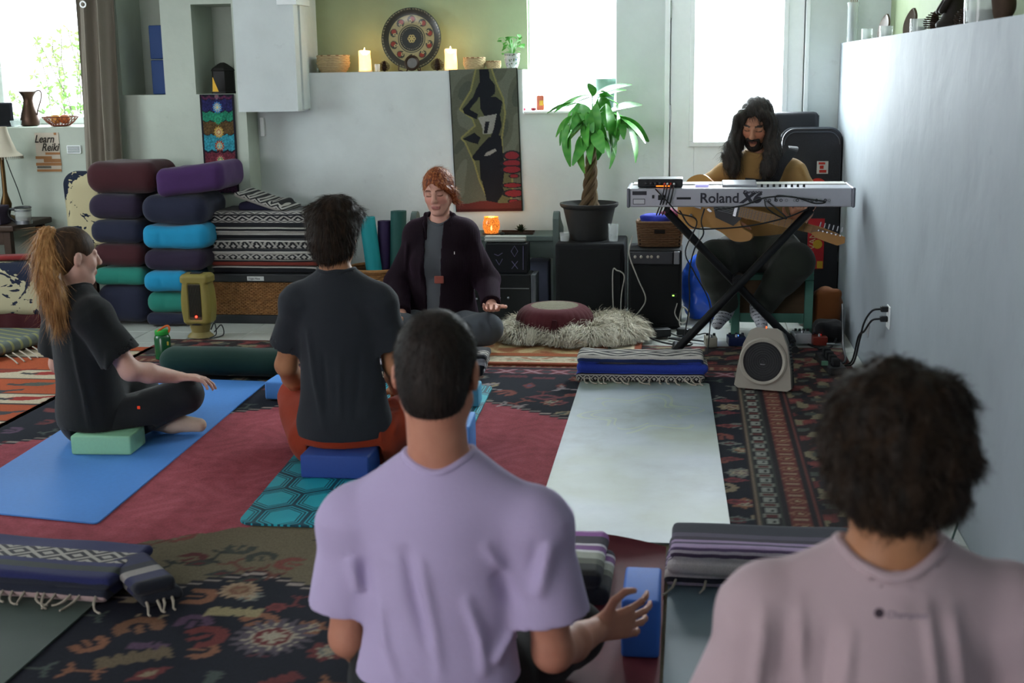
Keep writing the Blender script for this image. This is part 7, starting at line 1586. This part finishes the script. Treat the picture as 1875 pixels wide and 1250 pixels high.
def kpatch(nm, x0, y0, x1, y1, mat, dep=.002): p0, p1 = ay(x0, y0, yk), ay(x1, y1, yk); return MB().lohi((p0[0], yk-dep, p1[2]), (p1[0], yk, p0[2])).build(nm, mat, kb)
kpatch('warning_label', 1158, 350, 1184, 357, m_ink2); kpatch('serial_label', 1159, 364, 1181, 374, m_ink2); kpatch('serial_label', 1160, 365, 1180, 373, plain('label_white', '#c4c4c8', .7), .0026); kpatch('power_inlet', 1205, 357, 1217, 366, m_black, .004); kpatch('power_switch', 1194, 357, 1198, 363, m_black, .004); kpatch('card_slot', 1239, 361, 1265, 365, m_black)
for px in (1402, 1409, 1421, 1430, 1440, 1455, 1460, 1470, 1478, 1487, 1495, 1503, 1511, 1518): MB().lathe([(.0045, 0), (.0075, 0), (.0075, .004), (.0045, .004)], ay(px, 366.5, yk), 12, Matrix.Rotation(math.pi/2, 3, 'X'), cap=False).build('socket', m_black if px % 3 else m_chrome, kb)
# X stand
def bar(name, p, q_, r, mat, par, n=10): return MB().tube([p, q_], r, n).build(name, mat, par, True)
std = empty('keyboard_stand', (ay(1330, 500, 6.45)[0], 6.45, 0), 'black X-shaped keyboard stand', 'stand'); m_std = plain('black_steel', '#1c1e20', .35, .3)
tL, tR = ay(1222, 382, 6.42), ay(1487, 384, 6.46); tL[2] = tR[2] = kzb-.032; fL, fR = az(1236, 643, .03), az(1452, 628, .03)
for o_, p, q_ in ((0, tL, fR), (.055, tR, fL)):
    p = p+vec(0, o_, 0); q_ = q_+vec(0, 0, 0); bar('strut', p, q_, .021, m_std, std)
for p in (tL, tR+vec(0, .055, 0)): bar('support_arm', p+vec(0, -.05, .016), p+vec(0, .22, .016), .014, m_std, std)
for p in (fL, fR): bar('foot_bar', p+vec(0, -.14, -.004), p+vec(0, .2, -.004), .016, m_std, std); bar('foot_cap', p+vec(0, -.15, -.004), p+vec(0, -.12, -.004), .019, m_chrome if p is fL else m_black, std)
xc = (tL+fR+tR+fL)/4; MB().lathe([(.03, -.03), (.035, -.02), (.035, .02), (.03, .03)], (xc[0]+.01, 6.46, xc[2]), 16, Matrix.Rotation(math.pi/2, 3, 'X')).build('pivot', m_std, std, True)
# audio interface on the keyboard
ia, ib = ay(1168, 340, yk+.03)[0], ay(1250, 340, yk+.03)[0]; it = empty('audio_interface', ((ia+ib)/2, yk+.1, kzt), 'black rack audio interface lying on the keyboard end', 'audio interface'); ih = .045
MB().lohi((ia, yk+.02, kzt+.004), (ib, yk+.16, kzt+ih), .005).build('case', m_black, it); MB().lohi((ia+.09, yk+.017, kzt+.008), (ia+.16, yk+.0205, kzt+.012)).build('meter', glow('orange_meter', '#ff6a1c', 2.5), it)
for i, px in enumerate((1183, 1193, 1201, 1209)): MB().lathe([(.009 if i in (1, 2) else .006, 0), (.008, .010), (.0, .011)], ay(px, 336, yk+.02), 14, Matrix.Rotation(math.pi/2, 3, 'X')).build('dial', plain('dial_black', '#26272b', .3), it, True)
for px, cl in ((1217, '#c23a2a'), (1222, '#c9c9c9'), (1228, '#c23a2a'), (1234, '#c9c9c9')):
    p = ay(px, 336, yk+.02); MB().tube([p, p+vec(0, -.03, -.004)], .005, 8).build('plug', plain('plug'+cl, cl, .4), it, True); MB().tube(curve_pts([p+vec(0, -.03, -.004), p+vec(-.005, -.05, -.04), p+vec(-.02, -.02, -.10), p+vec(-.04, .05, -.16)], 14), .0035, 6).build('lead', m_black, it, True)
for px in (1176, 1238): MB().box(ay(px, 329, yk+.1), (.03, .04, .008), bev=.002).build('top_control', m_blackmatt, it)
MB().lohi((ay(1273, 340, yk+.1)[0], yk+.06, kzt+.0005), (ay(1298, 340, yk+.1)[0], yk+.14, kzt+.012), .003).build('phone_screen', glow('lit_screen', '#9a97c9', .6)); top(bpy.data.objects['phone_screen'], 'small lit phone lying face up on the keyboard', 'phone')
# ================================================================== guitar
gy = 6.70; J = ay(1372, 391, gy); Hd = ay(1466, 414, gy-.06); gu = unit(Hd-J); gw = unit(np.cross(gu, UP)); gw = gw if gw[1] < 0 else -gw; gw = unit(gw+vec(0, 0, .12)-gu*np.dot(gu, vec(0, 0, .12))); gv = np.cross(gw, gu); gv = gv if gv[2] > 0 else -gv
G = lambda u, v, w=0.0: J+gu*u+gv*v+gw*w
gt = empty('electric_guitar', G(-.15, -.15), 'blond electric guitar with black pickguard held by the long-haired man', 'guitar')
def gprism(out, w0, w1): n = len(out); return MB().add([G(u, v, w0) for u, v in out]+[G(u, v, w1) for u, v in out], [tuple(range(n)), tuple(range(2*n-1, n-1, -1))]+[(i, n+i, n+(i+1) % n, (i+1) % n) for i in range(n)])
ol = [(-.02, .06), (-.06, .15), (-.13, .135), (-.20, .11), (-.28, .14), (-.35, .10), (-.375, 0), (-.35, -.11), (-.28, -.15), (-.20, -.12), (-.12, -.125), (-.04, -.155), (.035, -.135), (.045, -.10), (-.01, -.08), (-.035, -.045), (-.03, 0)]
ol2 = [(p[0], p[1]) for p in curve_pts([(u, v, 0) for u, v in ol+ol[:1]], 85)][:-1]
m_blond = plain('butterscotch_lacquer', '#a8793a', .45, var=.12, scale=8, spec=.25); gprism(ol2, -.022, .022).build('body', m_blond, gt)
gprism([(-.03, .05), (-.07, .11), (-.15, .095), (-.19, .0), (-.16, -.06), (-.06, -.08), (-.03, -.035)], .0225, .0255).build('pickguard', m_black, gt)
gprism([(-.05, -.028), (.0, -.028), (.33, -.021), (.33, .021), (.0, .028), (-.05, .028)], .010, .030).build('neck', plain('maple_neck', '#a87c40', .45, var=.12, scale=10), gt)
for k in range(1, 18):
    u = -.05+.38*(1-2**(-k/9.0))/(1-2**(-17/9.0)); gprism([(.33-(u+.05), -.026), (.33-(u+.05)+.002, -.026), (.33-(u+.05)+.002, .026), (.33-(u+.05), .026)], .030, .0316).build('fret', plain('fret_steel', '#6a6458', .6, .3), gt)
hs_ = [(.33, -.021), (.36, -.038), (.42, -.045), (.475, -.05), (.505, -.03), (.50, .0), (.44, .012), (.36, .022), (.33, .021)]; gprism(hs_, .008, .022).build('headstock', m_blond, gt)
for k in range(6):
    u = .365+k*.022; MB().tube([G(u, .002, .022), G(u, .002, .032)], .004, 8).build('tuner_post', m_chrome, gt); MB().tube([G(u, .02, .014), G(u, .045, .014)], .0035, 8).build('tuner_key', m_chrome, gt)
    vv = -.017+k*.0068; MB().tube([G(-.26, vv*1.3, .034), G(.33, vv, .034), G(u, .002, .028)], .0008, 4).build('string', m_chrome, gt)
gprism([(-.28, -.035), (-.245, -.035), (-.245, .035), (-.28, .035)], .0225, .032).build('bridge', m_chrome, gt); gprism([(-.215, -.03), (-.195, -.04), (-.185, -.034), (-.205, -.022)], .0255, .034).build('pickup', m_chrome, gt); gprism([(-.075, -.03), (-.06, -.03), (-.06, .03), (-.075, .03)], .0255, .034).build('pickup', m_chrome, gt)
MB().lathe([(.009, 0), (.008, .014), (0, .015)], G(-.29, -.08, .0225), 12, Matrix.Rotation(math.pi/2, 3, 'X')).build('control_knob', m_chrome, gt, True)
# strap over the shoulder
sp_ = curve_pts([G(-.06, .15, .0), ay(1412, 335, 6.80), ay(1432, 300, 6.79), ay(1452, 275, 6.86), ay(1452, 268, 6.98)], 24); mb = MB(); V = []; Fc = []
for i, p in enumerate(sp_):
    d = unit(np.array(sp_[min(i+1, len(sp_)-1)])-np.array(sp_[max(i-1, 0)])); s_ = unit(np.cross(d, vec(0, -1, .3))); nn_ = np.cross(d, s_); V += [p+s_*.024+nn_*.002, p-s_*.024+nn_*.002, p-s_*.024-nn_*.002, p+s_*.024-nn_*.002]
for i in range(len(sp_)-1):
    a = 4*i; Fc += [(a+j, a+(j+1) % 4, a+4+(j+1) % 4, a+4+j) for j in range(4)]
Fc += [(3, 2, 1, 0), tuple(4*(len(sp_)-1)+j for j in range(4))]
mb.add(V, Fc).build('strap', plain('black_webbing', '#15161a', .8), gt)
# ================================================================== crate chair, cases, bag
m_teal = plain('seafoam_paint', '#4f7f70', .6, var=.15, scale=14); m_ply = plain('brown_plywood', '#4a3a26', .7, var=.25, scale=10, stretch=(1, 1, 6))
yc0, yc1 = 6.86, 7.24; cx0, cx1 = ay(1340, 520, yc0)[0], ay(1490, 520, yc0)[0]; szt = SEAT6-.001
chb = empty('wooden_chair', ((cx0+cx1)/2, 7.05, 0), 'seafoam green painted wooden box chair under the guitarist', 'chair')
MB().lohi((cx0, yc0, szt-.03), (cx1, yc1, szt), .004).build('seat', m_teal, chb)
for x in (cx0, cx1-.045):
    for y in (yc0, yc1-.045): MB().lohi((x, y, .009), (x+.045, y+.045, szt-.031), .004).build('leg', m_teal, chb)
MB().lohi((cx0+.046, yc0+.012, .13), (cx1-.046, yc0+.024, szt-.032)).build('front_panel', m_ply, chb); MB().lohi((cx1-.03, yc0+.046, .13), (cx1-.018, yc1-.046, szt-.032)).build('side_panel', m_ply, chb)
MB().lohi((cx0+.046, yc0+.004, .08), (cx1-.046, yc0+.03, .13), .003).build('stretcher', m_teal, chb)
MB().lohi((cx1-.045, yc0, szt+.0005), (cx1, yc1, szt+.05), .004).build('arm_rail', m_teal, chb)
yg = 7.42; a, b = ay(1440, 236, yg), ay(1530, 560, yg)
gc = empty('guitar_case', ((a[0]+b[0])/2, yg+.08, 0), 'tall black hard guitar case with stickers standing behind the guitarist', 'case')
x0, x1, z1 = a[0]-.02, b[0], a[2]; r_ = .07; out = [(x0, .012), (x1, .012)]+[(x1-r_+r_*math.cos(t), z1-r_+r_*math.sin(t)) for t in np.linspace(0, math.pi/2, 8)]+[(x0+r_+r_*math.cos(t), z1-r_+r_*math.sin(t)) for t in np.linspace(math.pi/2, math.pi, 8)]
MB().prism(out, 1, yg, yg+.11).build('shell', plain('black_tolex', '#23252b', .6, bump=.2), gc)
mb = MB(); mb.tube([(x_+(.004 if x_ > (x0+x1)/2 else -.004), yg+.055, z_) for x_, z_ in out[1:]], .008, 6); mb.build('rim', plain('grey_piping', '#4c5058', .4, .4), gc, True)
mb = MB(); mb.tube([(x_*.94+(x0+x1)/2*.06, yg-.002, z_-.018) for x_, z_ in out[2:]], .003, 6); mb.build('seam', plain('grey_piping', '#4c5058', .4, .4), gc, True)
for zz_ in (.35, .75): MB().box((x1+.006, yg+.05, zz_), (.016, .04, .05), bev=.003).build('latch', m_chrome, gc)
def stick(px0, py0, px1, py1, cl, nm='sticker'): p0, p1 = ay(px0, py0, yg), ay(px1, py1, yg); return MB().lohi((p0[0], yg-.0025, p1[2]), (p1[0], yg-.0005, p0[2]), 0).build(nm, plain('sticker'+cl, cl, .5), gc)
stick(1496, 295, 1516, 318, '#b9b9b5'); 
for p0 in ((1499, 297, 1511, 301), (1501, 303, 1508, 309), (1500, 311, 1513, 316)): 
    q0, q1 = ay(p0[0], p0[1], yg-.003), ay(p0[2], p0[3], yg-.003); MB().lohi((q0[0], yg-.0035, q1[2]), (q1[0], yg-.0025, q0[2])).build('sticker_print', plain('red_print', '#a82a1f', .5), gc)
MB().lathe([(.0, -.001), (.052, -.001), (.052, .001), (0, .001)], ay(1497, 343, yg-.0015), 32, Matrix.Rotation(math.pi/2, 3, 'X'), cap=False).build('round_sticker', plain('orange_red', '#c2382a', .5), gc)
for py in (333, 339, 345): q0, q1 = ay(1489, py, yg), ay(1507, py+2.5, yg); MB().lohi((q0[0], yg-.0042, q1[2]), (q1[0], yg-.0026, q0[2])).build('sticker_print', m_black, gc)
stick(1480, 400, 1507, 492, '#a8232c'); p = ay(1489, 476, yg-.003)
text_mesh('lettering', 'VAN', (p[0]+.008, yg-.0032, p[2]+.06), .05, plain('cream_print', '#c9a98a', .6), gc, rot=(math.pi/2, -math.pi/2, 0)); MB().lathe([(0, -.0008), (.026, -.0008), (.026, .0008), (0, .0008)], ay(1497, 447, yg-.0035), 20, Matrix.Rotation(math.pi/2, 3, 'X'), cap=False).build('sticker_print', plain('yellow_print', '#b9952c', .5), gc)
q0, q1 = ay(1496, 478, yg-.003), ay(1506, 491, yg-.003); MB().lohi((q0[0], yg-.0036, q1[2]), (q1[0], yg-.0024, q0[2])).build('sticker_print', plain('yellow_print', '#b9952c', .5), gc)
ygb = 7.58; a, b = ay(1415, 206, ygb), ay(1499, 237, ygb); g2 = empty('instrument_case', ((a[0]+b[0])/2, ygb+.05, 0), 'second dark case rising behind the stickered guitar case', 'case')
MB().lohi((a[0], ygb, .012), (b[0], ygb+.12, a[2]), .025, 3).build('shell', plain('dark_grey_nylon', '#2a2b30', .7), g2, True); MB().tube([(b[0]+.002, ygb+.06, a[2]-.02), (b[0]+.002, ygb+.06, .05)], .005, 6).build('zip', m_black, g2)
c = ay(1512, 545, 7.0); c[0] = min(c[0], XR-.095); g = SDF(c-vec(.11, .12, .26), c+vec(.11, .12, .14), .008); g.ell((c[0], c[1], c[2]-.03), (.075, .08, .10)); g.cap((c[0]-.03, c[1]-.05, c[2]+.02), (c[0]+.05, c[1]-.05, c[2]+.03), .03, .03, .03); g.box((c[0], c[1], .10), (.075, .075, .10), rnd=.04, k=.05); g.warp(lambda x, y, z: .008*wob((x, y, z), 32, 2), .01); g.plane((0, 0, .009), (0, 0, -1))
top(g.build('duffel_bag', cloth_mat('rust_brown_canvas', '#6e4222', .2)), 'rust-brown soft bag slumped against the right wall', 'bag')
# ================================================================== silver fan
cf = az(1400, 712, .0105); fa = empty('floor_fan', cf, 'silver portable fan with a round black front and ribbed sides', 'fan'); Rf = np.array(Matrix.Rotation(math.radians(-16), 3, 'Z') @ Matrix.Rotation(math.radians(-10), 3, 'X')); Fp_ = lambda u, v, w: cf+Rf@vec(u, v, w)
def fprism(out, v0, v1, sc=1.0): n = len(out); return MB().add([Fp_(u, v0, w) for u, w in out]+[Fp_(u*sc, v1, .13+(w-.13)*sc) for u, w in out], [tuple(range(n)), tuple(range(2*n-1, n-1, -1))]+[(i, n+i, n+(i+1) % n, (i+1) % n) for i in range(n)])
fo = [(-.128, .012), (-.11, .0), (.11, .0), (.128, .012), (.118, .10), (.098, .20), (.07, .262), (.045, .275), (-.045, .275), (-.07, .262), (-.098, .20), (-.118, .10)]
m_fan = plain('champagne_silver', '#8f897d', .5, .0, .06); fprism(fo, -.05, -.02, 1.0).build('front_shell', m_fan, fa); fprism([(u*.97, .13+(w-.13)*.97) for u, w in fo], -.0195, .085, .93).build('rear_shell', m_black, fa)
fr_ = Matrix(Rf.tolist()) @ Matrix.Rotation(math.pi/2, 3, 'X'); cc = Fp_(-.004, -.052, .125)
MB().lathe([(.088, -.002), (.105, -.002), (.107, .004), (.100, .010), (.088, .006)], cc, 44, fr_, cap=False).build('ring', plain('silver_ring', '#a09a8e', .5, .1), fa, True); MB().lathe([(.0, .001), (.05, .003), (.089, .0005), (.089, -.002), (0, -.002)], cc, 44, fr_, cap=False).build('grille_plate', plain('fan_black', '#1b1d1f', .6), fa, True)
for k in range(1, 9): MB().tube([cc+np.array(fr_ @ Vector((.0102*k*math.cos(a), .0102*k*math.sin(a), .0035))) for a in np.linspace(0, 6.283, 33)[:-1]], .0009, 4, closed=True).build('grille_ring', m_black, fa)
MB().box(cc+np.array(fr_ @ Vector((0, -.012, .005))), (.022, .001, .004), rot=Matrix(Rf.tolist())).build('badge', plain('badge_grey', '#77777a', .5), fa)
for k in range(14):
    z = .03+k*.015; MB().tube([Fp_(.118-.0015*k*.9, -.015, z), Fp_(.112-.0015*k*.9, .08, z)], .003, 5).build('vent_rib', m_blackmatt, fa)
MB().box(Fp_(0.0, -.045, .278), (.006, .012, .008)).build('indicator', glow('fan_led', '#ff5a2a', 1.5), fa)
# ================================================================== pedals, cables, outlet
def pedal(px, py, y, d, col, label, knobs, led=None, rz=.1):
    c = ay(px, py, y); c[2] = .0105; o = empty('effects_pedal', c, label, 'pedal', rz=0); m = plain('pedal'+col, col, .4, .3)
    MB().box(c+vec(0, 0, d[2]/2), d, rz, .004).build('housing', m, o)
    for k in range(knobs): MB().lathe([(.007, 0), (.0065, .012), (0, .013)], c+vec(-d[0]/2+.012+k*(d[0]-.024)/max(1, knobs-1), d[1]*.2, d[2]), 12).build('knob', m_black, o, True)
    MB().lathe([(.008, 0), (.008, .008), (.005, .014), (0, .014)], c+vec(0, -d[1]*.28, d[2]), 12).build('footswitch', m_chrome, o, True)
    if led: MB().lathe([(.003, 0), (.003, .004), (0, .005)], c+vec(.008, 0, d[2]), 8).build('led', glow('led'+led, led, 6), o)
    return o
pedal(1301, 630, 6.58, (.06, .10, .05), '#9a9788', 'cream boxy effects pedal left of the small blue one', 2); pedal(1348, 622, 6.62, (.09, .10, .045), '#1f2c52', 'dark blue effects pedal in front of the guitarist\'s feet', 3, '#4a7aff'); pedal(1468, 616, 6.70, (.085, .11, .055), '#a3a6a8', 'silver four-switch pedal right of the fan', 4); pedal(1499, 622, 6.66, (.075, .10, .045), '#7d2f24', 'red effects pedal with a glowing light near the wall', 2, '#ff2a1c')
for px, py, lb in ((1428, 612, 'chrome jack plug lying beside the silver pedal'), (1525, 622, 'chrome jack plug lying right of the red pedal')):
    c = ay(px, py, 6.6); c[2] = .021; o = empty('jack_plug', c, lb, 'plug'); MB().tube([c+vec(-.03, 0, 0), c+vec(.01, 0, 0)], .008, 10).build('sleeve', m_chrome, o, True); MB().tube([c+vec(.01, 0, 0), c+vec(.04, 0, 0)], .003, 8).build('tip', m_chrome, o, True)
def cable(name, pts, r, mat, label, n=50): return top(MB().tube(curve_pts(pts, n), r, 6).build(name, mat, smooth=True), label, 'cable')
m_wcab = plain('white_cable', '#a8a69e', .5); fz = .0145
cable('cable', [ay(1158, 432, 7.02), ay(1152, 465, 6.99), ay(1168, 510, 6.98), ay(1182, 545, 6.97), ay(1172, 568, 6.96), (-.34, 6.93, fz+.03)], .004, m_wcab, 'white cable hanging down the front of the amplifier')
cable('cable', [(-.42, 7.16, fz), ay(1122, 500, 7.19), ay(1130, 495, 7.19), ay(1143, 505, 7.19), ay(1138, 540, 7.19), (-.38, 7.15, fz)], .004, m_wcab, 'white cable looping in front of the speaker cabinet')
cable('cable', [ay(1240, 555, 6.99), ay(1236, 575, 6.97), ay(1250, 592, 6.95), ay(1262, 575, 6.95), ay(1250, 562, 6.95), ay(1244, 590, 6.93), (-.02, 6.88, fz)], .0035, m_wcab, 'pale curled lead below the amplifier adapter')
cable('cable', [ay(1400, 366, 6.33), ay(1404, 380, 6.29), ay(1425, 395, 6.30), ay(1440, 398, 6.31), ay(1405, 368, 6.325)], .0035, m_black, 'short black patch lead looped below the keyboard sockets')
cable('cable', [ay(1419, 367, 6.33), ay(1424, 358, 6.28), ay(1460, 362, 6.27), ay(1510, 369, 6.27), ay(1492, 372, 6.28), ay(1450, 360, 6.28), ay(1400, 362, 6.29), ay(1360, 376, 6.30), ay(1310, 384, 6.32)], .004, m_black, 'black cable drooping across the back of the keyboard')
cable('cable', [ay(1480, 382, 6.38), ay(1440, 398, 6.36), ay(1380, 412, 6.36), ay(1320, 418, 6.37), ay(1268, 416, 6.38), ay(1244, 385, 6.40)], .004, m_black, 'black cable strung between the tops of the X stand')
cable('cable', [ay(1290, 382, 6.36), ay(1284, 405, 6.36), ay(1288, 428, 6.36), ay(1272, 455, 6.37), ay(1262, 500, 6.39), ay(1262, 560, 6.41), (-.03, 6.40, fz)], .004, m_black, 'black cable hanging left of the X stand')
cable('cable', [ay(1200, 346, 6.32), ay(1225, 372, 6.30), ay(1242, 390, 6.31), ay(1276, 405, 6.34), ay(1255, 460, 6.36), ay(1272, 500, 6.38), ay(1300, 560, 6.4), (.1, 6.35, fz)], .0035, m_black, 'thin black lead dropping from the audio interface')
cable('cable', [(-.25, 6.80, .028), (-.15, 6.62, fz+.006), (-.02, 6.55, fz), (.02, 6.62, fz), (-.1, 6.74, fz), (.06, 6.68, fz), (.12, 6.62, fz)], .005, m_black, 'black cable coiled on the floor left of the pedals')
cable('cable', [(.62, 6.62, fz), (.70, 6.45, fz), (.62, 6.3, fz), (.75, 6.2, fz), (.78, 6.5, .05), (.80, 6.75, .2), (.80, 6.8, .1), (.74, 6.6, fz), (.66, 6.5, fz)], .006, m_black, 'tangle of black cable on the floor against the right wall', 70)
c = vec(.66, 6.86, .0); g = SDF((.56, 6.58, .0), (.84, 6.92, .30), .009); g.box((.735, 6.76, .055), (.075, .10, .055), None, .045); g.cap((.69, 6.70, .09), (.77, 6.74, .10), .022, .022, .03); g.warp(lambda x, y, z: .008*wob((x, y, z), 30, 4), .01); g.plane((0, 0, .009), (0, 0, -1)); top(g.build('added_black_lump', cloth_mat('black_nylon', '#1a1b1d', .2)), 'added black lump filling the dark area behind the red pedal by the wall', 'bag')  # made-up lump, added to fill a near-black area
for i_, (px, py, yy, d_, rz_, lb) in enumerate(((1212, 606, 6.80, (.09, .06, .045), .3, 'black power adapter nearest the amplifier on the floor'), (1252, 600, 6.84, (.07, .05, .04), -.4, 'smaller black power adapter left of the stand foot'))):
    c = ay(px, py, yy); c[2] = .0095; o = empty('power_adapter', c, lb, 'adapter'); MB().box(c+vec(0, 0, d_[2]/2), d_, rz_, .008).build('housing', m_black, o); MB().tube(curve_pts([c+vec(d_[0]*.45, 0, .02), c+vec(d_[0], -.02, .008), c+vec(d_[0]*1.6, .03, .006), c+vec(d_[0]*2.0, .0, .006)], 16), .0035, 6).build('lead', m_black, o, True)
# power strip heap
c = ay(1548, 640, 6.1); c[2] = .0105; ps = empty('power_strip', c, 'black power strip among the cables by the right wall', 'power strip'); MB().box((.68, 6.12, .0295), (.08, .34, .038), .1, .006).build('housing', m_black, ps)
for k in range(4): MB().box((.68-.008*(k-1.5)*.8, 6.0+k*.075, .066), (.035, .045, .034), .1, .005).build('plug', m_blackmatt, ps)
MB().box((.64, 6.0, .058), (.03, .01, .02)).build('label', plain('pale_green_label', '#5f8a72', .6), ps)
# wall outlet with two plugs
a, b = ax(1629, 560, XR), ax(1634, 608, XR); wo = empty('wall_outlet', (XR, (a[1]+b[1])/2, b[2]), 'white wall outlet with two black plugs on the right wall', 'outlet'); oy, oz0, oz1 = a[1], ax(1631, 606, XR)[2], ax(1631, 562, XR)[2]
MB().lohi((XR-.006, oy-.04, oz0), (XR-.0002, oy+.04, oz1), .002).build('cover_plate', m_trim, wo)
for py, kk in ((566, 0), (585, 1)):
    p = ax(1629, py, XR); MB().box((XR-.022, oy, p[2]), (.032, .03, .024), bev=.005).build('plug', m_black, wo)
    e0 = (.825, oy+.05, p[2]-.02); MB().tube(curve_pts([(XR-.038, oy, p[2]), (XR-.07, oy+.01, p[2]-.01), (XR-.085, oy+.12, p[2]-.08), (XR-.08, oy+.28+.05*kk, .22), (XR-.075, oy+.5+.05*kk, .06), (XR-.10, oy+.62, fz)], 36), .0045, 8).build('cord', m_black, wo, True)
p = ax(1590, 600, XR-.07); MB().box(p, (.004, .05, .07), rot=Matrix.Rotation(.5, 3, 'X'), bev=.001).build('cord_tag', plain('white_tag', '#b3b6b8', .6), wo)
p = ax(1637, 545, XR); MB().box((XR-.003, p[1], p[2]), (.005, .06, .012), bev=.001).build('plate_tab', m_trim, wo) if False else None
# drinking glass with straw by the wall
c = az(1728, 1052, .0105); c[0] = min(c[0], XR-.06); gs = empty('drinking_glass', c, 'clear tumbler with a dark straw on the floor by the right wall', 'glass'); MB().lathe([(.027, .002), (.030, .004), (.036, .10), (.034, .10), (.028, .008)], c, 26).build('tumbler', glass('wall_tumbler', '#dfe8e8', .03, .3), gs, True); MB().tube([c+vec(-.01, 0, .008), c+vec(.035, .02, .15)], .003, 6).build('straw', plain('dark_green_straw', '#22443c', .5), gs)
# ================================================================== ledge on the right wall
def rl(px, py, x=.93): q_ = ax(px, py, x); return vec(x, q_[1], 1.5505)
def rh(px, py0, py1, x=.93): return ax(px, py0, x)[2]-ax(px, py1, x)[2]
m_gl = glass('ledge_glass', '#e6efee', .03, .3)
c = rl(1560, 74, .90); vs_ = empty('incense_vase', c, 'tall glass vase with incense sticks at the far end of the right ledge', 'vase')
MB().lathe([(.026, 0), (.03, .003), (.032, .20), (.036, .22), (.033, .22), (.029, .2), (.025, .008)], c, 24).build('vase', m_gl, vs_, True); MB().lathe([(.012, .01), (.016, .05), (.013, .16), (.006, .2)], c+vec(-.008, 0, 0), 12).build('bundle', plain('blue_grey_bundle', '#46506a', .8, var=.3), vs_, True)
for k in range(4): MB().tube([c+vec(.004*k-.006, .003*k, .02), c+vec(.02*k-.02, .02*k, .42)], .0025, 6).build('incense_stick', plain('incense_brown', '#6e523a', .9), vs_)
def tealight(px, py, hpx, w_, label, x=.92):
    c = rl(px, py, x); h_ = rh(px, py-hpx, py, x); o = empty('glass_jar', c, label, 'jar'); MB().lathe([(w_*.86, 0), (w_*.95, .003), (w_, h_), (w_*.92, h_), (w_*.82, .008)], c, 24).build('jar', m_gl, o, True); MB().lathe([(w_*.8, .009), (w_*.82, h_*.45), (.002, h_*.45)], c, 20).build('wax', plain('white_wax', '#cfd6d6', .5), o)
tealight(1587, 73, 22, .030, 'clear tealight jar next to the incense vase'); tealight(1622, 66, 22, .032, 'clear tealight jar beside the first wooden leaf dish'); tealight(1682, 55, 26, .036, 'clear tealight jar beside the second wooden leaf dish'); tealight(1796, 34, 58, .055, 'large clear glass jar near the camera end of the right ledge')
def leafdish(px, py, hpx, label, x=1.0):
    c = rl(px, py, x); h_ = rh(px, py-hpx, py, x); Rm = Matrix.Rotation(-.28, 3, 'Y') @ Matrix.Rotation(math.pi/2, 3, 'Y'); o = empty('leaf_dish', c, label, 'dish'); V = []; Fc = []; n_ = 16
    for s_ in (0, 1):
        for i in range(n_+1):
            t = i/n_; w_ = .26*h_*math.sin(math.pi*t)**.7; bow = .10*h_*math.sin(math.pi*t)
            for k in (-1, 0, 1): V.append(c+vec(.25*h_*t-(.010 if s_ else 0)+bow*.25+(.0 if k else .02*h_)-k*w_*.55, k*w_, h_*t+.002))
    m_ = 3*(n_+1)
    for i in range(n_):
        for k in (0, 1): a = 3*i+k; Fc += [(a, a+1, a+4, a+3), (m_+a, m_+a+3, m_+a+4, m_+a+1)]
        Fc += [(3*i, 3*i+3, m_+3*i+3, m_+3*i), (3*i+2, m_+3*i+2, m_+3*i+5, 3*i+5)]
    MB().add(V, Fc).build('dish', plain('polished_walnut', '#4f4034', .35, var=.25), o, True); MB().tube([c+vec(.25*h_*t+.03*h_, 0, h_*t+.004) for t in np.linspace(0, .97, 8)], .0025, 5).build('midrib', plain('brass_rib', '#8a7a5a', .4, .6), o)
leafdish(1612, 70, 48, 'first upright wooden leaf-shaped dish on the right ledge'); leafdish(1660, 60, 52, 'second upright wooden leaf-shaped dish on the right ledge')
pinecone(rl(1711, 52, .96), .085, 'large dark pinecone on the right ledge'); pinecone(rl(1765, 43, .95), .07, 'second dark pinecone beside the ledge figurine')
c = rl(1745, 46, .98); g = SDF(c-vec(.08, .08, .02), c+vec(.08, .08, .3), .006); g.cap(c+vec(0, 0, .03), c+vec(0, .0, .16), .045, .03, .02); g.ell(c+vec(-.01, 0, .20), (.03, .026, .034), None, .015); g.cap(c+vec(-.02, -.03, .12), c+vec(-.05, -.03, .07), .014, .012, .01); g.cap(c+vec(-.02, .03, .12), c+vec(-.05, .03, .07), .014, .012, .01); g.ell(c+vec(-.01, 0, .02), (.055, .055, .025), None, .02); g.plane(c, (0, 0, -1)); top(g.build('figurine', plain('dark_carved_wood', '#231c18', .6, var=.3)), 'dark carved seated figurine on the right ledge', 'figurine')
c = rl(1838, 24, .97); g = SDF(c-vec(.08, .08, .02), c+vec(.08, .08, .2), .006); g.ell(c+vec(0, 0, .07), (.035, .05, .08)); g.cap(c+vec(0, 0, .1), c+vec(0, -.03, .17), .02, .012, .02); g.warp(lambda x, y, z: .006*wob((x, y, z), 60), .006); g.plane(c, (0, 0, -1)); top(g.build('driftwood', plain('brown_driftwood', '#4a3a2e', .8, var=.3)), 'brown chunk of driftwood at the near end of the right ledge', 'driftwood')
